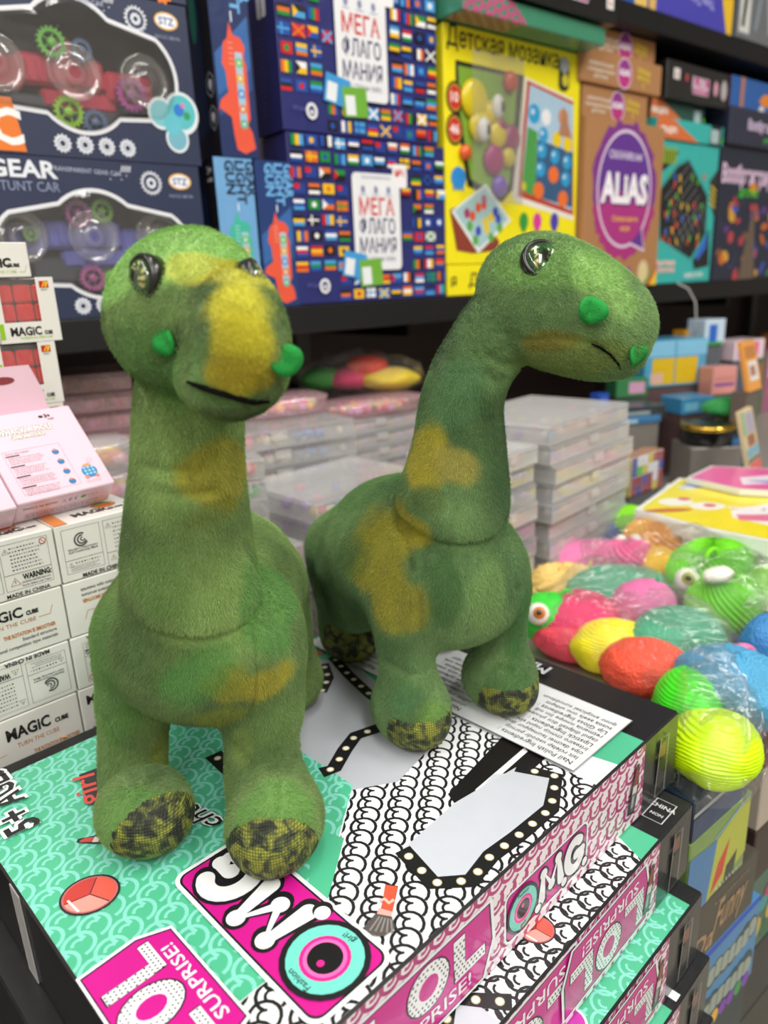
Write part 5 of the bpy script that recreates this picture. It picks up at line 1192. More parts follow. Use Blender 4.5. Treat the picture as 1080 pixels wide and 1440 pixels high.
def face(k, W_, H, kind, flip):
    """side print of a puzzle-cube carton"""
    if flip:
        o0, ax0, ay0 = k.o.copy(), k.ax.copy(), k.ay.copy(); k.o = o0 + ax0 * W_ + ay0 * H; k.ax, k.ay = -ax0, -ay0
    c = '#3c3d40'
    if kind == 'warning':
        k.line([(.028, .006), (.060, .006), (.060, H - .004), (.028, H - .004)], .0003, c, True); k.line([(.028, .0175), (.060, .0175)], .0003, c); k.line([(.003, .006), (.026, .006), (.026, H - .004), (.003, H - .004)], .0003, c, True)
        warn_tri(k, .0345, .0115, .0032, '#8a3a30'); k.text('WARNING:', .0495, .0120, .0058, '#1d1d1f', .04, 0, .5, wid=.0195); k.text('CHOKING HAZARD-Small parts.', .0485, .0095, .0020, '#2c2c2e', .01, 0, .5, wid=.020); k.text('Not for children under 3 years.', .0485, .0072, .0020, '#2c2c2e', .01, 0, .5, wid=.020)
        scribble(k, .034, .019, .056, H - .006, 7, 2); warn_tri(k, .0315, H - .009, .0022); k.disc(.0568, H - .0072, .0024, col='#b8342c'); k.disc(.0568, H - .0072, .0018, col=WC); k.line([(.0552, H - .0056), (.0584, H - .0088)], .0005, '#b8342c'); scribble(k, .005, .008, .024, H - .007, 9, 4)
        k.text('MADE IN CHINA', .042, .0012, .0040, '#2c2c2e', .02)
    elif kind == 'symbol':
        k.line([(.004, .006), (.032, .006), (.032, H - .004), (.004, H - .004)], .0003, c, True); k.line([(.004, .016), (.032, .016)], .0003, c); k.line([(.035, .004), (.064, .004), (.064, H - .004), (.035, H - .004)], .0003, c, True); k.line([(.035, .014), (.064, .014)], .0003, c)
        x, y = .0175, H - .0135
        k.arc(x, y, .0048, 60, 330, .0011, c); k.arc(x + .0006, y, .0031, 80, 340, .0010, c); k.arc(x + .0012, y + .0002, .0014, 90, 360, .0008, c)
        k.text('Gulf Conformity Mark', .018, H - .0225, .0024, c, .01, 0, .5, wid=.022); k.text('Standard requirement', .018, H - .0203, .0022, c, .01, 0, .5, wid=.022); warn_tri(k, .0075, .0125, .0018); scribble(k, .011, .0115, .030, .0150, 1, 3, '#1f1f20'); scribble(k, .007, .007, .030, .0115, 3, 7)
        scribble(k, .042, .016, .062, H - .006, 7, 8); warn_tri(k, .0385, H - .0085, .0022); warn_tri(k, .0395, .0095, .0024, '#8a5a30'); k.text('WARNING:', .052, .0085, .0058, '#1d1d1f', .04, 0, .5, wid=.018); k.text('MADE IN CHINA', .030, .0012, .0042, '#2c2c2e', .03)
    elif kind == 'smooth':
        k.text('MAGiC', .036, H - .0135, .0105, '#222224', .03, 0, 1.0, wid=.031); k.text('CUBE', .038, H - .0135, .0042, '#222224', .06, 0, 0, wid=.0085); k.text('TURN THE CUBE', .044, H - .0190, .0042, '#b8763a', .0, 0, 1.0, wid=.034); k.line([(.046, H - .0175), (.054, H - .0175), (.0565, H - .0115)], .0004, '#b8763a')
        k.text('THE ROTATION IS SMOOTHER', .0565, .0150, .0040, '#c07a30', .035, 0, 1.0, wid=.036); k.text('Standard structure', .0565, .0108, .0036, '#3a3a3c', .01, 0, 1.0, wid=.024); k.text('Professional competition type materials', .0565, .0065, .0036, '#3a3a3c', .01, 0, 1.0, wid=.050)
    elif kind == 'turn':
        k.text('MAGiC', .012, H * .60, .0125, '#222224', .035, 0, 0, wid=.031); k.text('CUBE', .046, H * .60, .0048, '#222224', .06, 0, 0, wid=.010); k.text('TURN THE CUBE', .018, H * .42, .0050, '#b8763a', .0, 0, 0, wid=.030); k.line([(.0, H * .36), (.010, H * .38)], .0004, '#b8763a'); k.text('THE ROTATION IS SMOOTHER', .062, H * .20, .0042, '#c07a30', .03, 0, 1.0, wid=.034)
    if flip: k.o, k.ax, k.ay = o0, ax0, ay0
WCARD = paint('white_gloss_card', .30, .2, grain=.03, bump=.06, bscale=60)
rows = [(1.1025, 1.1460, .0650, 'warning', False, 'symbol', False), (1.0595, 1.1017, .0640, 'smooth', False, 'smooth', True), (1.0165, 1.0587, .0620, 'symbol', True, 'warning', True), (.9735, 1.0157, .0610, 'turn', False, 'smooth', False), (.9305, .9727, .060, 'warning', False, 'warning', False)]
WN = ['top row', 'second row from the top', 'third row from the top', 'fourth row, half behind the black carton', 'bottom row, hidden behind the black carton']
for i, (z0, z1, sp, ka, fa, kb, fb) in enumerate(rows):
    for side, (x0, x1, kd, fl_) in enumerate(((sp - .0655, sp - .0006, ka, fa), (sp + .0006, sp + .0690, kb, fb))):
        loc = tuple(Q(x0, .0, z0)); t = thing('puzzle_cube_carton', 'white puzzle cube carton, ' + ('left one' if side == 0 else 'right one') + ' of ' + WN[i], 'box', loc, QY, 'white puzzle cube cartons'); T = yaw(loc, QY)
        MB().box(T, (0, 0, 0), (x1 - x0, .162, z1 - z0), WC, .0007).build('carton', WCARD, t)
        k = Ink(T(0, 0, 0), QX, ZB); face(k, x1 - x0, z1 - z0, kd, fl_); k.build('printed_front', WCARD, t)
        if i == 0:
            k = Ink(T(0, 0, z1 - z0), QX, QD)
            k.text('MAGiC', .020, .012, .0135, '#2a2a2c', .05, 0, 0, wid=.030); k.text('CUBE', .053, .013, .005, '#2a2a2c', .05); k.disc(.049 if side else .040, .028, .0095, .0085, '#c88a5a'); k.disc(.049 if side else .040, .029, .0070, .0045, '#8aa83a'); k.disc(.049 if side else .040, .026, .006, .003, '#d8502a')
            k.poly([(.0, .0), (.010, .0), (.016, .16), (.006, .16)], '#d8823a'); k.build('printed_top', WCARD, t)
    if i == 0: pass
for i, (z0, z1, x0, x1) in enumerate(((.909, .9297, -.007, .130),)):
    t = thing('flat_carton', 'flat white carton under the lowest puzzle cube cartons', 'box', tuple(Q(x0, 0, z0)), QY); MB().box(yaw(Q(x0, 0, z0), QY), (0, 0, 0), (x1 - x0, .16, z1 - z0), WC, .0007).build('carton', WCARD, t)
for k_ in range(2):                                     # white cartons further left, outside the frame edge
    t = thing('puzzle_cube_carton', 'white puzzle cube cartons continuing past the left picture edge, ' + ('upper' if k_ else 'lower') + ' block', 'box', tuple(Q(-.075, .004, .909 + k_ * .119)), QY, 'white puzzle cube cartons')
    MB().box(yaw(Q(-.075, .004, .909 + k_ * .119), QY), (0, 0, 0), (.066, .084, .118), WC, .0007).build('carton', WCARD, t)
# window boxes with red cubes, stacked behind the pink boxes
CB = [(.0815, 1.1682), (.0830, 1.2184), (.0899, 1.2686)]
FS = 1.173; RY = .112
CL = ['lowest red cube window box, mostly hidden behind the pink boxes', 'middle red cube window box, lower half of its cube hidden by pink card', 'uppermost upright red cube window box with its black title in full']
REDT = '#e82329'
for i, (x0, z0) in enumerate(CB):
    W_, H, D_ = .0405, .0425, .0425; t = thing('cube_window_box', CL[i], 'toy box', tuple(Q(x0, RY, z0)), QY, 'white window boxes with red cubes'); T = frame(Q(x0, RY, z0), QX * FS, QD * FS, ZB * FS)
    m = MB(); e = .0006; m.box(T, (0, D_ - e, 0), (W_, D_, H), WC, .0001); m.box(T, (0, 0, 0), (e, D_ - e, H), WC, .0001); m.box(T, (W_ - e, 0, 0), (W_, D_ - e, H), WC, .0001); m.box(T, (e, 0, 0), (W_ - e, D_ - e, e), WC, .0001)
    m.box(T, (e, 0, e), (W_ - e, e, .0135), WC, .0001); m.box(T, (.0285, 0, .0135), (W_ - e, e, H), WC, .0001); m.box(T, (e, 0, .0135), (.0042, e, H), WC, .0001); m.box(T, (e, .024, H - e), (W_ - e, D_ - e, H), WC, .0001); m.build('carton', WCARD, t)
    k = Ink(T(0, 0, 0), QX * FS, ZB * FS); k.text('MAGiC', .0068, .0048, .0078, '#1f1f20', .035, 0, 0, wid=.0205); k.text('CUBE', .0290, .0048, .0034, '#1f1f20', .05, 0, 0, wid=.0055); k.text('PROFESSIONAL SPEED CUBE', .034, .0024, .0019, '#a8c860', .02, 0, 1.0, wid=.0215)
    k.rect(.0306, .0355, .0368, .0400, '#b8281c'); k.poly([(.0318, .0360), (.0330, .0360), (.0352, .0396), (.0338, .0396)], '#f0b020'); k.poly([(.0340, .0360), (.0352, .0360), (.0366, .0392), (.0354, .0396)], '#f0c840'); k.text('MAGIC', .0336, .0338, .0013, '#6a6a6a', .02)
    k.rect(.0, .0028, .0030, .0130, '#8fc31f'); k.rect(.0, .0280, .0032, .0296, '#8fc31f'); k.build('printed_front', WCARD, t)
    m = MB(); m.box(T, (.0036, .0018, .0135), (.0282, .0020, H - .0006), '#ffffff', .00005); m.build('window_film', WINDOW, t)
    c_ = thing('puzzle_cube', 'red stickerless puzzle cube inside the ' + ('lowest', 'middle', 'top')[i] + ' white window box', 'toy cube', tuple(T(W_ / 2, D_ / 2, .0010)), QY, 'red puzzle cubes'); L = .0372; c0 = (W_ - L) / 2 - .0002
    MB().box(T, (c0 + .001, .004, .002), (c0 + L - .001, .004 + L - .002, .001 + L - .001), '#2a0a0a', .001).build('core', PLASTIC, c_)
    m = None
    for a in range(3):
        for b_ in range(3):
            m = MB(); u = L / 3; m.box(T, (c0 + a * u + .0002, .0026, .001 + b_ * u + .0002), (c0 + (a + 1) * u - .0002, .0060, .001 + (b_ + 1) * u - .0002), REDT, .0015); m.build('cube_tile', PLASTIC, c_)
m = thing('flat_carton', 'flat white carton under the red cube window boxes', 'box', tuple(Q(.070, RY, 1.1465)), QY); MB().box(yaw(Q(.070, RY, 1.1465), QY), (0, 0, 0), (.060, .045, .0212), WC, .0006).build('carton', WCARD, m)
loc = Q(.0745, RY, 1.3187); t = thing('puzzle_cube_carton', 'small white carton with part of a title, on top of the cube window boxes', 'box', tuple(loc), QY); T = yaw(loc, QY)
MB().box(T, (0, 0, 0), (.047, .030, .026), WC, .0006).build('carton', WCARD, t); k = Ink(T(0, 0, 0), QX, ZB); k.text('MAGiC', .0330, .0078, .0092, '#1f1f20', .05, 0, 1.0); k.text('CUBE', .0345, .0078, .0036, '#1f1f20', .05); k.text('TURN THE CUBE', .0360, .0032, .0032, '#a8c860', .0, 0, 1.0); k.line([(.038, .004), (.0425, .004), (.0440, .009)], .0004, '#a8c860'); k.build('printed_front', WCARD, t)
# pink mole-game boxes leaning back against the window boxes
PK = '#e7c6d5'; PCARD = paint('pink_gloss_card', .28, .35, grain=.02, bump=.05, bscale=50)
A_ = onz(152, 703, 1.1475); B_ = onz(17, 737, 1.1475); pw = norm(A_ - B_); pn = np.array((pw[1], -pw[0], 0)); th = hr(44); pu = -pn * math.cos(th) + ZB * math.sin(th); pm = pn * math.sin(th) + ZB * math.cos(th)
LW, LH, LT = float(np.linalg.norm(A_ - B_)), .080, .0235
def pink_box(o, lab, full, H_, hang):
    yy = math.atan2(pw[1], pw[0]); t = thing('mole_game_box', lab, 'toy box', tuple(o), yy, 'pink mole game boxes'); T = frame(o, pw, pu, pm)
    MB().box(T, (0, 0, 0), (LW, H_, LT), PK, .0008).build('carton', PCARD, t)
    k = Ink(T(0, 0, LT), pw, pu); k2 = Ink(T(0, 0, 0), pw, pm)
    if full:
        for off, col in ((.065, '#5f7a4c'), (.02, '#f4f0ee')): k.text('WHACK A MOLE', .012, .0602, .0072, col, off, .0, 0, wid=.041); 
        k.text('GAME MACHINE', .019, .0553, .0042, '#7a8a66', .08, 0, 0, wid=.026); k.text('GAME MACHINE', .019, .0553, .0042, '#f0eeea', .02, 0, 0, wid=.026); k.text('3+', .0535, .0710, .0046, '#3a3438', .05); k.text('AGES', .0550, .0685, .0022, '#3a3438', .01); k.disc(.0485, .0725, .0018, .0013, '#3a3438')
        k.line([(.008, .006), (.050, .006), (.050, .0455), (.008, .0455)], .0002, '#8a6a78', True)
        for q in range(4):
            y = .036 - q * .0095; k.rect(.009, y + .0045, .019, y + .0055, '#5a5058'); scribble(k, .010, y - .003, .036, y + .0040, 4, 11 + q, '#a88a98'); k.disc(.0445, y + .002, .0026, .0023, '#3a7ab0'); k.disc(.0445, y + .0040, .0015, .0008, '#d88a6a')
        k.text('Game description', .0095, .0425, .0024, '#8a6a78', .0, 0, 0); k.disc(.0605, .0150, .0058, .0056, '#3a86b8'); k.disc(.0605, .0205, .0032, .0014, '#e09a6a'); k.disc(.0565, .0098, .0016, .0012, '#d88a78'); k.disc(.0645, .0098, .0016, .0012, '#d88a78')
        for a in range(3):
            for b_ in range(3): k.disc(.0575 + a * .003, .0125 + b_ * .0028, .0011, .0010, '#9ccbe8', n=10)
        k.arc(.0645, .0245, .0020, 20, 380, .0002, '#c86a8a'); k.line([(.0615, .0210), (.0632, .0232)], .0002, '#c86a8a'); scribble(k, .054, .0045, .066, .0075, 2, 31, '#a88a98')
        for q, ch in enumerate(('CE', 'C')): pass
        k2.text('MADE IN CHINA', .030, .0165, .0034, '#5a4a52', .0, PI, 0.0); k2.disc(.0505, .0150, .0022, .0018, '#4a9a3a'); k2.arc(.046, .0150, .0020, 100, 260, .0005, '#4a3f45'); k2.arc(.0415, .0150, .0020, 100, 260, .0005, '#4a3f45'); k2.line([(.0400, .0150), (.0415, .0150)], .0004, '#4a3f45'); warn_tri(k2, .0355, .0148, .0018); k2.line([(.006, .009), (.068, .009)], .0002, '#8a6a78'); scribble(k2, .008, .002, .066, .0082, 3, 21, '#8a7a82'); k2.arc(.0555, .0150, .0017, 0, 360, .0002, '#8a7a82'); k2.arc(.0595, .0150, .0017, 0, 360, .0002, '#8a7a82')
    k.build('printed_front', PCARD, t) if k.v else None; k2.build('printed_base', PCARD, t) if k2.v else None
    if hang:
        x0, x1, y0_, y1_ = hang; m = MB(); cx, cy = (x0 + x1) / 2 - .004, (y0_ + y1_) / 2; n = 28; outer = []; inner = []
        for q in range(n):
            a = 2 * PI * q / n; dx, dy = math.cos(a), math.sin(a); f = min((x1 - x0) / 2 / max(abs(dx), 1e-9), (y1_ - y0_) / 2 / max(abs(dy), 1e-9)); outer.append(((x0 + x1) / 2 + dx * f, (y0_ + y1_) / 2 + dy * f)); inner.append((cx + .009 * dx, cy + .0032 * dy))
        for cx_, cy_ in ((x0, y0_), (x1, y0_), (x1, y1_), (x0, y1_)):
            i = min(range(n), key=lambda q: math.hypot(outer[q][0] - cx_, outer[q][1] - cy_)); outer[i] = (cx_, cy_)
        z1_, z0_ = LT - .0006, LT - .0016; V = [T(*p, z1_) for p in outer] + [T(*p, z1_) for p in inner] + [T(*p, z0_) for p in outer] + [T(*p, z0_) for p in inner]; F = []
        for q in range(n): p = (q + 1) % n; F += [(q, p, n + p, n + q), (2 * n + q, 3 * n + q, 3 * n + p, 2 * n + p), (q, 2 * n + q, 2 * n + p, p), (n + q, n + p, 3 * n + p, 3 * n + q)]
        m.add(V, F, PK); m.build('hang_tab', PCARD, t)
    return t
pink_box(B_, 'pale pink mole game box lying in front, full back print with a blue mole machine', True, LH, None)
o2 = B_ - pm * (LT + .0006) + pu * .006 - pw * .004; o2[2] = max(o2[2], 1.1475) 
pink_box(B_ - pw * (LW + .0022) + pn * .006, 'pale pink mole game box cut by the left picture edge, left of the full one', False, LH, None)
# back box stands upright behind the first, its hanging tab rising above it
loc = Q(.0, .0935, 1.1468)
t = thing('mole_game_box', 'pale pink mole game box behind the front one, with a slotted hanging tab', 'toy box', tuple(loc), QY, 'pink mole game boxes')
T = yaw(loc, QY); kk = Ink(T(0, 0, 0), QX, ZB); zt = kk.uv(58, 590)[1]
MB().box(T, (-.03, 0, 0), (.078, .015, zt), PK, .0008).build('carton', PCARD, t)
tab = [(-.03, zt + .0003), (kk.uv(72, 592)[0], zt + .0003), kk.uv(60, 548), kk.uv(40, 513), (-.03, kk.uv(0, 516)[1])]
MB().add([T(p[0], 0, p[1]) for p in tab] + [T(p[0], .0012, p[1]) for p in tab], [tuple(range(5)), tuple(range(5, 10))[::-1]] + [(i, 5 + i, 5 + (i + 1) % 5, (i + 1) % 5) for i in range(5)], PK).build('hang_tab', PCARD, t)
kk.disc(*kk.uv(4, 536), .0085, .0030, '#8a3a42'); kk.build('hang_slot', PCARD, t)
# ---------------------------------------------------------------- display platform with stacks of clear bead cases
TZ = .93
t = thing('display_platform', 'pale display platform in front of the wall shelf, covered by clear cases', 'platform', tuple(G(-.05, .64, 0)), GY)
MB().box(G, (-.256, .33, .0), (.004, .95, TZ - .022), '#9d9a94', .002).build('body', MATTE, t)
MB().box(G, (.0062, .10, .0), (1.6, .95, TZ - .022), '#9d9a94', .002).build('body', MATTE, t)
MB().box(G, (-.266, .326, TZ - .0215), (1.6, .952, TZ - .0004), '#c9c6c0', .002).build('platform_top', METALP, t) if False else None
MB().box(G, (-.257, .326, TZ - .0215), (.0050, .952, TZ - .0004), '#c9c6c0', .002).build('platform_top', METALP, t)
MB().box(G, (.0056, .098, TZ - .0215), (1.6, .952, TZ - .0004), '#c9c6c0', .002).build('platform_top', METALP, t)
BEAD = paint('glossy_beads', .3, .3)
SOFTC = {'mix': ['#9a70c0', '#f07a8a', '#5a90d8', '#e8e0c8', '#e0a0b0', '#6a78a8', '#d8c070'], 'pink': ['#f07090', '#f8a0b0', '#f4d25a', '#b8d890', '#e8b0e0'], 'candy': ['#f0dc3a', '#7cc4e0', '#f09a6a', '#f8b8c8', '#8ad0b0'], 'red': ['#f06a6a', '#f08080'], 'yg': ['#e8c84a', '#5ac05a', '#e8e0c8']}
def make_case(nm, L, D, H, mat, beads, nb, seed, divs=3, round_=False):
    r = random.Random(seed); root = thing(nm, 'case', 'bead case', (0, 0, 0), 0); T = ID; e = .0012; m = MB()
    if round_:
        n = 28; f = lambda s_, z: [(L / 2 + L / 2 * s_ * np.sign(math.cos(a)) * abs(math.cos(a)) ** .6, D / 2 + D / 2 * s_ * np.sign(math.sin(a)) * abs(math.sin(a)) ** .6, z) for a in np.linspace(0, 2 * PI, n, endpoint=False)]
        def wall(levels):
            vs = [p for lv in levels for p in f(*lv)]; return vs, [(i * n + k, i * n + (k + 1) % n, (i + 1) * n + (k + 1) % n, (i + 1) * n + k) for i in range(len(levels) - 1) for k in range(n)]
        vs, fs = wall([(.0001, 0), (.95, 0), (1, H * .2), (1, H * .80)]); m.add(vs, fs, '#ffffff', True); m.build('tray', mat, root)
        m = MB(); vs, fs = wall([(1.03, H * .78), (1.03, H * .93), (.98, H - .0004), (.0001, H - .0004)]); m.add(vs, fs, '#ffffff', True); m.build('lid', mat, root)
    else:
        for lo, hi in (((0, 0, 0), (L, D, e)), ((0, 0, e), (L, e, H * .74)), ((0, D - e, e), (L, D, H * .74)), ((0, e, e), (e, D - e, H * .74)), ((L - e, e, e), (L, D - e, H * .74))): m.box(T, lo, hi, '#ffffff', .0003)
        m.build('tray', mat, root); m = MB()
        m.box(T, (-.0006, -.0006, H * .76), (L + .0006, D + .0006, H - .0004), '#ffffff', .0012); m.build('lid', mat, root)
        for i in range(divs): m = MB(); x = L * (i + 1) / (divs + 1); m.box(T, (x, e + .0003, e + .0003), (x + .0008, D - e - .0003, H * .70), '#ffffff', .0002); m.build('divider', mat, root)
        m = MB(); m.box(T, (L * .45, -.003, H * .45), (L * .55, -.0008, H * .9), '#ffffff', .0006); m.build('latch', mat, root)
    m = MB()
    for i in range(nb):
        s_ = r.uniform(.0045, .0085) if nb < 60 else r.uniform(.003, .006); s_ = min(s_, H * .28)
        if round_: a = r.uniform(0, 2 * PI); q = math.sqrt(r.random()) * .8; x, y = L / 2 + L / 2 * q * math.cos(a), D / 2 + D / 2 * q * math.sin(a)
        else: x = r.uniform(.01, L - .01); y = r.choice((r.uniform(.008, .016), r.uniform(.008, .02), r.uniform(.01, D - .01)))
        m.ball(T, (x, y, e + s_ + r.uniform(.0006, max(.0008, H * .7 - 2 * s_ - e))), (s_ * r.uniform(.8, 1.6), s_, s_), r.choice(SOFTC[beads]), 8, 5)
    b = m.build('beads', BEAD, root); b['kind'] = 'stuff'
    return root
ORD = ['topmost', 'second from the top', 'third from the top', 'fourth from the top', 'fifth from the top', 'sixth from the top', 'seventh from the top', 'eighth from the top', 'ninth from the top', 'tenth from the top', 'second from the bottom', 'lowest']
USED = set()
def stack_cases(protos, n, loc, rot, H, lab, group, jit=.004, seed=1, top=None):
    """n cases one on another, near-left corner of the lowest at loc"""
    r = random.Random(seed); c, s_ = math.cos(rot), math.sin(rot)
    for i in range(n):
        p = protos[(i + seed) % len(protos)] if not (top and i == n - 1) else top
        dx, dy = r.uniform(-jit, jit), r.uniform(-jit, jit); L_ = (loc[0] + dx * c - dy * s_, loc[1] + dx * s_ + dy * c, loc[2] + i * H)
        lb = ORD[n - 1 - i] + ' case of ' + lab
        if p not in USED: USED.add(p); snapshot(p); p.location = L_; p.rotation_euler = (0, 0, rot); p['label'] = lb; p['group'] = group
        else: dup(p, L_, rot, lb, group)
A44 = hr(43.7)
def near_left(px, py, z, L, rot, corner='right'):
    """lower near-left corner when the given pixel shows the near-right one"""
    p = onz(px, py, z); c, s_ = math.cos(rot), math.sin(rot)
    return (p[0] - L * c, p[1] - L * s_, z) if corner == 'right' else tuple(p)
HR = .0232
pa = make_case('bead_case', .205, .15, HR, MILKY, 'mix', 46, 3); pb = make_case('bead_case', .205, .15, HR, MILKY, 'pink', 22, 4)
rR = hr(47); q = onz(772, 838, TZ)
stack_cases([pa, pb, pa], 9, (q[0], q[1], TZ), rR, HR, 'the tall clear stack beside the squishy toys', 'clear cases, tall right stack', .004, 1)
pc = make_case('bead_case', .11, .10, .0215, CLEAR, 'mix', 40, 6); pd = make_case('bead_case', .11, .10, .0215, MILKY, 'pink', 26, 7)
rL = hr(47); nl = near_left(756, 846, TZ, .11, rL)
stack_cases([pc, pd, pc], 9, (nl[0] - .006, nl[1] - .006, TZ), rL, .0215, 'the clear stack seen behind the far dinosaur chest', 'clear cases, stack behind the far dinosaur', .004, 2)
pe = make_case('bead_case', .17, .135, .0236, CLEAR, 'mix', 30, 9, 4)
b = ony(441, 706, .70); c1 = (b[0], b[1], TZ)
stack_cases([pe], 7, c1, A44, .0237, 'the wide clear stack between both dinosaurs', 'clear cases, wide middle stack', .003, 3)
pf = make_case('bead_case', .12, .085, .0236, CLEAR, 'yg', 26, 11, 2)
b = ony(432, 768, .66); stack_cases([pf], 6, (b[0] - .12 * math.cos(A44) - .004, b[1] - .12 * math.sin(A44), TZ), A44, .0237, 'the low clear stack right of the near dinosaur back', 'clear cases, low front stack', .002, 4)
pg = make_case('bead_case', .21, .15, .0236, CLEAR, 'mix', 36, 13, 4)
b = ony(500, 596, .93); rB = hr(33); stack_cases([pg], 9, (b[0] - .21 * math.cos(rB), b[1] - .21 * math.sin(rB), TZ), rB, .0236, 'the clear stack carrying the oval pink tray', 'clear cases, stack behind the middle', .004, 5)
ph = make_case('bead_tray', .13, .10, .022, PINKCL, 'pink', 60, 15, 0, True); pi_ = make_case('bead_tray', .17, .09, .020, PINKCL, 'pink', 70, 16, 0, True)
zt = TZ + 9 * .0236 + .0006
b = ony(338, 610, .90); stack_cases([ph], 1, (b[0], b[1] + .02, zt), hr(28), .022, 'pink oval bead trays beside the near dinosaur chin', 'pink oval bead trays', 0, 0)
pj = make_case('bead_case', .19, .13, .0212, MILKY, 'pink', 40, 18); b = ony(520, 640, 1.03)
b = ony(606, 598, 1.10); rD = hr(38.2); D0 = (b[0] - .19 * math.cos(rD), b[1] - .19 * math.sin(rD), TZ); stack_cases([pj], 9, D0, rD, .0215, 'the rosy stack under the bag of coloured toys', 'clear cases, rosy far stack', .003, 6)
zz = TZ + 9 * .0215 + .0006
stack_cases([pi_], 1, (D0[0] + .012, D0[1] + .012, zz), hr(34), .020, 'long pink oval bead trays under the bag of toys', 'pink oval bead trays', 0, 0)
# left group behind the near dinosaur's neck
pk_ = make_case('bead_case', .115, .085, .0236, MILKY, 'mix', 20, 21); b = ony(226, 712, .74); rF = hr(30); F0 = (b[0] - .115, b[1] - .05, TZ)
stack_cases([pk_], 7, F0, rF, .0236, 'the clear stack behind the white cartons', 'clear cases, left stack', .002, 7)
pl_ = make_case('bead_tray', .105, .075, .030, MILKY, 'pink', 46, 22, 0, True); pm_ = make_case('bead_tray', .105, .075, .032, MILKY, 'candy', 40, 23, 0, True)
z1 = TZ + 7 * .0236 + .0006; stack_cases([pl_], 1, (F0[0] + .006, F0[1] + .006, z1), rF, .030, 'pink candy-coloured trays left of the near dinosaur neck', 'rounded candy trays', 0, 0)
stack_cases([pm_], 1, (F0[0] + .005, F0[1] + .006, z1 + .0305), rF, .032, 'yellow and blue trays left of the near dinosaur neck', 'rounded candy trays', 0, 0)
pn_ = make_case('bead_case', .20, .12, .0236, PINKCL, 'pink', 60, 25, 4); b = ony(195, 588, .93); rG = hr(25); G0 = (b[0] - .20 * math.cos(rG) , b[1] - .20 * math.sin(rG), TZ)
stack_cases([pn_], 12, G0, rG, .0236, 'the pink stack under the shelf at the left', 'pink bead cases', .004, 8)
# two small cases with pompoms on the middle stacks
po = make_case('pompom_case', .030, .035, .0195, CLEAR, 'red', 12, 27, 0); pq = make_case('pompom_case', .030, .035, .0195, CLEAR, 'yg', 12, 28, 0)
for (pp, i, lb) in ((pq, 0, 'small clear case of yellow and green pompoms right of the near dinosaur neck'), (po, 1, 'small clear case of coral pompoms right of the near dinosaur neck')):
    bb = ony(372, 706, .655); zb = TZ + 7 * .0237; pp.location = (bb[0] - .026, bb[1] - .004, bb[2] + .0205 * i); pp.rotation_euler = (0, 0, hr(20)); pp['label'] = lb; pp['group'] = 'small pompom cases'
bz = float(ony(372, 706, .655)[2])
tt = thing('bead_case', 'plain clear case under the two small pompom cases', 'bead case', (float(bb[0]) - .05, float(bb[1]) - .010, TZ + .1425), hr(20)); T = yaw((float(bb[0]) - .05, float(bb[1]) - .010, TZ + .1425), hr(20))
MB().box(T, (0, 0, 0), (.056, .06, (bz - TZ - .1425) * .6), '#ffffff', .001).build('tray', CLEAR, tt); MB().box(T, (0, 0, (bz - TZ - .1425) * .62), (.056, .06, bz - TZ - .1428), '#ffffff', .001).build('lid', CLEAR, tt)
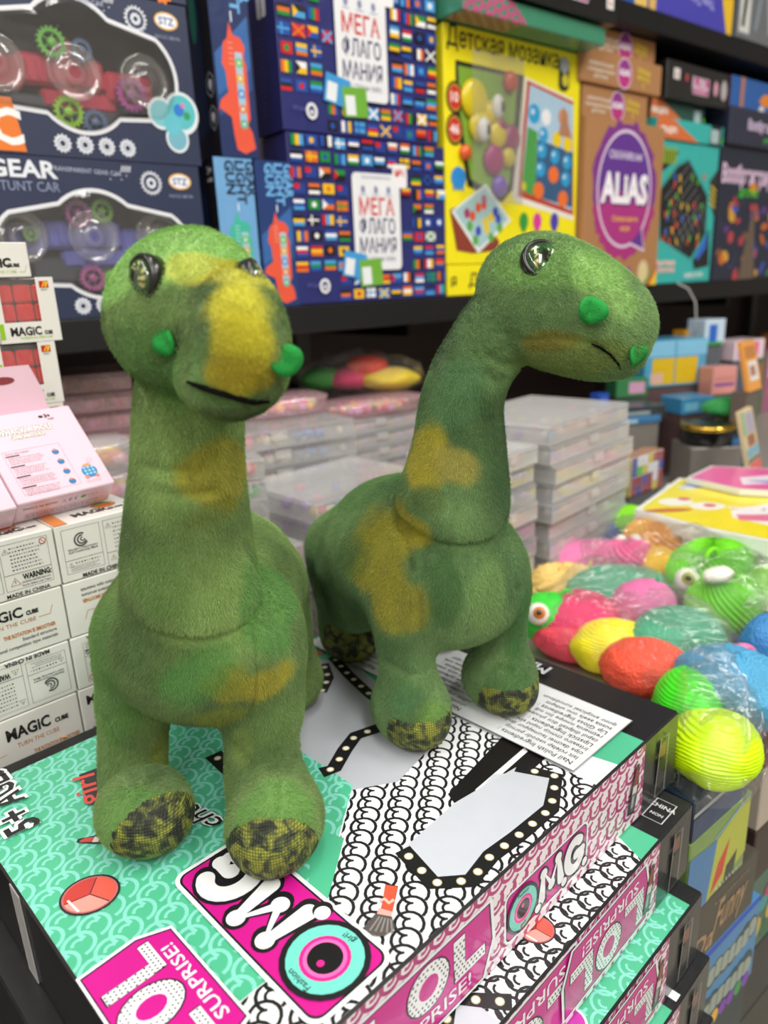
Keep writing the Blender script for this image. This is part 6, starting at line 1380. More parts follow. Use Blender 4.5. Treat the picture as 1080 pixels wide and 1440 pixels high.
# ---------------------------------------------------------------- right: soft squishy toys in clear bags
def blob(nm, lab, c, r, col, mode='rib', yawd=0, tilt=0, eyes=(), seed=1, extra=(), group=None, amp=1.0, nu=72, nv=44):
    """soft rubber toy: lumpy ellipsoid with ridges or bristles, plus its eyes and horns"""
    if mode == 'rib': nu, nv = 140, 110
    c = np.array(c, float); t = thing(nm, lab, 'squishy toy', tuple(c - (0, 0, r[2] * .9)), hr(yawd), group)
    a, b_ = hr(yawd), hr(tilt); ex = np.array((math.cos(a) * math.cos(b_), math.sin(a) * math.cos(b_), math.sin(b_))); ez = np.array((-math.cos(a) * math.sin(b_), -math.sin(a) * math.sin(b_), math.cos(b_))); ey = np.cross(ez, ex)
    T = frame(c, ex, ey, ez); th = np.linspace(0, PI, nv + 1)[:, None]; ph = np.linspace(0, 2 * PI, nu, endpoint=False)[None]
    X = np.stack([np.sin(th) * np.cos(ph), np.sin(th) * np.sin(ph), -np.cos(th) * np.ones_like(ph)], -1)
    d = 1 + .16 * (fbm(X + seed * 3.1, 1.6, seed, 2) - .5)
    if mode == 'rib': d = d * (1 + .016 * amp * np.sin((X[..., 2] * 1.0 + .25 * X[..., 0] + .12 * (fbm(X, 2.5, seed, 2) - .5)) * 62))
    elif mode == 'spike':
        i, j = np.meshgrid(np.arange(nv + 1), np.arange(nu), indexing='ij'); d = d * (1 + .16 * amp * ((i + j) % 2) * (np.sin(th) > .1))
    elif mode == 'fuzz': d = d * (1 + .045 * amp * _hash((np.arange(nv + 1)[:, None] * np.ones((1, nu))).astype(np.int64), (np.arange(nu)[None] * np.ones((nv + 1, 1))).astype(np.int64), 0, seed))
    P = X * d[..., None] * np.array(r); m = MB(); V = [T(*p) for p in P.reshape(-1, 3)]
    m.add(V, [(i * nu + k, i * nu + (k + 1) % nu, (i + 1) * nu + (k + 1) % nu, (i + 1) * nu + k) for i in range(nv) for k in range(nu)], col, mode != 'spike')
    cc = np.array(lin(col)); m.c = [(*np.clip(cc * f, 0, 1), 1.0) for f in (.9 + .2 * vnoise(np.array(V), 60, seed))]
    m.build('body', RUBBER if mode != 'rib' else paint('ribbed_rubber', .4, .15, bump=.2, bscale=300), t)
    for (x, y, z, R_, iris) in eyes:
        e = MB(); e.ball(T, (x, y, z), (R_, R_, R_), '#f0efe6', 16, 10); eo = e.build('eyeball', PLASTIC, t)
        if iris:
            v = norm(CAM + (0, 0, .1) - T(x, y, z)) ; bx, by, bz = basis(v); I = frame(T(x, y, z) + bz * R_ * .80 + bx * R_ * .1, bx, by, bz)
            e = MB(); e.lathe(I, [(R_ * .56, 0), (R_ * .52, R_ * .12), (R_ * .3, R_ * .22), (.0, R_ * .24)], iris, 16); e.build('iris', PLASTIC, eo); e = MB(); e.lathe(I, [(R_ * .26, R_ * .22), (R_ * .2, R_ * .28), (0, R_ * .30)], '#1c140c', 12); e.build('pupil', PLASTIC, eo)
    for (kind, x, y, z, R_, cl) in extra:
        e = MB()
        if kind == 'loop': e.tube([T(x + R_ * math.cos(q), y, z + R_ * math.sin(q)) for q in np.linspace(-.3, PI + .3, 14)], R_ * .28, cl or col, 8)
        elif kind == 'horn': e.tube([T(x, y, z), T(x * 1.1, y * 1.1, z + R_), T(x * 1.2, y * 1.2, z + R_ * 2.2)], [R_ * .55, R_ * .35, R_ * .06], cl or col, 8)
        elif kind == 'ball': e.ball(T, (x, y, z), R_, cl or col, 12, 8)
        e.build({'loop': 'ear_loop', 'horn': 'horn', 'ball': 'nub'}[kind], RUBBER, t)
    return t
def sq(px, py, z, rpx, rz, *a, ry=None, **k):
    """a toy centred behind a pixel at height z, rpx pixels wide to each side"""
    c = onz(px, py, z); s_ = depth(c) / FPX; return (c, (rpx * s_, (ry or rpx) * s_, rz))
def toy(lab, px, py, z, rpx, rz, col, mode='rib', ry=None, nm='squishy_toy', **k):
    c, r = sq(px, py, z, rpx, rz, ry=ry); return blob(nm, lab, c, r, col, mode, **k)
toy('neon yellow ribbed puffer toy at the corner of the black-edged doll box', 1004, 1052, .955, 68, .026, '#ccf500', 'rib', ry=62, yawd=38, seed=3, amp=1.2)
toy('bright green ribbed puffer toy behind the neon yellow one', 975, 985, .952, 62, .028, '#45e01e', 'rib', ry=52, yawd=30, seed=4, amp=1.2)
toy('orange-red squishy toy behind the bright green one', 905, 938, .952, 62, .026, '#f8583c', 'fuzz', ry=50, yawd=-20, seed=5)
toy('yellow squishy toy beside the far corner of the black box edge', 858, 908, .955, 56, .026, '#f4e624', 'rib', ry=44, yawd=10, seed=6)
toy('hot pink squishy ball, left of the teal toys', 815, 872, .960, 56, .030, '#f42a72', 'fuzz', ry=50, yawd=0, seed=7)
toy('green frog-like squishy toy with a big white eye by the far dinosaur', 772, 868, .962, 44, .026, '#3ed83c', 'fuzz', ry=38, yawd=0, seed=8, eyes=((-.016, -.020, .014, .0115, '#c8702a'),), extra=(('loop', .018, 0, .022, .007, None),), nm='squishy_toy')
toy('amber translucent star-shaped squishy toy behind the green frog', 790, 822, .958, 50, .024, '#f0cf7c', 'spike', ry=38, seed=9, amp=.8, nu=24, nv=14, extra=(('horn', .028, 0, .008, .010, '#f2c22c'),))
toy('long light pink squishy toy next to the clear case stack', 828, 788, .962, 66, .024, '#f07fb4', 'fuzz', ry=34, yawd=5, seed=10)
toy('large teal squishy toy under bag film, behind the hot pink ball', 872, 832, .962, 74, .028, '#58bd94', 'fuzz', ry=56, seed=11, extra=(('horn', -.03, 0, .022, .006, None),))
toy('pink round squishy toy between the two teal ones', 905, 850, .975, 44, .026, '#ee7ab4', 'fuzz', ry=34, seed=12, extra=(('horn', .012, .0, .024, .005, '#4fb890'),))
toy('front teal squishy toy under crinkled bag film', 950, 898, .962, 66, .030, '#46b48a', 'fuzz', ry=50, seed=13)
toy('large sky blue toy in crinkled film at the right picture edge', 1035, 965, .962, 62, .030, '#4ea6d4', 'fuzz', ry=84, yawd=38, seed=14, nu=48, nv=30, amp=1.6)
toy('small denim blue squishy toy near the foot of the clear cases', 836, 752, .960, 34, .022, '#3d84c8', 'spike', ry=30, seed=15, nu=36, nv=20)
toy('lime green squishy toy with white eyes near the clear cases', 880, 735, .970, 36, .024, '#8ee81a', 'fuzz', ry=30, seed=16, eyes=((.02, -.012, .016, .009, None), (-.028, -.012, .008, .008, None)))
toy('amber yellow bristly toy with white eyes, centre of the pile', 925, 762, .978, 42, .030, '#f8b818', 'spike', ry=40, seed=17, nu=48, nv=26, eyes=((.030, -.012, .022, .0085, None),))
toy('pink bristly squishy toy left of the amber yellow one', 880, 785, .972, 40, .022, '#f772b0', 'spike', ry=28, seed=18, nu=44, nv=20, eyes=((-.006, .004, .022, .007, None), (.012, .004, .022, .007, None)))
toy('yellow squishy toy under the bristly amber one', 928, 800, .962, 34, .026, '#fbc81c', 'fuzz', ry=34, seed=27)
toy('long lime green caterpillar toy with staring olive eyes', 1000, 800, .985, 66, .030, '#7be01c', 'spike', ry=46, yawd=30, seed=19, nu=72, nv=30, amp=.7, eyes=((-.062, -.016, .008, .0125, '#9aa838'), (-.060, -.030, -.010, .0125, '#9aa838')), extra=(('loop', -.03, -.02, .026, .010, None),))
toy('white oval sucker of a lime green toy at the right edge', 1010, 808, 1.010, 25, .008, '#f0f0e4', 'plain', ry=14, yawd=20, seed=20)
toy('lime green bristly toy in front of the caterpillar', 1018, 848, .972, 50, .030, '#82e420', 'spike', ry=44, yawd=20, seed=21, nu=64, nv=28, amp=.8)
toy('grey-blue bristly toy at the back of the pile under the magazines', 985, 748, .972, 66, .024, '#5fa9c0', 'spike', ry=36, yawd=12, seed=22, nu=72, nv=22, amp=.7, eyes=((-.020, -.028, .012, .009, None), (.006, -.030, .010, .009, None), (-.052, -.024, .012, .008, None)))
toy('blue squishy toy with a pink ring at the right picture edge', 1078, 905, .972, 36, .028, '#3f8ed0', 'fuzz', ry=30, seed=23, extra=(('loop', -.032, -.018, -.004, .012, '#f07ab0'),))
toy('light green squishy toy at the right picture edge', 1085, 830, .975, 40, .026, '#8ad83a', 'fuzz', ry=40, seed=24)
toy('pale yellow squishy toy, back right corner of the pile', 1075, 775, .975, 40, .024, '#e6d480', 'fuzz', ry=34, seed=25)
toy('coral pink squishy toy pressed against the black box edge', 800, 905, .950, 50, .018, '#f24a60', 'fuzz', ry=26, yawd=-30, seed=26)
toy('deep pink squishy toy under the yellow and orange ones', 860, 915, .944, 60, .012, '#f07a50', 'fuzz', ry=40, yawd=-30, seed=28)
def bag(lab, poly, z0, zt, seed, name='clear_bag'):
    """thin crinkled clear film draped over a group of toys"""
    P = [onz(x, y, z0) for x, y in poly]; c = sum(P) / len(P); t = thing(name, lab, 'bag', (float(c[0]), float(c[1]), z0), 0, None); n = 96; R = 26; P2 = []
    L = P + [P[0]]; seg = [np.linalg.norm(b - a) for a, b in zip(L[:-1], L[1:])]; tot = sum(seg)
    for i in range(n):
        d = tot * i / n; k = 0
        while d > seg[k]: d -= seg[k]; k += 1
        P2.append(L[k] + (L[k + 1] - L[k]) * d / seg[k])
    for _ in range(4): P2 = [(P2[i - 1] + 2 * P2[i] + P2[(i + 1) % n]) / 4 for i in range(n)]
    V = []; 
    for j in range(R + 1):
        u = j / R
        for i in range(n):
            p = c * (1 - u) + P2[i] * u; V.append((p[0], p[1], z0 + (zt - z0) * (1 - u ** 5)))
    V = np.array(V); w = np.minimum(1, (np.repeat(1 - np.linspace(0, 1, R + 1), n)) * 5)
    V[:, 2] += ((fbm(V, 26, seed, 3) - .5) * .022 + (np.abs(fbm(V * (1, 1.6, 1), 55, seed + 5, 2) - .5)) * .012) * (w * .8 + .1)
    m = MB(); m.add(V, [(j * n + i, j * n + (i + 1) % n, (j + 1) * n + (i + 1) % n, (j + 1) * n + i)[::-1] for j in range(R) for i in range(n)], '#ffffff', True)
    m.build('film', FILM, t); 
    m = MB(); E_ = V[R * n:(R + 1) * n]; m.tube([*E_[: n // 3]], .0011, '#ffffff', 5); m.build('sealed_edge', clear('film_seal', .35, rough=.12), t); return t
bag('clear crinkled bag over the hot pink, teal and sky blue toys', [(735, 885), (790, 800), (880, 800), (960, 850), (1040, 910), (1100, 1000), (1060, 1060), (960, 985), (860, 940)], .955, .996, 3)
bag('clear crinkled bag over the lime caterpillar and amber toys', [(800, 775), (860, 738), (930, 735), (1010, 780), (1110, 810), (1130, 900), (1060, 910), (960, 860), (870, 815)], .975, 1.014, 8)
bag('clear bag sagging over the neon yellow puffer toy', [(940, 1100), (930, 1000), (985, 945), (1060, 1000), (1085, 1080), (1050, 1135), (990, 1140)], .935, .988, 12)
# bag of coloured toys on the far rosy stack
cz = TZ + 8 * .0215 + .025
b0 = ony(505, 553, 1.16); 
for (px, w_, col, lb) in ((452, 30, '#3aa83a', 'green'), (492, 34, '#e83a74', 'deep pink'), (545, 44, '#f2d428', 'yellow'), (515, 30, '#e84a30', 'red')):
    c = ony(px, 532 if lb != 'red' else 515, 1.17); s_ = depth(c) / FPX
    blob('squishy_toy', lb + ' squishy toy in the far bag between the two dinosaur necks', c, (w_ * s_, w_ * s_ * .8, 15 * s_), col, 'fuzz', seed=px, nu=40, nv=24)
c = ony(505, 530, 1.17); t = thing('clear_bag', 'knotted clear bag of coloured toys behind the dinosaur necks', 'bag', tuple(c), hr(20)); m = MB(); n = 40; R = 20; V = []
for j in range(R + 1):
    th_ = PI * j / R
    for i in range(n):
        ph_ = 2 * PI * i / n; V.append((c[0] + .105 * math.sin(th_) * math.cos(ph_), c[1] + .06 * math.sin(th_) * math.sin(ph_), c[2] + .004 - .036 * math.cos(th_)))
V = np.array(V); V += (V - c) * ((fbm(V, 40, 2, 3) - .5)[:, None]) * .5
m.add(V, [(j * n + i, j * n + (i + 1) % n, (j + 1) * n + (i + 1) % n, (j + 1) * n + i) for j in range(R) for i in range(n)], '#ffffff', True); m.build('film', FILM, t)
0 and thing('flat_carton', 'dull carton behind the rosy stack carrying the far bag', 'box', tuple(G(WS + .10, WY + .05, TZ)), GY)
# ---------------------------------------------------------------- right middle: puzzle cubes, magazines, round case and packs
def slab(nm, lab, cat, px, py, Y, wpx, H, D_, rot, col, mat=None, align='left', base=True, group=None):
    """box whose near lower-left corner is seen at a pixel at depth Y"""
    p = ony(px, py, Y); s_ = depth(p) / FPX; W_ = wpx * s_; a = hr(rot); t = thing(nm, lab, cat, tuple(p), a, group); T = yaw(p, a)
    MB().box(T, (0, 0, 0), (W_, D_, H), col, .0012).build('carton', mat or CARD, t)
    if base and p[2] - TZ > .02: RISERS.append((p, a, W_, D_))
    return t, T, W_
RISERS = []; NOB = ('second dark flat',)
CF = {'w': '#e8e8ec', 'g': '#5fc832', 'b': '#3b3f9c', 'r': '#9c2a30', 'y': '#d8c41c', 'o': '#d8761c'}
p0_ = onz(884, 703, 1.0); CS = .0560; rc = hr(40)
p0_ = ony(886, 700, 1.10); base_z = float(p0_[2]); cubes = [('r', 'b', 'y'), ('r', 'y', 'o'), ('r', 'r', 'r'), ('g', 'y', 'y'), ('w', 'b', 'y'), ('b', 'w', 'o')]
cl = ['lower left', 'lower middle', 'lower right', 'upper left', 'upper middle', 'upper right']
MIX = [['r', 'b', 'r', 'r'], ['r', 'r', 'b', 'r'], ['y', 'r', 'w', 'r'], ['b', 'g', 'b', 'w'], ['y', 'w', 'w', 'y'], ['w', 'b', 'r', 'r']]
for i in range(6):
    col_, row = i % 3, i // 3; s_ = .0305; o = p0_ + np.array((math.cos(rc), math.sin(rc), 0)) * (s_ + .0008) * col_ + ZB * (row * (s_ + .0006)); t = thing('puzzle_cube', cl[i] + ' colour-tiled puzzle cube of the block beside the tall clear stack', 'toy cube', tuple(o), rc, 'block of puzzle cubes'); T = yaw(o, rc)
    MB().box(T, (0, 0, 0), (s_, s_, s_), '#d8dce8', .001).build('core', PLASTIC, t); rr = random.Random(i); m = Ink(T(0, 0, 0), T(1, 0, 0) - T(0, 0, 0), ZB, .0003)
    for a in range(4):
        for b_ in range(4): u = s_ / 4; m.rect(a * u + .0005, b_ * u + .0005, (a + 1) * u - .0005, (b_ + 1) * u - .0005, CF[MIX[i][(a // 2) + 2 * (b_ // 2)]])
    m.build('tile_print', PLASTIC, t)
    m = Ink(T(0, s_, 0), -(T(0, 1, 0) - T(0, 0, 0)), ZB, .0003)
    for a in range(4):
        for b_ in range(4): u = s_ / 4; m.rect(a * u + .0005, b_ * u + .0005, (a + 1) * u - .0005, (b_ + 1) * u - .0005, CF[cubes[i][2]])
    m.build('side_tile_print', PLASTIC, t)
    if row:
        m = Ink(T(0, 0, s_), T(1, 0, 0) - T(0, 0, 0), T(0, 1, 0) - T(0, 0, 0), .0003)
        for a in range(4):
            for b_ in range(4): u = s_ / 4; m.rect(a * u + .0005, b_ * u + .0005, (a + 1) * u - .0005, (b_ + 1) * u - .0005, CF['yobo'[(a + b_) % 4]])
        m.build('top_tile_print', PLASTIC, t)
RISERS.append((p0_, rc, .093, .031))
# magazines in clear pouches
def mag(lab, pts, z, th_, col, deco, mat=None, nm='magazine'):
    P = [onz(x, y, z) for x, y in pts]; c = P[0]; t = thing(nm, lab, 'magazine', tuple(c), 0, 'magazines in clear pouches'); n = len(P); m = MB(); D = np.array((0, 0, th_))
    m.add([p - D for p in P] + P, [tuple(range(n)) if False else tuple(range(n))[::-1], tuple(range(n, 2 * n))] + [(i, (i + 1) % n, n + (i + 1) % n, n + i) for i in range(n)], '#e6e8e4'); m.build('pages', CARD, t)
    k = Ink(P[0], (1, 0, 0), (0, 1, 0), .0004); C0_ = [k.uv(*q) for q in pts]; cx, cy = sum(q[0] for q in C0_) / n, sum(q[1] for q in C0_) / n
    k.poly(ccw([(cx + (x - cx) * .93, cy + (y - cy) * .93) for x, y in C0_]), col); deco(k) if deco else None; k.build('cover_print', WRAP, t); return t
def deco_y(k):
    for (x, y, rx, ry, c_) in ((950, 706, .022, .016, '#f2f0ea'), (995, 712, .022, .016, '#f2f0ea'), (962, 702, .008, .007, '#d84a6a'), (998, 711, .008, .007, '#d84a6a'), (980, 684, .022, .010, '#5a8ad0'), (965, 686, .012, .008, '#c8d8e8'), (940, 718, .030, .008, '#c86a3a')): k.disc(*k.uv(x, y), rx, ry, c_)
    k.pxpoly([(1028, 718), (1085, 708), (1085, 740), (1030, 728)], '#f0eef0'); k.pxpoly([(1035, 724), (1085, 724), (1085, 734), (1040, 732)], '#e27a9a'); k.pxtext('МАГИЯ', (1026, 716), (1078, 718), .016, '#f4f2f4', .04)
zM = 1.012
RISERS.append((onz(915, 752, zM - .03) + (.03, .06, 0), hr(-8), .26, .10))
mag('white pouch magazine lying lowest, green-grey spine', [(888, 735), (940, 680), (1110, 712), (1110, 792), (1000, 765)], zM - .017, .012, '#cfdccd', None)
mag('yellow-covered activity magazine in a white pouch on top of the pile', [(893, 716), (955, 672), (1115, 690), (1115, 768), (985, 742)], zM + .004, .018, '#ecdc2c', deco_y)
def deco_p(k): k.pxpoly([(1040, 672), (1090, 668), (1090, 680), (1045, 682)], '#f0e8f4'); k.pxpoly([(1045, 676), (1085, 676), (1085, 680)], '#9a8ad8')
mag('pink magazine behind the yellow one at the right picture edge', [(965, 672), (1000, 655), (1110, 660), (1110, 692), (1040, 688)], zM + .014, .008, '#e86aa8', deco_p); RISERS.append((onz(1000, 684, zM) + (0, .02, 0), 0, .12, .03))
# black round case with a golden rim
c = ony(993, 622, 1.26); t = thing('round_case', 'black round case with a shiny golden rim, behind the magazines', 'case', tuple(c), 0); T = frame(c, (1, 0, 0), (0, 1, 0), ZB); R_ = 36 * depth(c) / FPX
m = MB(); m.lathe(T, [(0, 0), (R_ * .9, 0), (R_ * 1.0, .006), (R_, .026)], '#0c0c0e', 40); m.build('body', PLASTIC, t); m = MB(); m.lathe(T, [(R_, .0262), (R_ * 1.06, .029), (R_ * 1.03, .034), (R_ * .86, .036), (R_ * .84, .034)], '#d8b24a', 40); m.build('rim', GOLD, t); m = MB(); m.lathe(T, [(R_ * .84, .0335), (R_ * .7, .036), (0, .038)], '#1a1a1c', 40); m.build('lid', PLASTIC, t); RISERS.append((c - (R_, R_, 0), 0, R_ * 2, R_ * 2))
# assorted packs further back
packs = [('toy_pack', 'light blue display box with yellow panels below the turquoise games', 905, 546, 1.42, 96, .088, .09, 12, '#4f9ec4', [(.12, .05, .86, .62, '#d8b414'), (.0, .66, 1, .98, '#7fbfe0'), (.48, .05, .50, .98, '#3a86ac'), (.1, .08, .3, .3, '#d8b0a0')]),
 ('toy_pack', 'white and blue slanted pack on top of the light blue box', 990, 486, 1.50, 36, .050, .05, 20, '#c4d8ea', [(.2, .1, .6, .8, '#2a6ac8'), (.0, .0, .9, .12, '#3aa04a')]),
 ('toy_pack', 'orange and yellow pack left of the white and blue one', 962, 490, 1.54, 30, .035, .04, 15, '#e0a01c', [(.3, .2, .9, .6, '#c8d04a')]),
 ('toy_pack', 'small pink box with violet lettering right of the light blue box', 1000, 556, 1.40, 40, .052, .04, 14, '#d8948c', [(.1, .3, .9, .42, '#8a4a9a'), (.1, .55, .9, .62, '#c87a7a')]),
 ('toy_pack', 'dark flat pack above the puzzle cubes', 862, 592, 1.30, 82, .022, .10, 12, '#26343e', [(.1, .3, .7, .6, '#8a98a0')]),
 ('toy_pack', 'second dark flat pack, bluish, under the dark one', 862, 600, 1.285, 78, .012, .10, 15, '#3a78a8', [(.2, .2, .5, .7, '#a8c8d8')]),
 ('toy_pack', 'blue toy pack between the round case and the pink box', 958, 584, 1.34, 56, .030, .06, 18, '#3f8ec0', [(.1, .2, .5, .7, '#7ac0e0')]),
 ('toy_pack', 'navy blue pack next to the round black case at the right', 1026, 640, 1.22, 40, .034, .06, 28, '#1c3048', [(.1, .5, .9, .8, '#2a6aa8')]),
 ('toy_pack', 'green patterned pack behind the near end of the far dinosaur snout', 866, 560, 1.40, 46, .036, .05, 5, '#2f7a4a', [(.4, .2, .9, .8, '#c898b8')]),
 ('toy_pack', 'white and pink fluffy pack at the far right edge below the shelf', 1032, 508, 1.52, 60, .040, .06, 25, '#e8d0dc', [(.1, .1, .4, .8, '#b07ac8'), (.5, .2, .8, .9, '#e06a9a')]),
 ('toy_pack', 'blue pack with a star-cut edge beside the clear stack top', 842, 580, 1.22, 22, .030, .02, 35, '#1f4aa8', [(.2, .2, .8, .8, '#3a6ad0')])]
for (nm, lb, px, py, Y, w_, H, D_, rot, col, pr) in packs:
    t, T, W_ = slab(nm, lb, 'pack', px, py, Y, w_, H, D_, rot, col, WRAP, base=not lb.startswith('dark flat pack')); k = Ink(T(0, 0, 0), T(1, 0, 0) - T(0, 0, 0), ZB)
    for (x0, y0_, x1, y1_, c_) in pr: k.rect(x0 * W_, y0_ * H, x1 * W_, y1_ * H, c_)
    if w_ > 38: k.text('ТОЙС', W_ * .5, H * .75, H * .16, '#e8e8ea', .02) if False else None
    k.build('printed_front', WRAP, t)
# small packs crowded in the shade under the shelf board
rr = random.Random(12); DIM = ['#6a2f3a', '#c8a02c', '#3a6a8a', '#8a8f94', '#3f7a4a', '#b06a8a', '#5a3a6a', '#c87a3a', '#d8c8c0', '#2a3a5a']
for i in range(15):
    x_ = 1.02 + .108 * i + rr.uniform(-.004, .004); h_ = rr.uniform(.10, .20); t = thing('toy_pack', ('red', 'yellow', 'blue', 'grey', 'green', 'rose', 'violet', 'orange', 'cream', 'navy')[i % 10] + ' pack standing in the shade under the far shelf board' + (', farther one' if i > 9 else ''), 'pack', tuple(G(x_, WY + .06, TZ)), GY, 'packs in the shade under the shelf'); T = yaw(G(x_, WY + .06, TZ), GY)
    MB().box(T, (0, 0, 0), (.098, .12, h_), DIM[i % 10], .0012).build('carton', WRAP, t); k = Ink(T(0, 0, 0), GX, ZB); k.rect(.012, h_ * .55, .085, h_ * .86, DIM[(i + 3) % 10]); k.disc(.05, h_ * .3, .022, .016, DIM[(i + 6) % 10]); k.build('printed_front', WRAP, t)
# green net bag
c = ony(1022, 572, 1.30); blob('net_bag', 'green glossy net bag of small parts behind the round case', c, (.040, .03, .016), '#3aa85a', 'spike', seed=31, nu=44, nv=18, amp=.6)
RISERS.append((c - (.03, .02, .016), 0, .06, .04))
# tall leaning picture books at the right edge
for (px, py, Y, w_, H, rot, col, pr, lb) in ((1056, 668, 1.10, 60, .098, 50, '#d8c8a0', [(0, 0, 1, .16, '#e8605a'), (0, .17, 1, .24, '#7a7a70'), (0, .26, 1, .40, '#7fb8d0'), (.2, .42, .8, .60, '#a86a4a'), (.3, .62, .9, .95, '#b8b0c8'), (0, .62, .2, 1, '#8ac8a0')], 'tall picture book leaning at the right edge, coral foot and blue band'),
                                         (1054, 552, 1.24, 50, .085, 45, '#e8a04a', [(.2, .2, .9, .6, '#f0e8e0'), (.3, .3, .7, .5, '#b07a6a'), (.1, .66, .9, .9, '#c8803a')], 'orange picture card with a white motif, above the tall book')):
    p = ony(px, py, Y); s_ = depth(p) / FPX; W_ = w_ * s_; a = hr(rot); t = thing('picture_book', lb, 'book', tuple(p), a, 'picture books at the right edge'); u_ = np.array((math.cos(a), math.sin(a), 0)); bk = np.array((-math.sin(a), math.cos(a), 0)); zz_ = norm(ZB + bk * .25); T = frame(p, u_, bk, zz_)
    MB().box(T, (0, 0, 0), (W_, .008, H), col, .0006).build('cover', CARD, t); MB().box(T, (-.0004, .001, .001), (W_ * .98, .0070, H - .001), '#3a3028', .0003).build('pages', MATTE, t) if False else None
    k = Ink(T(0, 0, 0), u_, zz_)
    for (x0, y0_, x1, y1_, c_) in pr: k.rect(x0 * W_, y0_ * H, x1 * W_, y1_ * H, c_)
    k.build('printed_front', WRAP, t); RISERS.append((p, a, W_, .03))
# white hanging cord of a tag in the shade
t = thing('hanging_cord', 'thin white cord curving down from the shelf edge right of the snout', 'cord', tuple(ony(975, 470, 1.45)), 0)
MB().tube([ony(x, y, 1.50) for x, y in ((952, 398), (968, 406), (978, 425), (979, 450), (975, 472))], .0016, '#b8b8b8', 6).build('cord', PLASTIC, t)
SUPN = ['block of puzzle cubes', 'magazine pile', 'pink magazine', 'round black case', 'light blue display box', 'white and blue slanted pack', 'orange and yellow pack', 'small pink box', 'bluish flat pack', 'blue toy pack', 'navy blue pack', 'green patterned pack', 'fluffy pink pack', 'star-cut blue pack', 'green net bag', 'tall picture book', 'orange picture card']
for i, (p, a, W_, D_) in enumerate(RISERS):
    h_ = float(p[2]) - TZ
    if h_ < .012: continue
    cols = ['#5a5f66', '#6a5f58', '#4f5a68', '#7a7570', '#5f4a4a']
    T = yaw((p[0], p[1], TZ), a); cn = 0; t = thing('stock_box', 'plain stock box, ' + ('grey', 'brown', 'blue-grey', 'taupe', 'maroon-grey')[i % 5] + ', under the ' + SUPN[i % len(SUPN)], 'box', (float(p[0]), float(p[1]), TZ), a, 'stock boxes under the display goods')
    MB().box(T, (.002, .003, 0), (W_ - .002, max(D_, .02), h_ - .0006), cols[i % 5], .001).build('carton', CARD, t)
# ---------------------------------------------------------------- right bottom: boxes stacked in front of the platform
def front_box(lab, x0, x1, z0, z1, dep, col, deco=None, mat=None, off=-.012, nm='game_box'):
    t = thing(nm, lab, 'box', tuple(G(x0, off, z0)), GY, 'boxes stacked beside the doll boxes'); T = yaw(G(x0, off, z0), GY); MB().box(T, (0, 0, 0), (x1 - x0, dep, z1 - z0), col, .0012).build('carton', mat or CARD, t)
    k = Ink(T(0, 0, 0), GX, ZB)
    if deco: deco(k, x1 - x0, z1 - z0); k.build('printed_front', mat or CARD, t)
    tp = Ink(T(0, 0, z1 - z0), GX, GD); return t
p0b = onz(960, 1160, .915); X0 = float((p0b - GO) @ GX); gx = lambda s_: X0 + s_
def d_mag(k, W_, H):
    k.rect(0, 0, W_, H * .55, '#1d3a66'); k.rect(0, H * .6, W_, H * .7, '#a8b0b8'); k.rect(W_ * .5, H * .72, W_, H, '#8a5a4a')
def d_yg(k, W_, H):
    k.poly([(W_ * .35, 0), (W_, H * .2), (W_, H), (W_ * .45, H * .75)], '#b4bc3a'); k.poly([(0, 0), (W_ * .35, 0), (W_ * .45, H * .75), (0, H * .8)], '#3c7ab0'); k.poly([(W_ * .40, H * .05), (W_ * .60, H * .2), (W_ * .68, H * .62), (W_ * .5, H * .4)], '#c8341c'); k.poly([(W_ * .62, 0), (W_ * .80, H * .02), (W_ * .84, H * .35), (W_ * .66, H * .25)], '#22281c'); k.line([(W_ * .4, H * .78), (W_, H * .97)], .002, '#8ab0d8')
    k.lines_of_text(W_ * .5, 0, W_, H * .12, 1, '#c8ccc8')
def d_br(k, W_, H):
    for off, c_ in ((.03, '#5a4a3c'), (.0, '#a88a68')): k.text('Funny', W_ * .62, H * .28, .036, c_, .01 + off, 0, .5, wid=W_ * .42, shear=.3, sy=1.2)
    k.lines_of_text(W_ * .40, H * .76, W_ * .9, H * .86, 1, '#8a7a64'); k.text('Da', W_ * .28, H * .1, .030, '#a88a68', .02, 0, .5, shear=.3)
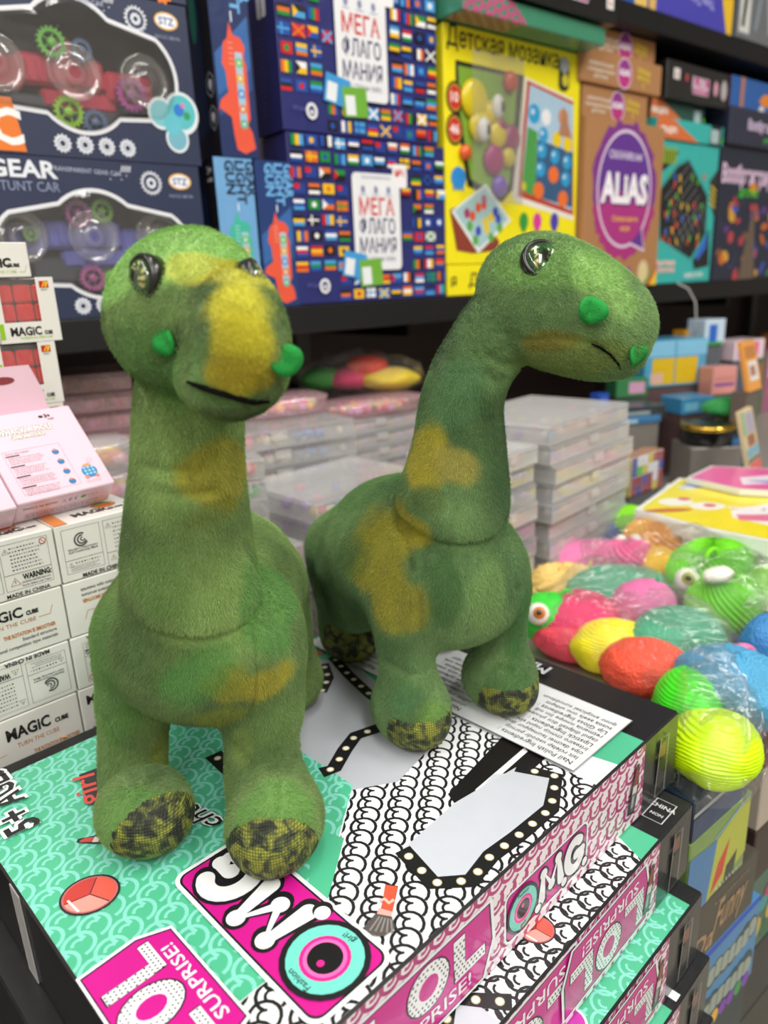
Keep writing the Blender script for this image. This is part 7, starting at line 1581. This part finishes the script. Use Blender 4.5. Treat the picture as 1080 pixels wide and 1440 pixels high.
def d_bl(k, W_, H):
    k.rect(0, 0, W_, H, '#4a86b8'); k.rect(0, H * .93, W_, H, '#1f4ac0')
    rr = random.Random(4)
    for (cx, cy, L_) in ((.62, .66, .30), (.60, .24, .30)):
        for q in range(8): k.disc(W_ * (cx - L_ + 2 * L_ * q / 7), H * cy + rr.uniform(-.004, .004), W_ * .075, H * .13, '#3c4a4e' if q % 1 == 0 else '#8a948e')
        for q in range(8): k.disc(W_ * (cx - L_ + 2 * L_ * q / 7), H * cy + rr.uniform(-.003, .003), W_ * .060, H * .105, '#9aa69c')
        for q in range(7): k.line([(W_ * (cx - L_ + 2 * L_ * (q + .4) / 7), H * cy - H * .06), (W_ * (cx - L_ + 2 * L_ * (q + .6) / 7), H * cy + H * .07)], .0015, '#5a6a66')
    for q in range(9): k.disc(W_ * (.1 + .1 * q), H * .05, .007, .008, rr.choice(['#c83a3a', '#e8b82a', '#3a9a4a', '#7a3ab0']))
front_box('dark blue flat pack directly under the neon yellow puffer toy', -.012, gx(.100), .889, .926, .105, '#28384c', d_mag, WRAP, nm='toy_pack')
front_box('blue and yellow-green pack with a red arrow shape, second from the top', -.012, gx(.110), .812, .888, .11, '#7a9a50', d_yg, WRAP, nm='toy_pack')
front_box('grey-brown box with tan script lettering, third from the top', -.012, gx(.140), .7505, .8105, .11, '#4a453c', d_br)
front_box('light blue box with grey cloud-shaped lettering, fourth from the top', -.012, gx(.158), .655, .7495, .11, '#4a86b8', d_bl)
front_box('dark box at the bottom right corner under the light blue one', -.012, gx(.15), .56, .654, .11, '#22303c')
front_box('plain dark crate on the floor carrying the column of boxes', -.012, gx(.15), .0, .559, .11, '#262422')
cols2 = [('maroon box with a small white emblem at the right picture edge', .868, .926, '#7a1f3c', 'emb'), ('beige box under the maroon one at the right picture edge', .800, .867, '#b8aca0', None), ('dark brown box at the right edge beside the script-lettered one', .735, .799, '#3c2c26', None), ('colourful dotted box at the lower right edge', .640, .734, '#4c6a5c', 'dots'), ('black box at the lower right corner of the picture', .55, .639, '#1c1e24', None)]
for (lb, z0, z1, c_, dk) in cols2:
    def dd(k, W_, H, dk=dk):
        if dk == 'emb': k.disc(W_ * .12, H * .5, .011, .012, '#d8c0c8'); k.text('B', W_ * .12, H * .38, .014, '#7a1f3c', .04)
        elif dk == 'dots':
            rr = random.Random(8)
            for q in range(22): k.disc(rr.uniform(.05, .95) * W_, rr.uniform(.1, .9) * H, rr.uniform(.005, .014), None, rr.choice(['#b83a6a', '#c8b04a', '#3a9a9a', '#7a3a9a', '#2a6a4a']), n=12)
    front_box(lb, gx(.172), gx(.36), z0, z1, .09, c_, dd if dk else None, off=.004)
front_box('plain dark crate on the floor at the right edge', gx(.172), gx(.36), .0, .549, .09, '#262422', off=.004)
